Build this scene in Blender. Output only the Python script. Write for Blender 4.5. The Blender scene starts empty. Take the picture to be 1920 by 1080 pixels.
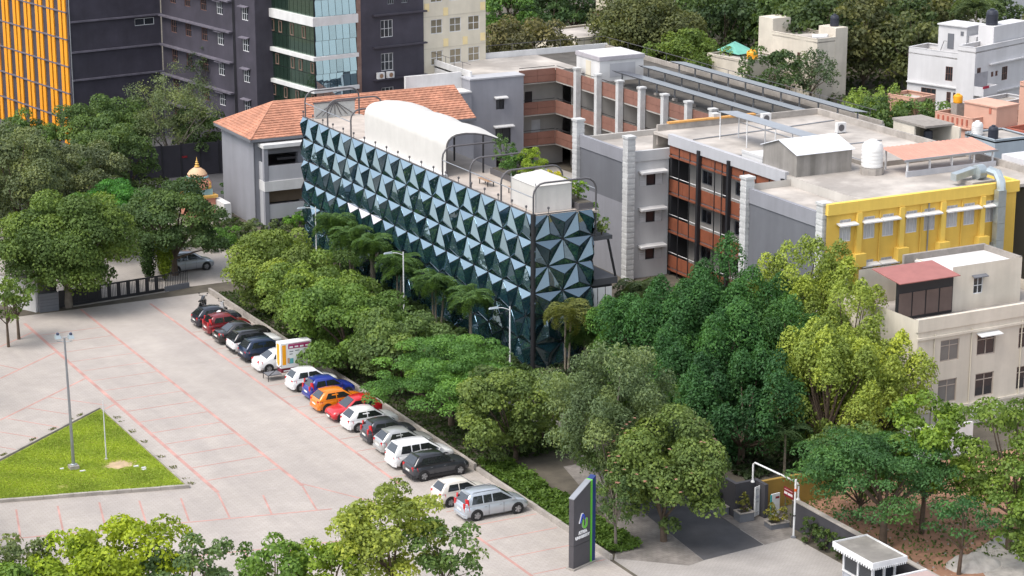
import bpy, math, random
import numpy as np
from mathutils import Vector

sc = bpy.context.scene
R = math.radians

# ------------------------------------------------------------------ camera
cd = bpy.data.cameras.new('camera'); cam = bpy.data.objects.new('camera', cd)
sc.collection.objects.link(cam); sc.camera = cam
cd.sensor_width = 36.0; cd.lens = 4210 / 1920 * 36
cd.clip_start = 1.0; cd.clip_end = 3000
CAMP = (0.0, 0.0, 50.0)
cam.location = CAMP
cam.rotation_euler = (math.pi/2 - math.atan(1140/4210), 0, -math.atan(2295/4363))

# ------------------------------------------------------------------ sky, sun, exposure
SUN_EL, SUN_AZ = R(58), R(262)        # azimuth clockwise from +Y
w = bpy.data.worlds.new('World'); sc.world = w; w.use_nodes = True
nt = w.node_tree; bg = nt.nodes['Background']
sky = nt.nodes.new('ShaderNodeTexSky'); sky.sky_type = 'NISHITA'; sky.sun_disc = False
sky.sun_elevation = SUN_EL; sky.sun_rotation = SUN_AZ
sky.air_density = 1.0; sky.dust_density = 4.0; sky.ozone_density = 1.0; sky.altitude = 900
hs = nt.nodes.new('ShaderNodeHueSaturation'); hs.inputs['Saturation'].default_value = 0.42   # milky, thinly overcast sky
nt.links.new(sky.outputs[0], hs.inputs['Color']); nt.links.new(hs.outputs[0], bg.inputs[0]); bg.inputs[1].default_value = 0.15
sd = bpy.data.lights.new('sun', 'SUN'); sd.energy = 1.3; sd.angle = R(28); sd.color = (1.0, 0.945, 0.875)
so = bpy.data.objects.new('sun', sd); sc.collection.objects.link(so)
sdir = Vector((math.sin(SUN_AZ)*math.cos(SUN_EL), math.cos(SUN_AZ)*math.cos(SUN_EL), math.sin(SUN_EL)))
so.rotation_euler = (-sdir).to_track_quat('-Z', 'Y').to_euler(); so.location = (0, 0, 120)
sc.view_settings.view_transform = 'Standard'; sc.view_settings.look = 'None'
sc.view_settings.exposure = 1.22; sc.view_settings.gamma = 1.0
sc.render.engine = 'CYCLES'
sc.cycles.max_bounces = 6; sc.cycles.transparent_max_bounces = 6

# ------------------------------------------------------------------ materials
MATS = {}
def mat(name, col, rough=0.8, var=0.12, scale=1.0, bump=0.0, bscale=20.0, metal=0.0, spec=0.4,
        stain=0.0, stain_scale=0.25, col2=None, streak=0.0):
    if name in MATS: return MATS[name]
    m = bpy.data.materials.new(name); m.use_nodes = True
    t = m.node_tree; N = t.nodes; L = t.links
    p = N['Principled BSDF']
    p.inputs['Roughness'].default_value = rough; p.inputs['Metallic'].default_value = metal
    p.inputs['Specular IOR Level'].default_value = spec
    tc = N.new('ShaderNodeTexCoord')
    def noise(s, detail=5.0, sz=None):
        n = N.new('ShaderNodeTexNoise'); n.inputs['Scale'].default_value = s; n.inputs['Detail'].default_value = detail
        n.inputs['Roughness'].default_value = 0.62
        if sz:
            mp = N.new('ShaderNodeMapping'); mp.inputs['Scale'].default_value = sz
            L.new(tc.outputs['Object'], mp.inputs['Vector']); L.new(mp.outputs[0], n.inputs['Vector'])
        else: L.new(tc.outputs['Object'], n.inputs['Vector'])
        return n
    def ramp(src, a, b, ca, cb):
        r = N.new('ShaderNodeValToRGB'); r.color_ramp.elements[0].position = a; r.color_ramp.elements[1].position = b
        r.color_ramp.elements[0].color = (*ca, 1); r.color_ramp.elements[1].color = (*cb, 1)
        L.new(src, r.inputs[0]); return r
    def mul(a, b, fac=1.0, typ='MULTIPLY'):
        x = N.new('ShaderNodeMix'); x.data_type = 'RGBA'; x.blend_type = typ; x.inputs[0].default_value = fac
        L.new(a, x.inputs[6]); L.new(b, x.inputs[7]); return x.outputs[2]
    c2 = col2 or tuple(c*(1+var) for c in col)
    c1 = tuple(c*(1-var) for c in col)
    out = ramp(noise(scale).outputs[0], 0.3, 0.7, c1, c2).outputs[0]
    if stain:
        s = ramp(noise(stain_scale, 8).outputs[0], 0.42, 0.68, (1-stain,)*3, (1.0, 1.0, 1.0))
        out = mul(out, s.outputs[0])
    if streak:
        s = ramp(noise(1.0, 6, (0.9, 0.9, 0.07)).outputs[0], 0.35, 0.70, (1-streak*1.3, 1-streak*1.3, 1-streak*1.35), (1, 1, 1))
        out = mul(out, s.outputs[0])
    L.new(out, p.inputs['Base Color'])
    if bump:
        b = N.new('ShaderNodeBump'); b.inputs['Strength'].default_value = bump; b.inputs['Distance'].default_value = 0.03
        L.new(noise(bscale).outputs[0], b.inputs['Height']); L.new(b.outputs[0], p.inputs['Normal'])
    MATS[name] = m
    return m

def glass_mat(name, tint, body, f0=0.3, rough=0.02, ior=None):
    m = bpy.data.materials.new(name); m.use_nodes = True; t = m.node_tree; N = t.nodes; L = t.links
    p = N['Principled BSDF']; p.inputs['Base Color'].default_value = (*body, 1); p.inputs['Roughness'].default_value = 0.25
    g = N.new('ShaderNodeBsdfGlossy'); g.inputs['Color'].default_value = (*tint, 1); g.inputs['Roughness'].default_value = rough
    lw = N.new('ShaderNodeLayerWeight'); lw.inputs[0].default_value = 0.35
    mr = N.new('ShaderNodeMapRange'); mr.inputs[3].default_value = f0; mr.inputs[4].default_value = 0.95
    L.new(lw.outputs['Facing'], mr.inputs[0])
    fac = mr.outputs[0]
    if ior:
        fn = N.new('ShaderNodeFresnel'); fn.inputs[0].default_value = ior; fac = fn.outputs[0]
    x = N.new('ShaderNodeMixShader'); L.new(fac, x.inputs[0]); L.new(p.outputs[0], x.inputs[1]); L.new(g.outputs[0], x.inputs[2])
    nz = N.new('ShaderNodeTexNoise'); nz.inputs['Scale'].default_value = 0.9
    bp = N.new('ShaderNodeBump'); bp.inputs['Strength'].default_value = 0.05; bp.inputs['Distance'].default_value = 0.05
    tc = N.new('ShaderNodeTexCoord'); L.new(tc.outputs['Object'], nz.inputs['Vector'])
    L.new(nz.outputs[0], bp.inputs['Height']); L.new(bp.outputs[0], g.inputs['Normal'])
    L.new(x.outputs[0], N['Material Output'].inputs[0])
    MATS[name] = m
    return m

def paint_mat(name, col, metal=0.0, rough=0.3):
    if name in MATS: return MATS[name]
    m = mat(name, col, rough, 0.04, 3.0, metal=metal, spec=0.5)
    p = m.node_tree.nodes['Principled BSDF']
    p.inputs['Coat Weight'].default_value = 0.8; p.inputs['Coat Roughness'].default_value = 0.06
    return m

def leaf_mat():
    m = bpy.data.materials.new('leaf'); m.use_nodes = True; t = m.node_tree; N = t.nodes; L = t.links
    p = N['Principled BSDF']; p.inputs['Roughness'].default_value = 0.6; p.inputs['Specular IOR Level'].default_value = 0.25
    oi = N.new('ShaderNodeObjectInfo'); at = N.new('ShaderNodeAttribute'); at.attribute_name = 'tone'
    r = N.new('ShaderNodeValToRGB'); e = r.color_ramp.elements
    e[0].position = 0.0; e[0].color = (0.50, 0.56, 0.50, 1); e[1].position = 1.0; e[1].color = (1.85, 1.7, 1.1, 1)
    k = e.new(0.5); k.color = (1.12, 1.15, 1.0, 1)
    L.new(at.outputs['Fac'], r.inputs[0])
    x = N.new('ShaderNodeMix'); x.data_type = 'RGBA'; x.blend_type = 'MULTIPLY'; x.inputs[0].default_value = 1.0
    L.new(oi.outputs['Color'], x.inputs[6]); L.new(r.outputs[0], x.inputs[7])
    L.new(x.outputs[2], p.inputs['Base Color'])
    tr = N.new('ShaderNodeBsdfTranslucent')
    h = N.new('ShaderNodeMix'); h.data_type = 'RGBA'; h.blend_type = 'MULTIPLY'; h.inputs[0].default_value = 1.0
    h.inputs[7].default_value = (1.25, 1.25, 0.6, 1); L.new(x.outputs[2], h.inputs[6]); L.new(h.outputs[2], tr.inputs[0])
    mx = N.new('ShaderNodeMixShader'); mx.inputs[0].default_value = 0.35
    L.new(p.outputs[0], mx.inputs[1]); L.new(tr.outputs[0], mx.inputs[2]); L.new(mx.outputs[0], N['Material Output'].inputs[0])
    MATS['leaf'] = m
    return m
LEAF = leaf_mat()

# ------------------------------------------------------------------ mesh helpers
COL = sc.collection
class Fr:
    """wall frame: starts at plan point P, runs along t; u along, d outward, z up"""
    def __init__(s, P, Q=None, t=None):
        s.P = P
        if Q is not None:
            l = math.hypot(Q[0]-P[0], Q[1]-P[1]); t = ((Q[0]-P[0])/l, (Q[1]-P[1])/l); s.L = l
        s.t = t; s.n = (t[1], -t[0])
    def __call__(s, u, d, z):
        return (s.P[0]+s.t[0]*u+s.n[0]*d, s.P[1]+s.t[1]*u+s.n[1]*d, z)
WORLD = Fr((0, 0), t=(1, 0))           # note: d runs to -Y

class MB:
    def __init__(s): s.v = []; s.f = []
    def add(s, vs, fs):
        k = len(s.v); s.v += vs; s.f += [tuple(i+k for i in f) for f in fs]; return s
    def box(s, x0, y0, z0, x1, y1, z1):
        vs = [(x0,y0,z0),(x1,y0,z0),(x1,y1,z0),(x0,y1,z0),(x0,y0,z1),(x1,y0,z1),(x1,y1,z1),(x0,y1,z1)]
        return s.add(vs, [(0,3,2,1),(4,5,6,7),(0,1,5,4),(1,2,6,5),(2,3,7,6),(3,0,4,7)])
    def wb(s, fr, u0, u1, d0, d1, z0, z1):
        vs = [fr(u0,d1,z0),fr(u1,d1,z0),fr(u1,d0,z0),fr(u0,d0,z0),fr(u0,d1,z1),fr(u1,d1,z1),fr(u1,d0,z1),fr(u0,d0,z1)]
        return s.add(vs, [(0,3,2,1),(4,5,6,7),(0,1,5,4),(1,2,6,5),(2,3,7,6),(3,0,4,7)])
    def hexa(s, lo, hi):
        return s.add(list(lo)+list(hi), [(0,3,2,1),(4,5,6,7),(0,1,5,4),(1,2,6,5),(2,3,7,6),(3,0,4,7)])
    def quad(s, *p): return s.add(list(p), [tuple(range(len(p)))])
    def prism(s, poly, z0, z1):
        n = len(poly)
        vs = [(x, y, z0) for x, y in poly] + [(x, y, z1) for x, y in poly]
        fs = [tuple(range(n-1, -1, -1)), tuple(range(n, 2*n))] + [(i, (i+1) % n, n+(i+1) % n, n+i) for i in range(n)]
        return s.add(vs, fs)
    def tube(s, path, r, n=8, r1=None, cap=True):
        k = len(s.v); m = len(path); P = [Vector(p) for p in path]; nrm = None
        for i, p in enumerate(P):
            d = (P[min(i+1, m-1)]-P[max(i-1, 0)]).normalized()
            if nrm is None:
                a = Vector((0, 0, 1)) if abs(d.z) < 0.9 else Vector((1, 0, 0))
                nrm = d.cross(a).normalized()
            else:
                nrm = (nrm-d*nrm.dot(d)).normalized()
            b = d.cross(nrm)
            rr = r if r1 is None else r+(r1-r)*i/(m-1)
            for j in range(n):
                a = 2*math.pi*j/n
                q = p+(nrm*math.cos(a)+b*math.sin(a))*rr
                s.v.append(tuple(q))
        for i in range(m-1):
            for j in range(n):
                a, b = k+i*n+j, k+i*n+(j+1) % n
                s.f.append((a, b, b+n, a+n))
        if cap:
            s.f.append(tuple(k+j for j in range(n-1, -1, -1))); s.f.append(tuple(k+(m-1)*n+j for j in range(n)))
        return s
    def lathe(s, prof, c, n=16, axis='z'):
        k = len(s.v); m = len(prof)
        for r, h in prof:
            for j in range(n):
                a = 2*math.pi*j/n; x, y = r*math.cos(a), r*math.sin(a)
                s.v.append((c[0]+x, c[1]+y, c[2]+h) if axis == 'z' else ((c[0]+x, c[1]+h, c[2]+y) if axis == 'y' else (c[0]+h, c[1]+x, c[2]+y)))
        for i in range(m-1):
            for j in range(n):
                a, b = k+i*n+j, k+i*n+(j+1) % n
                s.f.append((a, b, b+n, a+n) if axis != 'y' else (a, a+n, b+n, b))
        s.f.append(tuple(k+j for j in range(n-1, -1, -1))); s.f.append(tuple(k+(m-1)*n+j for j in range(n)))
        return s
    def wall(s, fr, u0, u1, z0, z1, ops=(), depth=0.14, d=0.0):
        us = sorted({u0, u1, *[o[0] for o in ops], *[o[1] for o in ops]}); zs = sorted({z0, z1, *[o[2] for o in ops], *[o[3] for o in ops]})
        for a, b in zip(us, us[1:]):
            for c, e in zip(zs, zs[1:]):
                mu, mz = (a+b)/2, (c+e)/2
                if any(o[0] < mu < o[1] and o[2] < mz < o[3] for o in ops): continue
                s.quad(fr(a,d,c), fr(b,d,c), fr(b,d,e), fr(a,d,e))
        for a, b, c, e in [o[:4] for o in ops]:
            D = d-depth
            s.quad(fr(a,d,c), fr(a,d,e), fr(a,D,e), fr(a,D,c)); s.quad(fr(b,d,c), fr(b,D,c), fr(b,D,e), fr(b,d,e))
            s.quad(fr(a,d,c), fr(a,D,c), fr(b,D,c), fr(b,d,c)); s.quad(fr(a,d,e), fr(b,d,e), fr(b,D,e), fr(a,D,e))
        return s
    def mesh(s, name, base=(0, 0, 0), smooth=None):
        me = bpy.data.meshes.new(name)
        bx, by, bz = base
        me.from_pydata([(x-bx, y-by, z-bz) for x, y, z in s.v], [], s.f)
        if smooth is not None:
            me.shade_smooth()
            me.set_sharp_from_angle(angle=R(smooth))
        me.update()
        return me

def link(name, me, m=None, parent=None):
    o = bpy.data.objects.new(name, me); COL.objects.link(o)
    if parent is not None: o.parent = parent
    if me is not None and m is not None and not me.materials: me.materials.append(m)
    return o
def tag(o, label=None, cat=None, group=None, kind=None):
    if label: o['label'] = label
    if cat: o['category'] = cat
    if group: o['group'] = group
    if kind: o['kind'] = kind
    return o
class Thing:
    def __init__(s, name, label, cat, base=(0, 0, 0), group=None, rz=0.0):
        s.base = base; s.o = bpy.data.objects.new(name, None); COL.objects.link(s.o)
        s.o.location = base; s.o.rotation_euler = (0, 0, rz); s.o.empty_display_size = 0.2
        tag(s.o, label, cat, group)
    def part(s, name, mb, m, parent=None, smooth=None, label=None, kind=None):
        o = link(name, mb.mesh(name, s.base, smooth), m, parent or s.o)
        return tag(o, label, kind=kind)
def local_thing(name, label, cat, loc, rz=0.0, group=None):
    t = Thing(name, label, cat, (0, 0, 0), group, rz); t.o.location = loc; return t
def solo(name, mb, m, label, cat, base=(0, 0, 0), group=None, smooth=None):
    o = link(name, mb.mesh(name, base, smooth), m); o.location = base
    return tag(o, label, cat, group)
def struct(name, mb, m, parent=None):
    o = link(name, mb.mesh(name), m, parent)
    if parent is None: o['kind'] = 'structure'
    return o
def copy_tree(o, parent=None):
    c = o.copy(); COL.objects.link(c); c.parent = parent
    for ch in list(o.children): copy_tree(ch, c)
    return c

M_GLASSD = glass_mat('dark_window_glass', (0.8, 0.85, 0.9), (0.022, 0.026, 0.032), 0.05, ior=1.4)
M_FRAMEW = mat('white_window_frame', (0.62, 0.62, 0.62), 0.5)
M_FRAMEB = mat('brown_window_frame', (0.16, 0.08, 0.06), 0.5)
M_BLACK = mat('black_metal', (0.02, 0.02, 0.023), 0.45)
M_STEEL = mat('grey_steel', (0.32, 0.33, 0.35), 0.4, metal=0.6)
M_PIPE = mat('dark_grey_pipe', (0.09, 0.085, 0.09), 0.5)
M_WHITE = mat('white_painted_plaster', (0.66, 0.65, 0.64), 0.85, 0.05, 1.2, stain=0.10, streak=0.10)

def window(T, fr, u0, u1, z0, z1, nx=2, nz=1, fm=None, gm=None, d=-0.12, fw=0.06, parent=None, transom=None):
    """frame bars and a pane behind them, set inside a reveal"""
    fm = fm or M_FRAMEW; gm = gm or M_GLASSD
    b = MB()
    b.wb(fr, u0, u0+fw, d, d+.07, z0, z1); b.wb(fr, u1-fw, u1, d, d+.07, z0, z1)
    b.wb(fr, u0+fw, u1-fw, d, d+.07, z0, z0+fw); b.wb(fr, u0+fw, u1-fw, d, d+.07, z1-fw, z1)
    for i in range(1, nx):
        u = u0+(u1-u0)*i/nx; b.wb(fr, u-fw*.4, u+fw*.4, d, d+.06, z0+fw, z1-fw)
    zb = [z0+(z1-z0)*i/nz for i in range(1, nz)] if transom is None else [z0+(z1-z0)*transom]
    for z in zb: b.wb(fr, u0+fw, u1-fw, d, d+.055, z-fw*.4, z+fw*.4)
    o = T.part('window', b, fm, parent)
    if parent is None: T.part('pane', MB().wb(fr, u0+.01, u1-.01, d-.04, d+.02, z0+.01, z1-.01), gm, o)
    else: T.part('pane', MB().wb(fr, u0+.01, u1-.01, d-.04, d+.02, z0+.01, z1-.01), gm, parent)
    return o
def awning(T, fr, u0, u1, z, out=0.6, th=0.10, m=None, slope=0.10):
    b = MB(); lo = [fr(u0,out,z-slope), fr(u1,out,z-slope), fr(u1,.003,z), fr(u0,.003,z)]
    hi = [(x, y, q+th) for x, y, q in lo]
    b.hexa(lo, hi)
    return T.part('sunshade', b, m or M_WHITE)
# ------------------------------------------------------------------ ground, car park, roads
rng = random.Random(7)
M_EARTH = mat('dark_soil', (0.088, 0.076, 0.058), 0.95, 0.35, 0.6, 0.5, 8)
M_CONC = mat('concrete_pavers', (0.43, 0.388, 0.352), 0.85, 0.06, 0.35, 0.25, 14, stain=0.10, stain_scale=0.09)
def paver_detail(m, bw=0.42, bh=0.21):
    t = m.node_tree; N = t.nodes; L = t.links; p = N['Principled BSDF']
    src = p.inputs['Base Color'].links[0].from_socket
    tc = N.new('ShaderNodeTexCoord'); b = N.new('ShaderNodeTexBrick')
    b.inputs['Scale'].default_value = 1.0; b.inputs['Brick Width'].default_value = bw; b.inputs['Row Height'].default_value = bh
    b.inputs['Mortar Size'].default_value = 0.012
    b.inputs['Color1'].default_value = (1, 1, 1, 1); b.inputs['Color2'].default_value = (0.93, 0.93, 0.92, 1); b.inputs['Mortar'].default_value = (0.74, 0.72, 0.70, 1)
    L.new(tc.outputs['Object'], b.inputs['Vector'])
    x = N.new('ShaderNodeMix'); x.data_type = 'RGBA'; x.blend_type = 'MULTIPLY'; x.inputs[0].default_value = 1.0
    L.new(src, x.inputs[6]); L.new(b.outputs[0], x.inputs[7]); L.new(x.outputs[2], p.inputs['Base Color'])
def drag(m, amt, sz):
    """long polished wheel streaks along the driving direction"""
    t = m.node_tree; N = t.nodes; L = t.links; p = N['Principled BSDF']; src = p.inputs['Base Color'].links[0].from_socket
    tc = N.new('ShaderNodeTexCoord'); mp = N.new('ShaderNodeMapping'); mp.inputs['Scale'].default_value = sz
    n = N.new('ShaderNodeTexNoise'); n.inputs['Scale'].default_value = 1.0; n.inputs['Detail'].default_value = 7; n.inputs['Roughness'].default_value = .6
    r = N.new('ShaderNodeValToRGB'); r.color_ramp.elements[0].position = .36; r.color_ramp.elements[1].position = .6
    r.color_ramp.elements[0].color = (1-amt, 1-amt, 1-amt*.9, 1); r.color_ramp.elements[1].color = (1, 1, 1, 1)
    x = N.new('ShaderNodeMix'); x.data_type = 'RGBA'; x.blend_type = 'MULTIPLY'; x.inputs[0].default_value = 1.0
    L.new(tc.outputs['Object'], mp.inputs[0]); L.new(mp.outputs[0], n.inputs['Vector']); L.new(n.outputs[0], r.inputs[0]); L.new(src, x.inputs[6]); L.new(r.outputs[0], x.inputs[7]); L.new(x.outputs[2], p.inputs['Base Color'])
paver_detail(M_CONC); drag(M_CONC, .10, (.55, .035, 1)); drag(M_CONC, .05, (.8, .8, 1))
M_ROAD = mat('worn_concrete_road', (0.36, 0.335, 0.315), 0.88, 0.08, 0.5, 0.2, 18, stain=0.22, stain_scale=0.16)
paver_detail(M_ROAD, 0.30, 0.15)
M_ASPH = mat('asphalt', (0.085, 0.083, 0.088), 0.9, 0.15, 0.7, 0.4, 30, stain=0.2)
M_RED = mat('faded_red_paint', (0.465, 0.265, 0.23), 0.8, 0.14, 0.5, stain=0.18, stain_scale=0.5)
M_KERB = mat('kerb_concrete', (0.38, 0.345, 0.31), 0.9, 0.1, 1.5, 0.3, 12, stain=0.25, stain_scale=0.8)
M_PAVE = mat('cobbled_sidewalk', (0.25, 0.225, 0.205), 0.9, 0.16, 1.3, 0.4, 8, stain=0.35, stain_scale=0.9)
paver_detail(M_PAVE, 0.36, 0.3)
M_REDSOIL = mat('red_laterite', (0.36, 0.195, 0.125), 0.95, 0.25, 0.7, 0.6, 5, stain=0.2)
M_RUBBLE = mat('grey_rubble_ground', (0.40, 0.37, 0.34), 0.95, 0.25, 1.4, 0.6, 9)
M_LAWN = mat('lawn_soil', (0.24, 0.25, 0.05), 0.95, 0.25, 0.8, 0.5, 20)

struct('ground', MB().box(-1500, -800, -2.0, 2000, 3000, 0.0), M_EARTH)
park = struct('car_park', MB().box(-40, 40, -0.3, 62.5, 174.2, 0.006), M_CONC)
struct('road', MB().prism([(62.7, 40), (110, 40), (96, 70), (76.9, 88), (74.9, 92), (74.3, 98.0), (74.2, 104.3), (73.6, 106.1), (66, 111), (62.75, 106.4)], -0.3, 0.006), M_ROAD)
struct('ramp', MB().prism([(67.4, 103.9), (71.9, 104.3), (72.3, 112.5), (71.95, 122), (69.6, 122), (68.1, 110.4)], -0.3, 0.011), M_ASPH)
struct('sidewalk', MB().prism([(63.0, 106.5), (66.2, 103.6), (67.38, 103.88), (68.08, 110.4), (69.55, 122), (68.0, 122), (65.6, 111.5)], -0.3, 0.010), M_PAVE)
struct('sidewalk', MB().prism([(71.95, 104.28), (74.2, 104.5), (74.95, 105.5), (74.95, 108.9), (72.8, 109.0), (72.8, 122), (72.0, 122), (72.35, 112.5)], -0.3, 0.0105), M_PAVE)
struct('path', MB().box(70.0, 122, -0.2, 72.2, 190, 0.012), mat('garden_path', (0.26, 0.235, 0.21), 0.9, 0.15, 1.0, 0.2, stain=0.3))
struct('red_soil_site', MB().prism([(75.3, 60), (130, 60), (130, 108), (84, 112), (77.6, 109), (75.3, 105)], -0.3, 0.008), M_REDSOIL)
struct('rubble_patch', MB().prism([(77.6, 88), (90, 84), (110, 92), (104, 103), (90, 101), (82, 97.5)], -0.3, 0.014), M_RUBBLE)
struct('courtyard', MB().box(82.5, 171.5, -0.2, 113, 205, 0.012), mat('courtyard_paving', (0.3, 0.28, 0.26), 0.9, 0.1, 0.5))
struct('forecourt', MB().prism([(48.5, 176.6), (66, 176.6), (72, 194), (72, 206), (50, 206), (40, 190)], -0.3, 0.009), M_CONC)
struct('back_street', MB().prism([(44, 208), (80, 206), (90, 300), (30, 300)], -0.2, 0.007), M_ASPH)

# painted lines, each a part of the car park
def stripe(a, b, wd=0.13, z=0.006):
    dx, dy = b[0]-a[0], b[1]-a[1]; l = math.hypot(dx, dy); nx, ny = -dy/l*wd/2, dx/l*wd/2
    m = MB().hexa([(a[0]+nx, a[1]+ny, z-.02), (a[0]-nx, a[1]-ny, z-.02), (b[0]-nx, b[1]-ny, z-.02), (b[0]+nx, b[1]+ny, z-.02)][::-1],
                  [(a[0]+nx, a[1]+ny, z+.005), (a[0]-nx, a[1]-ny, z+.005), (b[0]-nx, b[1]-ny, z+.005), (b[0]+nx, b[1]+ny, z+.005)][::-1])
    struct('painted_line', m, M_RED, park)
E2 = 0.0
stripe((57.05, 124.0), (57.05, 173), 0.2); stripe((51.4, 126.6), (51.4, 174), 0.22); stripe((46.15, 128.0), (46.15, 172), 0.26)
stripe((57.3, 113.5), (57.35, 90), 0.2)
for y in (112.55, 109.65, 106.7, 115.2, 118.1): stripe((57.5, y), (62.3, y), 0.10)
for y in (121.0, 125.4, 128.4, 131.1, 133.9, 136.6, 139.0, 141.7, 144.3, 147.4, 152.6, 155.2, 158.0, 160.7, 163.3): stripe((57.2, y), (62.4, y), 0.08)
for y in (130.4, 133.15, 135.9, 138.5, 141.17, 143.8, 146.5, 149.2, 151.9, 154.6, 157.3, 160.0, 162.7, 165.4, 168.1): stripe((46.32, y), (51.25, y), 0.09 if y > 147 else 0.12)
stripe((40.39, 158.33), (45.98, 162.95), 0.17); stripe((37.77, 148.76), (45.98, 155.4), 0.17); stripe((45.08, 147.74), (46.0, 148.5), 0.17)
stripe((42.3, 160.0), (40.9, 162.4), 0.11, 0.0062); stripe((41.6, 165.6), (45.95, 169.2), 0.15)
for a, b in (((42.31, 152.25), (45.42, 148.52)), ((40.26, 150.55), (42.45, 147.77)), ((38.36, 148.85), (41.09, 145.18)), ((37.08, 146.25), (39.13, 143.64)), ((36.24, 143.17), (37.3, 141.75))):
    stripe(a, b, 0.10, 0.0062)
stripe((20, 129.0), (51.4, 121.9), 0.15)
for a, b in (((33.92, 131.0), (32.85, 126.25)), ((36.4, 130.4), (35.34, 125.65)), ((38.9, 129.8), (37.82, 125.1)), ((41.22, 128.9), (40.24, 124.55)), ((43.7, 128.1), (42.77, 124.0)), ((46.1, 127.9), (45.21, 123.45)), ((48.51, 126.2), (47.75, 122.85)), ((51.35, 126.5), (50.5, 122.2)), ((51.5, 127.0), (54.6, 121.2))):
    stripe(a, b, 0.12, 0.0063)
stripe((40.5, 118.6), (50, 116.6), 0.12, 0.0064)
for x in (41.4, 43.95, 46.5, 49.0): stripe((x, 118.4-(x-40.5)*.2), (x-.25, 115.0), 0.11, 0.0058)

# kerbs built of single stones
def kerb_run(name, pts, wd, ht, step, m, z0=-0.1, setback=0.0):
    for a, b in zip(pts, pts[1:]):
        fr = Fr(a, b); n = max(1, round(fr.L/step)); s = fr.L/n
        for i in range(n):
            dz = rng.uniform(-.012, .012); dd = rng.uniform(-.012, .012)
            struct('kerb_stone', MB().wb(fr, i*s+.008, (i+1)*s-.008, -wd/2+dd, wd/2+dd, z0, ht+dz), m, name)
kb = struct('kerb', MB().box(62.56, 106.6, -0.1, 62.66, 173.9, 0.05), M_EARTH)
kerb_run(kb, [(62.62, 174), (62.62, 124.2)], 0.22, 0.42, 1.2, M_KERB)
kerb_run(kb, [(62.62, 123.9), (62.62, 106.5)], 0.22, 0.30, 1.0, M_KERB)

# triangular lawn
lawn = struct('lawn', MB().prism([(44.67, 129.82), (44.67, 147.6), (28.3, 134.2)], -0.2, 0.12), M_LAWN)
bp = [(42.2+(1.15+.35*math.sin(i*2.1)+.2*math.sin(i*3.7))*math.cos(i*math.pi/9), 135.75+(.85+.25*math.sin(i*1.7))*math.sin(i*math.pi/9)) for i in range(18)]
struct('bare_patch', MB().prism(bp, 0.0, 0.126), mat('bare_tan_soil', (.42, .31, .19), .95, .2, 2.0, .4, 10), lawn)
lk = struct('lawn_kerb', MB().prism([(44.7, 129.76), (44.7, 147.7), (28.1, 134.17)], -0.2, 0.03), M_KERB)
kerb_run(lk, [(44.75, 147.85), (44.75, 129.78)], 0.16, 0.2, 0.9, M_KERB)
kerb_run(lk, [(44.83, 129.66), (28.0, 134.1)], 0.24, 0.22, 0.9, M_KERB)
kerb_run(lk, [(28.1, 134.35), (44.64, 147.8)], 0.16, 0.2, 0.9, M_KERB)
# ------------------------------------------------------------------ faceted glass building
GX, GY0, GY1, GX1, GH, NR = 76.33, 141.7, 185.8, 81.3, 11.9, 6
M_FACET = glass_mat('coated_blue_glass', (0.46, 0.585, 0.68), (0.010, 0.034, 0.048), 0.23, 0.015)
M_MULL = mat('dark_mullion', (0.035, 0.035, 0.04), 0.5)
M_DECK = mat('terrace_deck', (0.47, 0.41, 0.36), 0.85, 0.08, 1.0, stain=0.2)
M_FABRIC = mat('white_tent_fabric', (0.55, 0.53, 0.50), 0.75, 0.03, 1.0, stain=0.06, stain_scale=0.6, streak=0.05)
GB = Thing('glass_building', 'office block wrapped in folded blue-green glass facets with a roof terrace', 'building', (78.8, 163, 0))
GB.part('core', MB().box(GX+.25, GY0+.25, 0.0, GX1-.1, GY1-.05, 11.55), mat('core_black', (0.02, 0.022, 0.025), 0.7))
GB.part('roof_deck', MB().box(GX+.12, GY0+.12, 11.56, GX1+.6, GY1-.1, 11.72), M_DECK)
def facets(fr, L, nc, half0):
    """triangles of a folded facade: per row, pyramids alternately pointing down (tip T) and up (tip B)"""
    wd = L/nc; rh = GH/NR; out = []
    def P(k, d, z): return fr(min(max(k*wd, 0), L), d, z)
    for r in range(NR):
        z1 = GH-r*rh; z0 = z1-rh; off = 0.5 if (r % 2 == 0) == half0 else 0.0
        k = -1.0+off
        while k < nc+1:
            a, b, c, e = k, k+1, k+.5, k+1.5
            T = lambda: P(c, .30, z1-.34*rh)
            tri = [(P(a,0,z1), T(), P(b,0,z1)), (P(a,0,z1), P(c,0,z0), T()), (P(c,0,z0), P(b,0,z1), T())]
            B = P(b, .30, z0+.28*rh)
            tri += [(P(c,0,z0), P(e,0,z0), B), (P(b,0,z1), P(c,0,z0), B), (P(b,0,z1), B, P(e,0,z0))]
            for t in tri:
                v = [Vector(p) for p in t]; n = (v[1]-v[0]).cross(v[2]-v[0])
                if n.length/2 > 0.12: out.append((v, n))
            k += 1
    return out
FL = Fr((GX, GY1), (GX, GY0)); FE = Fr((GX, GY0), (GX1, GY0))
tris = [(v, n, FL) for v, n in facets(FL, FL.L, 18, True)] + [(v, n, FE) for v, n in facets(FE, FE.L, 2, True)]
back, panes = MB(), []
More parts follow.
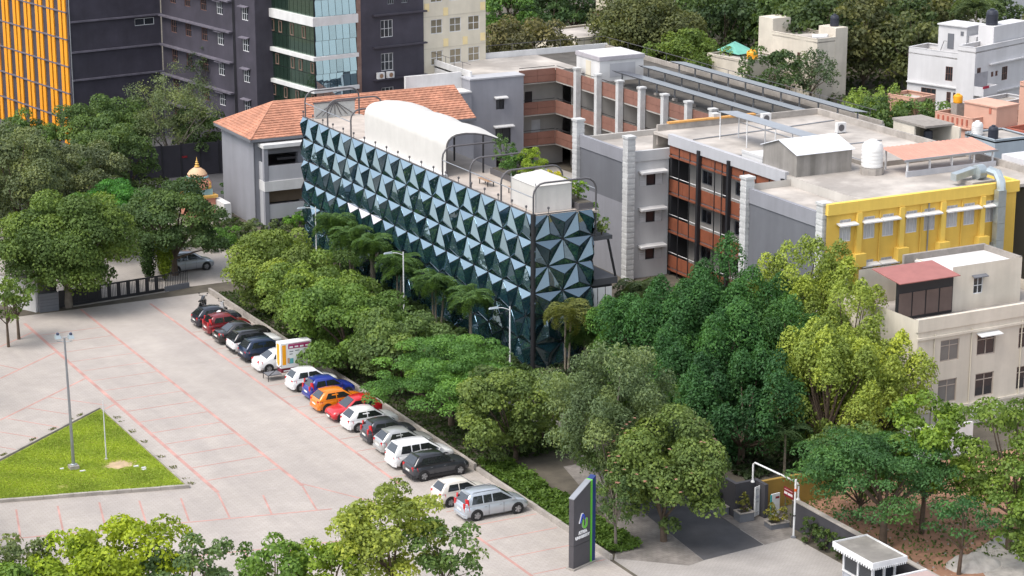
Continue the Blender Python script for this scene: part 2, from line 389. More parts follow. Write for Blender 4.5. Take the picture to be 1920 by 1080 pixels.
for v, n, fr in tris:
    o = Vector((fr.n[0], fr.n[1], 0)); nn = n.normalized()
    if nn.dot(o) < 0: nn = -nn; v = [v[0], v[2], v[1]]
    c = (v[0]+v[1]+v[2])/3
    back.add([tuple(p-nn*.05) for p in v], [(0, 1, 2)])
    size = n.length/2
    k = 1-0.075/math.sqrt(size)
    q = [c+(p-c)*k for p in v]
    view = (Vector(CAMP)-c).normalized()
    j = Vector((rng.gauss(0, .016), rng.gauss(0, .016), rng.gauss(0, .016)))
    q = [p+nn*(j.dot((p-c))) for p in q]
    painted_glint = fr is FL and nn.z > .25 and 5.2 < c.z < 5.95 and 168 < c.y < 176
    panes.append((max(0, nn.dot(view))*size, [tuple(p) for p in q]+[tuple(p-nn*.03) for p in q], painted_glint))
GB.part('mullion_grid', back, M_MULL)
panes.sort(key=lambda t: -t[0])
rest = MB(); FT = [(0, 1, 2), (5, 4, 3), (0, 3, 4, 1), (1, 4, 5, 2), (2, 5, 3, 0)]
M_GLINT = mat('white_painted_glint', (.62, .58, .60), .4)  # plain white painted on a few facets in place of a bright reflection
for i, (s_, vs, painted_glint) in enumerate(panes):
    if painted_glint: GB.part('glass_panel', MB().add(vs, FT), M_GLINT, label='glass facet painted white to imitate a bright reflection')
    elif i < 296: GB.part('glass_panel', MB().add(vs, FT), M_FACET)
    else: rest.add(vs, FT)
GB.part('glass_panel', rest, M_FACET, kind='stuff')
GB.part('corner_post', MB().tube([(GX-.05, GY0-.05, 0), (GX-.05, GY0-.05, 12.05)], .2, 10), M_BLACK, smooth=40)
GB.part('parapet_rail', MB().wb(FL, -.05, FL.L, -.06, .02, 11.92, 11.99).wb(FE, 0, FE.L+.05, -.06, .02, 11.92, 11.99), M_PIPE)
for i in range(20):
    y = GY0+1.2+i*2.25; x = GX+.02
    GB.part('edge_lamp', MB().tube([(x, y, 11.9), (x, y, 12.3)], .03, 6).lathe([(.05, 0), (.09, .04), (.09, .16), (.04, .2)], (x, y, 12.28), 8), M_PIPE)
GB.part('edge_lamp', MB().tube([(GX+1.25, GY0, 11.9), (GX+1.25, GY0, 12.3)], .03, 6).lathe([(.05, 0), (.09, .04), (.09, .16), (.04, .2)], (GX+1.25, GY0, 12.28), 8), M_PIPE)
# side stair frame and white panels at the right of the end wall
GB.part('side_slab', MB().box(81.35, 141.75, 9.4, 83.1, 146, 9.7).box(81.35, 141.75, 5.9, 83.6, 147, 6.4), mat('dark_slab', (0.06, 0.06, 0.065), 0.7))
for x, y in ((82.85, 142.0), (82.85, 145.5)):
    GB.part('brace', MB().tube([(x, y, 9.4), (x+.7, y, 6.4)], .1, 8), M_BLACK)
FP = Fr((81.4, 141.8), t=(1, 0))
GB.part('side_backing', MB().wb(FP, 0, 1.75, -4, -.04, 0, 5.9), M_BLACK)
for i, (a, b) in enumerate(((.05, .45), (.53, 1.12), (1.2, 1.72))):
    for z0, z1 in ((4.25, 5.7), (2.6, 4.15), (1.0, 2.5)):
        GB.part('white_panel', MB().wb(FP, a, b, -.03, .03, z0, z1), M_WHITE)
# tensile vault on the terrace
VL = Thing('terrace_vault', 'long white barrel-vaulted fabric shelter on the terrace of the glass building', 'canopy', (79, 165, 11.72))
prof = [(76.95, 11.73), (76.95, 14.1), (77.0, 14.4), (77.15, 14.7), (77.45, 14.95), (77.9, 15.1), (78.7, 15.15), (79.6, 15.05), (80.5, 14.85), (81.3, 14.55), (82.1, 14.2)]
VY0, VY1 = 157.6, 173.4
def vault_mesh(dz):
    m = MB(); ny = 31
    for j in range(ny):
        y = VY0+(VY1-VY0)*j/(ny-1); ph = (j/(ny-1)*3) % 1.0
        sag = (0.34*math.sin(math.pi*ph)**.7) if j not in (0, ny-1) else 0
        for i, (x, z) in enumerate(prof):
            kk = min(1, max(0, (i-3)/3))
            m.v.append((x+dz*(.0 if i > 3 else 1), y, z+sag*kk*(1 if i < 10 else .4)-(dz if i > 3 else 0)))
    n = len(prof)
    for j in range(ny-1):
        for i in range(n-1): m.f.append((j*n+i, j*n+i+1, (j+1)*n+i+1, (j+1)*n+i))
    return m
VL.part('membrane', vault_mesh(0.0), M_FABRIC, smooth=60)
VL.part('lining', vault_mesh(0.06), M_FABRIC, smooth=60)
VL.part('sill', MB().box(76.5, 157.3, 11.725, 76.93, 173.6, 11.98), M_WHITE)
for y in (VY0+.02, 162.87, 168.13, VY1-.02):
    VL.part('arch_rib', MB().tube([(x+.1, y, z-.1) for x, z in prof], .06, 8), M_PIPE, smooth=40)
    VL.part('post', MB().tube([(80.3, y, 11.73), (80.3, y, 14.85)], .08, 8), M_BLACK, smooth=40)
VL.part('end_wall', MB().quad(*[(x+.06, VY1-.1, z-.05) for x, z in prof[:10]], (81.5, VY1-.1, 11.73)), M_FABRIC)
# arched pipe pergola
def arch(y, label):
    t = Thing('pergola_arch', label, 'pergola', (GX+.1, y, 11.72), 'arched pipe frames along the terrace')
    x0, x1, h, r = GX+.12, 81.75, 14.25, .9
    pts = [(x0, y, 11.73), (x0, y, h-r)] + [(x0+r-r*math.cos(a), y, h-r+r*math.sin(a)) for a in (R(22), R(45), R(68), R(90))]
    pts += [(x1-r+r*math.sin(a), y, h-r+r*math.cos(a)) for a in (0, R(22), R(45), R(68), R(90))] + [(x1, y, 9.75 if y < 147 else 11.73)]
    t.part('pipe', MB().tube(pts, .075, 8), M_PIPE, smooth=50)
for y, lb in ((141.95, 'arched pipe frame over the front corner of the glass building'), (147.1, 'arched pipe frame standing behind the white gazebo tent'), (152.3, 'arched pipe frame between the tent and the vault'), (157.2, 'arched pipe frame hugging the open end of the vault'),
              (175.2, 'arched pipe frame just behind the closed end of the vault'), (180.3, 'arched pipe frame in the middle of the far terrace'), (185.4, 'arched pipe frame at the far left end of the terrace')):
    arch(y, lb)
for x, z, a, b, lb in ((GX+.12, 13.2, 142, 157.2, 'handrail pipe joining the near terrace arches on the facade side'), (81.75, 13.35, 142, 157.2, 'pipe joining the near terrace arches on the garden side'), (GX+.12, 13.2, 175.2, 185.4, 'handrail pipe joining the far terrace arches')):
    solo('rail_pipe', MB().tube([(x, a, z), (x, b, z)], .04, 6), M_STEEL, lb, 'rail', (x, a, z))
# gazebo tent at the near corner
TN = Thing('gazebo_tent', 'square white fabric gazebo tent at the near corner of the terrace', 'tent', (78.4, 145.4, 11.73))
tx0, tx1, ty0, ty1, tz = 77.25, 80.3, 143.1, 147.0, 13.75
for a, b in (((tx0, ty1), (tx0, ty0)), ((tx0, ty0), (tx1, ty0)), ((tx1, ty0), (tx1, ty1)), ((tx1, ty1), (tx0, ty1))):
    f = Fr(a, b); m = MB(); n = 13
    for i in range(n):
        u = f.L*i/(n-1); d = .03*math.sin(i*2.2)
        m.v += [f(u, d, 11.73), f(u, d*.4, tz)]
    for i in range(n-1): m.f.append((2*i, 2*i+2, 2*i+3, 2*i+1))
    TN.part('side_curtain', m, M_FABRIC, smooth=60)
m = MB(); N = 10
for i in range(N+1):
    for j in range(N+1):
        a, b = i/N, j/N
        q = max(abs(a-.5), abs(b-.5))*2
        ridge = 1-q
        z = tz+.75*ridge**.75*(1-.25*math.sin(math.pi*a)*0)+.06*math.sin(a*9)*math.sin(b*8)*ridge
        m.v.append((tx0-.06+(tx1-tx0+.12)*a, ty0-.06+(ty1-ty0+.12)*b, z))
for i in range(N):
    for j in range(N): k = i*(N+1)+j; m.f.append((k, k+N+1, k+N+2, k+1))
TN.part('canopy', m, M_FABRIC, smooth=35)
for x in (tx0, tx1):
    for y in (ty0, ty1): TN.part('pole', MB().tube([(x, y, 11.73), (x, y, tz+.25)], .035, 6), M_STEEL)
# terrace furniture
SC = Thing('terrace_screen', 'pale slatted screen with radiating struts at the far end of the terrace', 'screen', (79, 185.2, 11.72))
fs = Fr((77.2, 185.1), (81.2, 185.1))
SC.part('panel', MB().wb(fs, 0, 4, -.05, 0, 11.73, 13.1), mat('pale_screen', (0.42, 0.42, 0.40), 0.8, 0.1, 6))
for i in range(-3, 4): SC.part('strut', MB().tube([fs(2, .06, 13.2), fs(2+i*.62, .06, 11.9)], .035, 6), M_PIPE)
SC.part('top_rail', MB().wb(fs, -.1, 4.1, -.06, .06, 13.1, 13.2), M_PIPE)
for x, y, lb in ((78.1, 153.4, 'slatted bench on the terrace deck close to the vault opening'), (78.6, 149.4, 'slatted bench on the terrace deck close to the tent')):
    b = Thing('terrace_bench', lb, 'bench', (x, y, 11.72))
    for i in range(4): b.part('slat', MB().box(x+.02+i*.16, y-.9, 12.15, x+.15+i*.16, y+.9, 12.2), mat('bench_wood', (0.30, 0.19, 0.12), 0.7))
    for dy in (-.7, .7):
        for dx in (.05, .55): b.part('leg', MB().box(x+dx, y+dy-.03, 11.73, x+dx+.06, y+dy+.03, 12.15), M_BLACK)
PB = Thing('planter_trough', 'low dark planter trough along the garden side of the terrace', 'planter', (81.2, 150, 11.72))
PB.part('trough', MB().box(80.6, 142.5, 11.73, 81.85, 157, 12.2), M_PIPE)
PB.part('soil', MB().box(80.7, 142.6, 12.2, 81.75, 156.9, 12.23), M_EARTH)

# ------------------------------------------------------------------ tiled hall behind
M_GREYW = mat('grey_painted_wall', (0.27, 0.272, 0.298), 0.85, 0.04, 0.6, 0.1, 30, stain=0.08, streak=0.10)
M_GREYL = mat('pale_grey_wall', (0.44, 0.44, 0.46), 0.85, 0.04, 0.6, stain=0.08, streak=0.08)
M_GREYD = mat('slate_grey_wall', (0.150, 0.155, 0.172), 0.85, 0.05, 0.6, stain=0.10, streak=0.08)
M_TILE = mat('terracotta_tile', (0.50, 0.235, 0.15), 0.8, 0.2, 2.5, 0.2, 10, stain=0.3, stain_scale=0.7)
HA = Thing('tiled_hall', 'grey hall with long hipped terracotta tile roof behind the glass building', 'building', (88, 199, 0))
hx0, hx1, hy0, hy1, he, hr = 74.9, 98.0, 194.4, 203.0, 8.5, 10.95
fW = Fr((hx0, hy1), (hx0, hy0)); fS = Fr((hx0, hy0), (hx1, hy0))
HA.part('wall', MB().wall(fW, 0, fW.L, 0, he), M_GREYW)
bal = [(1.0, 4.4, 5.3, 6.85), (1.0, 4.4, 2.0, 3.5)]
HA.part('wall', MB().wall(fS, 0, fS.L, 0, he, bal, 0.6), M_GREYW)
HA.part('wall', MB().wall(Fr((hx1, hy1), (hx0, hy1)), 0, hx1-hx0, 0, he).wall(Fr((hx1, hy0), (hx1, hy1)), 0, hy1-hy0, 0, he).quad((hx1, hy0, he), (hx1, hy1, he), (hx1, (hy0+hy1)/2, hr-.1)), M_GREYW)
# projecting balcony bay
bx0, bx1, by0 = 75.3, 81.5, 193.0
HA.part('balcony_slab', MB().box(bx0-.05, by0-.1, 7.7, bx1, hy0-.01, 8.05), M_WHITE)
HA.part('balcony_slab', MB().box(bx0-.02, by0-.06, 3.6, bx1, hy0-.01, 4.55), M_WHITE)
for z0, z1 in ((4.55, 6.0), (0.9, 2.3)):
    HA.part('balcony_panel', MB().box(bx0+.45, by0+.05, z0, bx1, by0+.2, z1), M_GREYL)
for z_ in (2.3, 6.0): HA.part('balcony_rail', MB().box(bx0+.45, by0+.1, z_, bx1, by0+.16, z_+.06), M_PIPE)
HA.part('balcony_side', MB().box(bx0+.02, by0+.4, .3, bx0+.12, hy0-.02, 3.6).box(bx0+.02, by0+.4, 4.55, bx0+.12, hy0-.02, 6.3), M_GREYL)
HA.part('pillar', MB().box(bx0, by0, 0, bx0+.42, by0+.42, 7.7), M_GREYW)
HA.part('back_wall', MB().box(bx0+.3, hy0-.02, 2.2, bx1, hy0+.05, 3.6), mat('tan_blind', (0.19, 0.145, 0.10), 0.9))
HA.part('air_duct', MB().box(76.7, by0+.02, 6.5, 78.6, by0+.2, 6.68), M_BLACK)
HA.part('drain_pipe', MB().tube([(hx0-.06, hy0-.06, 0), (hx0-.06, hy0-.06, 8.2)], .06, 6), M_GREYD)
# roof, built in courses of tiles
ov = .55; ex0, ex1, ey0, ey1 = hx0-ov, hx1, hy0-ov, hy1+ov; ym = (ey0+ey1)/2; rxs = 78.6; z0 = he-.05
nco = 15
HA.part('roof_deck', MB().quad((ex0, ey0, z0), (ex1, ey0, z0), (ex1, ym, hr-.04), (rxs, ym, hr-.04)).quad((ex1, ey1, z0), (ex0, ey1, z0), (rxs, ym, hr-.04), (ex1, ym, hr-.04)).quad((ex0, ey1, z0), (ex0, ey0, z0), (rxs, ym, hr-.04)), M_TILE)
for side in range(3):
    for i in range(nco):
        a, b = i/nco, (i+1)/nco
        za, zb = z0+(hr-z0)*a, z0+(hr-z0)*b
        def edge(t, zt):
            xl = ex0+(rxs-ex0)*t
            if side == 0: y = ey0+(ym-ey0)*t; return (xl, y, zt), (ex1, y, zt)
            if side == 1: y = ey1+(ym-ey1)*t; return (ex1, y, zt), (xl, y, zt)
            return (xl, ey1+(ym-ey1)*t, zt), (xl, ey0+(ym-ey0)*t, zt)
        p, q = edge(a, za+.10); p2, q2 = edge(b, zb+.015); pl, ql = edge(a, za-.02)
        n = max(1, int(math.dist(p, q)/.32)) if side != 1 else 1
        m = MB()
        P_, Q_, P2, Q2, PL, QL = map(Vector, (p, q, p2, q2, pl, ql))
        for k in range(n+1):
            u = k/n; h = .035*(k % 2)
            m.v += [tuple(PL.lerp(QL, u)), tuple(P_.lerp(Q_, u)+Vector((0, 0, h))), tuple(P2.lerp(Q2, u)+Vector((0, 0, h*.6)))]
        for k in range(n): m.f += [(3*k, 3*k+3, 3*k+4, 3*k+1), (3*k+1, 3*k+4, 3*k+5, 3*k+2)]
        HA.part('tile_course', m, M_TILE)
HA.part('ridge_cap', MB().tube([(rxs, ym, hr), (ex1, ym, hr)], .12, 6).tube([(ex0, ey0, z0+.06), (rxs, ym, hr)], .11, 6).tube([(ex0, ey1, z0+.06), (rxs, ym, hr)], .11, 6), M_TILE)
HA.part('fascia', MB().box(ex0, ey0-.04, z0-.22, ex1, ey0, z0+.04).box(ex0-.04, ey0, z0-.22, ex0, ey1, z0+.04), M_GREYD)

# ------------------------------------------------------------------ dark block with orange fins (rotated 8 degrees)
a8 = R(8); e1 = (-math.sin(a8), math.cos(a8)); e2 = (math.cos(a8), math.sin(a8))
def loc(o, a, b): return (o[0]+e1[0]*a+e2[0]*b, o[1]+e1[1]*a+e2[1]*b)
M_DARK = mat('dark_aubergine_render', (0.060, 0.054, 0.072), 0.75, 0.10, 0.5, 0.15, 20, stain=0.2, streak=0.12)
M_DARKL = mat('worn_dark_ledge', (0.12, 0.11, 0.135), 0.8, 0.25, 1.2)
M_ORANGE = mat('orange_panel', (0.78, 0.30, 0.012), 0.5, 0.05, 0.8)
BC = (70.94, 239.14)
DK = Thing('dark_office_block', 'dark aubergine office block with rows of orange vertical fins', 'building', (*loc(BC, 10, 6), 0))
BH = 23.0
c0, c1 = loc(BC, 0, 0), loc(BC, 40, 0); c2, c3 = loc(BC, 0, 11.2), loc(BC, 40, 11.2)
fO = Fr(c1, c0); fR = Fr(c0, c2)
DK.part('wall', MB().wall(fO, 0, 40, 0, BH).wall(Fr(c3, c1), 0, 11.2, 0, BH).wall(Fr(c2, c3), 0, 40, 0, BH), M_DARK)
wR = [(8.0, 10.4, 12.75, 13.55), (8.0, 10.4, 16.0, 16.9), (8.0, 10.4, 19.3, 20.2)]
DK.part('wall', MB().wall(fR, 0, 11.2, 0, BH, wR), M_DARK)
DK.part('roof_slab', MB().prism([c1, c0, c2, c3], BH, BH+.3), M_DARK)
for a, b, z, e in wR: window(DK, fR, a, b, z, e, 2, 1, M_FRAMEW); 
for z in (7.3, 10.4, 13.75, 17.1, 20.5): DK.part('ledge', MB().wb(fR, .1, 11.3, .003, .28, z, z+.18), M_DARKL)
DK.part('corner_pipe', MB().tube([fR(.12, .1, 0), fR(.12, .1, BH)], .07, 6), M_STEEL)
zf = [-.2, 2.9, 5.9, 8.9, 11.9, 14.9, 17.9, 20.9, 22.9]
for k in range(13):
    u = 40-1.25-k*3.1
    DK.part('recess_strip', MB().wb(fO, u-.19, u+.15, .004, .03, 0, BH-.2), M_BLACK)
    for z, zz in zip(zf, zf[1:]):
        DK.part('orange_fin', MB().wb(fO, u+.16, u+.86, .004, .16, max(0, z)+.08, zz-.08), M_ORANGE)
        DK.part('orange_fin', MB().wb(fO, u-.90, u-.20, .004, .16, max(0, z)+.08, zz-.08), M_ORANGE)
for z in zf[1:-1]: DK.part('fin_joint', MB().wb(fO, 0, 39.8, .004, .2, z-.07, z+.07), M_DARKL)
# recessed rear wing
w0 = loc(BC, -.2, 11.25); w1 = (85.1, 219.5); fV = Fr(w0, w1)
WG = Thing('dark_rear_wing', 'receding dark rear wing with rows of barred windows and worn ledges', 'building', (*w1, 0))
wops = []
for z in (1.3, 4.6, 7.9, 11.2, 14.5, 17.8):
    for u in (2.2, 5.6, 9.3, 12.9, 18.4): wops.append((u, u+1.35, z+.9, z+2.3))
WG.part('wall', MB().wall(fV, 0, fV.L, 0, 22, wops).wall(Fr(w1, (w1[0]+10, w1[1]+1.4)), 0, 10.1, 0, 22), M_DARK)
WG.part('roof_slab', MB().prism([w0, w1, (w1[0]+10, w1[1]+1.4), (w0[0]+10, w0[1]+1.4)], 22, 22.3), M_DARK)
for i, (a, b, z, e) in enumerate(wops):
    window(WG, fV, a, b, z, e, 3, 2, M_FRAMEB if i % 5 < 3 else M_FRAMEW, fw=.05)
    if i % 5 >= 3: awning(WG, fV, a-.2, b+.2, e+.1, .45, .07, M_DARKL)
for z in (3.9, 7.1, 10.4, 13.7, 17.0): WG.part('ledge', MB().wb(fV, 0, 16.3, .003, .5, z, z+.18), M_DARKL)
for u in (16.6, 16.9): WG.part('drain_pipe', MB().tube([fV(u, .1, 0), fV(u, .1, 21)], .05, 6), M_BLACK)
# glass corner tower
TC = (88.34, 211.27)
TW = Thing('glass_corner_tower', 'office tower corner with green and blue glazing between white bands', 'building', (*TC, 0))
t1 = loc(TC, 12.3, 0); tg = loc(TC, 9.64, 0); t2 = loc(TC, 0, 5.0); t3 = loc(TC, 0, 5.5); t4 = loc(TC, 0, 13.35)
fT = Fr(t1, TC); fU = Fr(TC, t4)
M_GRN = glass_mat('green_curtain_glass', (0.42, 0.55, 0.46), (0.015, 0.035, 0.022), 0.16)
M_BLU = glass_mat('blue_curtain_glass', (0.55, 0.72, 0.82), (0.01, 0.05, 0.08), 0.5)
M_STONE = mat('brown_stone_cladding', (0.235, 0.145, 0.115), 0.6, 0.18, 0.9, stain=0.15)
TH = 23.0
TW.part('core', MB().prism([loc(TC, .2, .2), loc(TC, .2, 13.2), loc(TC, 12.2, 13.2), loc(TC, 12.2, .2)], 0, TH), M_DARK)
for i in range(12):
    TW.part('stone_panel', MB().wb(fT, .02, 1.28, -.2, .12, i*1.9, i*1.9+1.87), M_STONE); TW.part('stone_panel', MB().wb(fT, 1.31, 2.6, -.2, .12, i*1.9, i*1.9+1.87), M_STONE)
    TW.part('stone_panel', MB().wb(fU, 5.02, 5.5, -.2, .12, i*1.9, i*1.9+1.87), M_STONE)
bands = [(5.6, 6.0), (9.0, 9.4), (12.35, 12.75), (15.9, 16.8), (20.2, 20.8)]
for z, zz in bands:
    TW.part('white_band', MB().wb(fT, 1.2, fT.L+.35, -.1, .38, z, zz).wb(fU, 0, 5.05, -.1, .38, z+.003, zz-.003), M_WHITE)
zs = [2.2]+[z for b in bands for z in b]+[23]
for s in range(0, len(zs)-1, 2):
    za, zb = zs[s], zs[s+1]; nrow = 2
    for r in range(nrow):
        p0 = za+(zb-za)*r/nrow; p1 = za+(zb-za)*(r+1)/nrow
        for k in range(12):
            u0 = 2.66+(fT.L-2.72)*k/12; u1 = 2.66+(fT.L-2.72)*(k+1)/12
            op = (s//2*5+k) % 12 in (0, 4, 6, 9) and r == 1
            pn = TW.part('glass_pane', MB().wb(fT, u0+.03, u1-.03, -.1, .03+rng.uniform(-.004, .004), p0+.03, p1-.03), M_GRN)
            if op:
                f = MB()
                for a_, b_ in ((u0+.08, u0+.16), (u1-.16, u1-.08)): f.wb(fT, a_, b_, .035, .09, p0+.1, p1-.25)
                f.wb(fT, u0+.16, u1-.16, .035, .09, p0+.1, p0+.18).wb(fT, u0+.16, u1-.16, .035, .09, p1-.33, p1-.25)
                TW.part('vent_frame', f, M_STONE, pn)
        for k in range(6):
            u0 = .06+4.9*k/6; u1 = .06+4.9*(k+1)/6
            q = rng.uniform(-.01, .01)
            TW.part('glass_pane', MB().hexa([fU(u0+.025, .16, p0+.03), fU(u1-.025, .16, p0+.03), fU(u1-.025, -.1, p0+.03), fU(u0+.025, -.1, p0+.03)], [fU(u0+.025, -.01+q, p1-.03), fU(u1-.025, -.01+q, p1-.03), fU(u1-.025, -.1, p1-.03), fU(u0+.025, -.1, p1-.03)]), M_BLU)
TW.part('mullion_backing', MB().wb(fT, 2.62, fT.L, -.12, -.02, 0, TH).wb(fU, .02, 5.02, -.12, -.02, 0, TH), M_BLACK)
tops = [(8.2, 9.3, 14.1, 15.9), (8.2, 9.3, 10.55, 12.2), (8.2, 9.3, 7.2, 8.8), (6.9+2.2, 10.0, 17.5, 19.2), (10.5, 11.2, 17.5, 19.0)]
tops = [(8.0, 9.5, 14.0, 15.8), (8.0, 9.5, 10.5, 12.3), (8.0, 9.5, 7.0, 8.7), (8.9, 9.7, 17.4, 19.2), (10.6, 11.4, 17.4, 19.0)]
TW.part('wall', MB().wall(fU, 5.52, 13.35, 0, TH, tops), M_DARK)
TW.part('wall', MB().wall(Fr(t4, loc(TC, 12.3, 13.35)), 0, 12.3, 0, TH), M_DARK)
TW.part('roof_slab', MB().prism([TC, t4, loc(TC, 12.3, 13.35), t1], TH, TH+.3), M_DARK)
for a, b, z, e in tops: window(TW, fU, a, b, z, e, 3, 2, M_FRAMEW if b < 9.6 else M_STEEL, fw=.05)
for z in (6.2, 9.55, 12.95, 16.3, 19.7): TW.part('ledge', MB().wb(fU, 7.0, 13.6, .003, .4, z, z+.16), M_DARK)
for u in (7.3, 8.5):
    ac = TW.part('air_conditioner', MB().wb(fU, u, u+.8, .12, .5, 10.0-.25, 10.4), M_WHITE)
    q = fU(u+.4, .5, 10.07)
    TW.part('fan_grille', MB().add([tuple(Vector(q)+Vector((fU.t[0]*math.cos(i*.628)*.24+fU.n[0]*.02, fU.t[1]*math.cos(i*.628)*.24+fU.n[1]*.02, math.sin(i*.628)*.24))) for i in range(10)], [tuple(range(10))]), mat('rusty_fan', (0.25, 0.15, 0.09), 0.8), ac)
# cream chequered building beside it
k0 = loc(TC, .2, 13.5); k1 = loc(TC, .2, 21.5); fK = Fr(k0, k1)
CR = Thing('cream_chequered_building', 'cream block with white grid windows and pale yellow panels beside the tower', 'building', (*k0, 0))
M_CREAM = mat('cream_plaster', (0.66, 0.60, 0.48), 0.8, 0.05, 0.8, stain=0.08, streak=0.08)
M_YEL = mat('pale_yellow_panel', (0.72, 0.58, 0.31), 0.8, 0.06)
M_TANP = glass_mat('tan_window_glass', (0.7, 0.66, 0.55), (0.16, 0.135, 0.085), 0.12)
kops = [(u, u+1.5, z, z+1.55) for z in (7.0, 10.4, 13.75, 17.1, 20.4) for u in (.9, 3.3, 5.7)]
CR.part('wall', MB().wall(fK, 0, fK.L, 0, 23, kops).wall(Fr(loc(TC, 10, 13.5), k0), 0, 9.8, 0, 23).wall(Fr(k1, loc(TC, 10, 21.5)), 0, 9.8, 0, 23), M_CREAM)
CR.part('roof_slab', MB().prism([k0, k1, loc(TC, 10, 21.5), loc(TC, 10, 13.5)], 23, 23.3), M_CREAM)
for o in kops: window(CR, fK, *o, 2, 2, M_FRAMEW, M_TANP, fw=.07)
for u, z in ((2.5, 12.3), (5.0, 12.3), (7.3, 12.5), (2.6, 9.0), (.1, 8.7), (4.9, 8.8), (7.2, 9.2), (2.5, 15.6), (.1, 16.2), (5.0, 19.0), (7.3, 15.8)):
    CR.part('yellow_panel', MB().wb(fK, u, u+.62, .003, .03, z, z+.85), M_YEL)
CR.part('joint_line', MB().wb(fK, 0, fK.L, .003, .02, 12.2, 12.24).wb(fK, 0, fK.L, .003, .02, 15.6, 15.64).wb(fK, 0, fK.L, .003, .02, 18.95, 19.0), mat('joint', (.45, .41, .33)))
# ------------------------------------------------------------------ corridor building with brown cladding and solar roof
M_BROWN = mat('brown_cladding', (0.235, 0.115, 0.085), 0.7, 0.12, 0.9, stain=0.12)
M_BEIGE = mat('beige_wall', (0.50, 0.47, 0.43), 0.85, 0.05, 0.6, stain=0.12, streak=0.08)
M_SLATE = mat('white_stacked_slate', (0.52, 0.52, 0.51), 0.85, 0.12, 2.0, 0.3, 20, stain=0.12)
M_ROOFC = mat('weathered_roof_screed', (0.50, 0.455, 0.41), 0.9, 0.08, 0.4, 0.15, 10, stain=0.42, stain_scale=0.22)
M_ROOFD = mat('dark_roof_screed', (0.10, 0.09, 0.078), 0.95, 0.2, 0.5, stain=0.3)
M_WOODD = mat('dark_door', (0.035, 0.028, 0.028), 0.6)
M_DOORB = mat('brown_door', (0.22, 0.085, 0.04), 0.6)
CB = Thing('corridor_building', 'three-storey block with brown-clad open corridors and white columns around a courtyard', 'building', (114, 190, 0))
ZB = ((9.25, 10.65), (5.85, 7.2), (2.55, 3.95))
fC = Fr((113, 205), (113, 165))                       # facing -X
CB.part('slab', MB().box(113.05, 164, 5.7, 125, 206.5, 5.84).box(113.05, 164, 2.4, 125, 206.5, 2.54).box(113.05, 164, 9.1, 125, 206.5, 9.24), M_BEIGE)
doors = [(2.2, 3.1), (10.7, 11.6), (19.5, 20.5)]
fCi = Fr((114.9, 205), (114.9, 164))
CB.part('wall', MB().wall(fCi, 0, 41, 0, 9.2, [(u, v, z, z+2.1) for z in (2.56, 5.86) for u, v in doors]), M_BEIGE)
for z in (2.56, 5.86):
    for i, (u, v) in enumerate(doors): CB.part('door', MB().wb(fCi, u, v, -.12, -.06, z, z+2.1), M_DOORB if i == 0 else M_WOODD)
CB.part('stair_opening', MB().wb(fCi, 5.0, 8.6, .01, .05, 5.9, 8.6), M_BLACK)
CB.part('stair_flight', MB().hexa([fCi(5.2, .1, 6.0), fCi(8.4, .1, 7.9), fCi(8.4, .06, 7.9), fCi(5.2, .06, 6.0)], [fCi(5.2, .1, 6.3), fCi(8.4, .1, 8.2), fCi(8.4, .06, 8.2), fCi(5.2, .06, 6.3)]), M_GREYD)
CB.part('wall', MB().wall(Fr((125, 164), (125, 215)), 0, 51, 0, 10.6).wall(Fr((113.0, 164), (125, 164)), 0, 12, 0, 10.6), M_BEIGE)
ycol = [199.7-4.3*i for i in range(8)]
edges = [205.0]+ycol+[164.2]
for z0, z1 in ZB:
    for a, b in zip(edges, edges[1:]):
        npn = 2 if a-b > 2.5 else 1
        for i in range(npn):
            for r in range(2):
                u0 = 205-a+(a-b)*i/npn; u1 = 205-a+(a-b)*(i+1)/npn; h = (z1-z0)/2
                CB.part('cladding_panel', MB().wb(fC, u0+.012, u1-.012, -.14, 0+rng.uniform(-.006, .006), z0+h*r+.012, z0+h*(r+1)-.012), M_BROWN)
        CB.part('parapet_core', MB().wb(fC, 205-a, 205-b, -.16, -.06, z0, z1-.02), M_BLACK)
    CB.part('handrail', MB().tube([fC(.2, -.05, z1+.22), fC(40, -.05, z1+.22)], .035, 6), M_BLACK)
for y in ycol:
    CB.part('column', MB().box(112.35, y-.27, 0, 112.93, y+.27, 11.3).box(112.27, y-.36, 11.3, 113.02, y+.36, 11.48), M_SLATE)
    CB.part('cross_wall', MB().box(113.1, y-.1, 2.56, 114.88, y+.1, 5.68).box(113.1, y-.1, 5.86, 114.88, y+.1, 9.08), M_BEIGE)
# north wing with same bands turning the corner
fN = Fr((108.7, 204.95), (112.96, 204.95)); fNi = Fr((100, 206.8), (114.9, 206.8))
for k, (z0, z1) in enumerate(ZB):
    us = 0 if k < 2 else -4.2
    npn = 2 if k < 2 else 4
    for i in range(npn):
        for r in range(2):
            u0 = us+(4.26-us)*i/npn; u1 = us+(4.26-us)*(i+1)/npn; h = (z1-z0)/2
            CB.part('cladding_panel', MB().wb(fN, u0+.012, u1-.012, -.14, rng.uniform(-.006, .006), z0+h*r+.012, z0+h*(r+1)-.012), M_BROWN)
    CB.part('parapet_core', MB().wb(fN, us, 4.26, -.16, -.06, z0, z1-.02), M_BLACK)
    CB.part('handrail', MB().tube([fN(us, -.05, z1+.22), fN(4.2, -.05, z1+.22)], .035, 6), M_BLACK)
CB.part('slab', MB().box(104, 205.02, 2.4, 113.04, 214, 2.5).box(108.6, 205.02, 5.7, 113.04, 214, 5.82).box(108.6, 205.02, 9.1, 113.04, 214, 9.2), M_BEIGE)
nd = [(10.3, 11.2, 5.86, 8.0), (11.1, 12.2, 2.56, 4.9), (5.6, 7.4, .1, 2.1), (9.6, 11.4, .1, 2.1)]
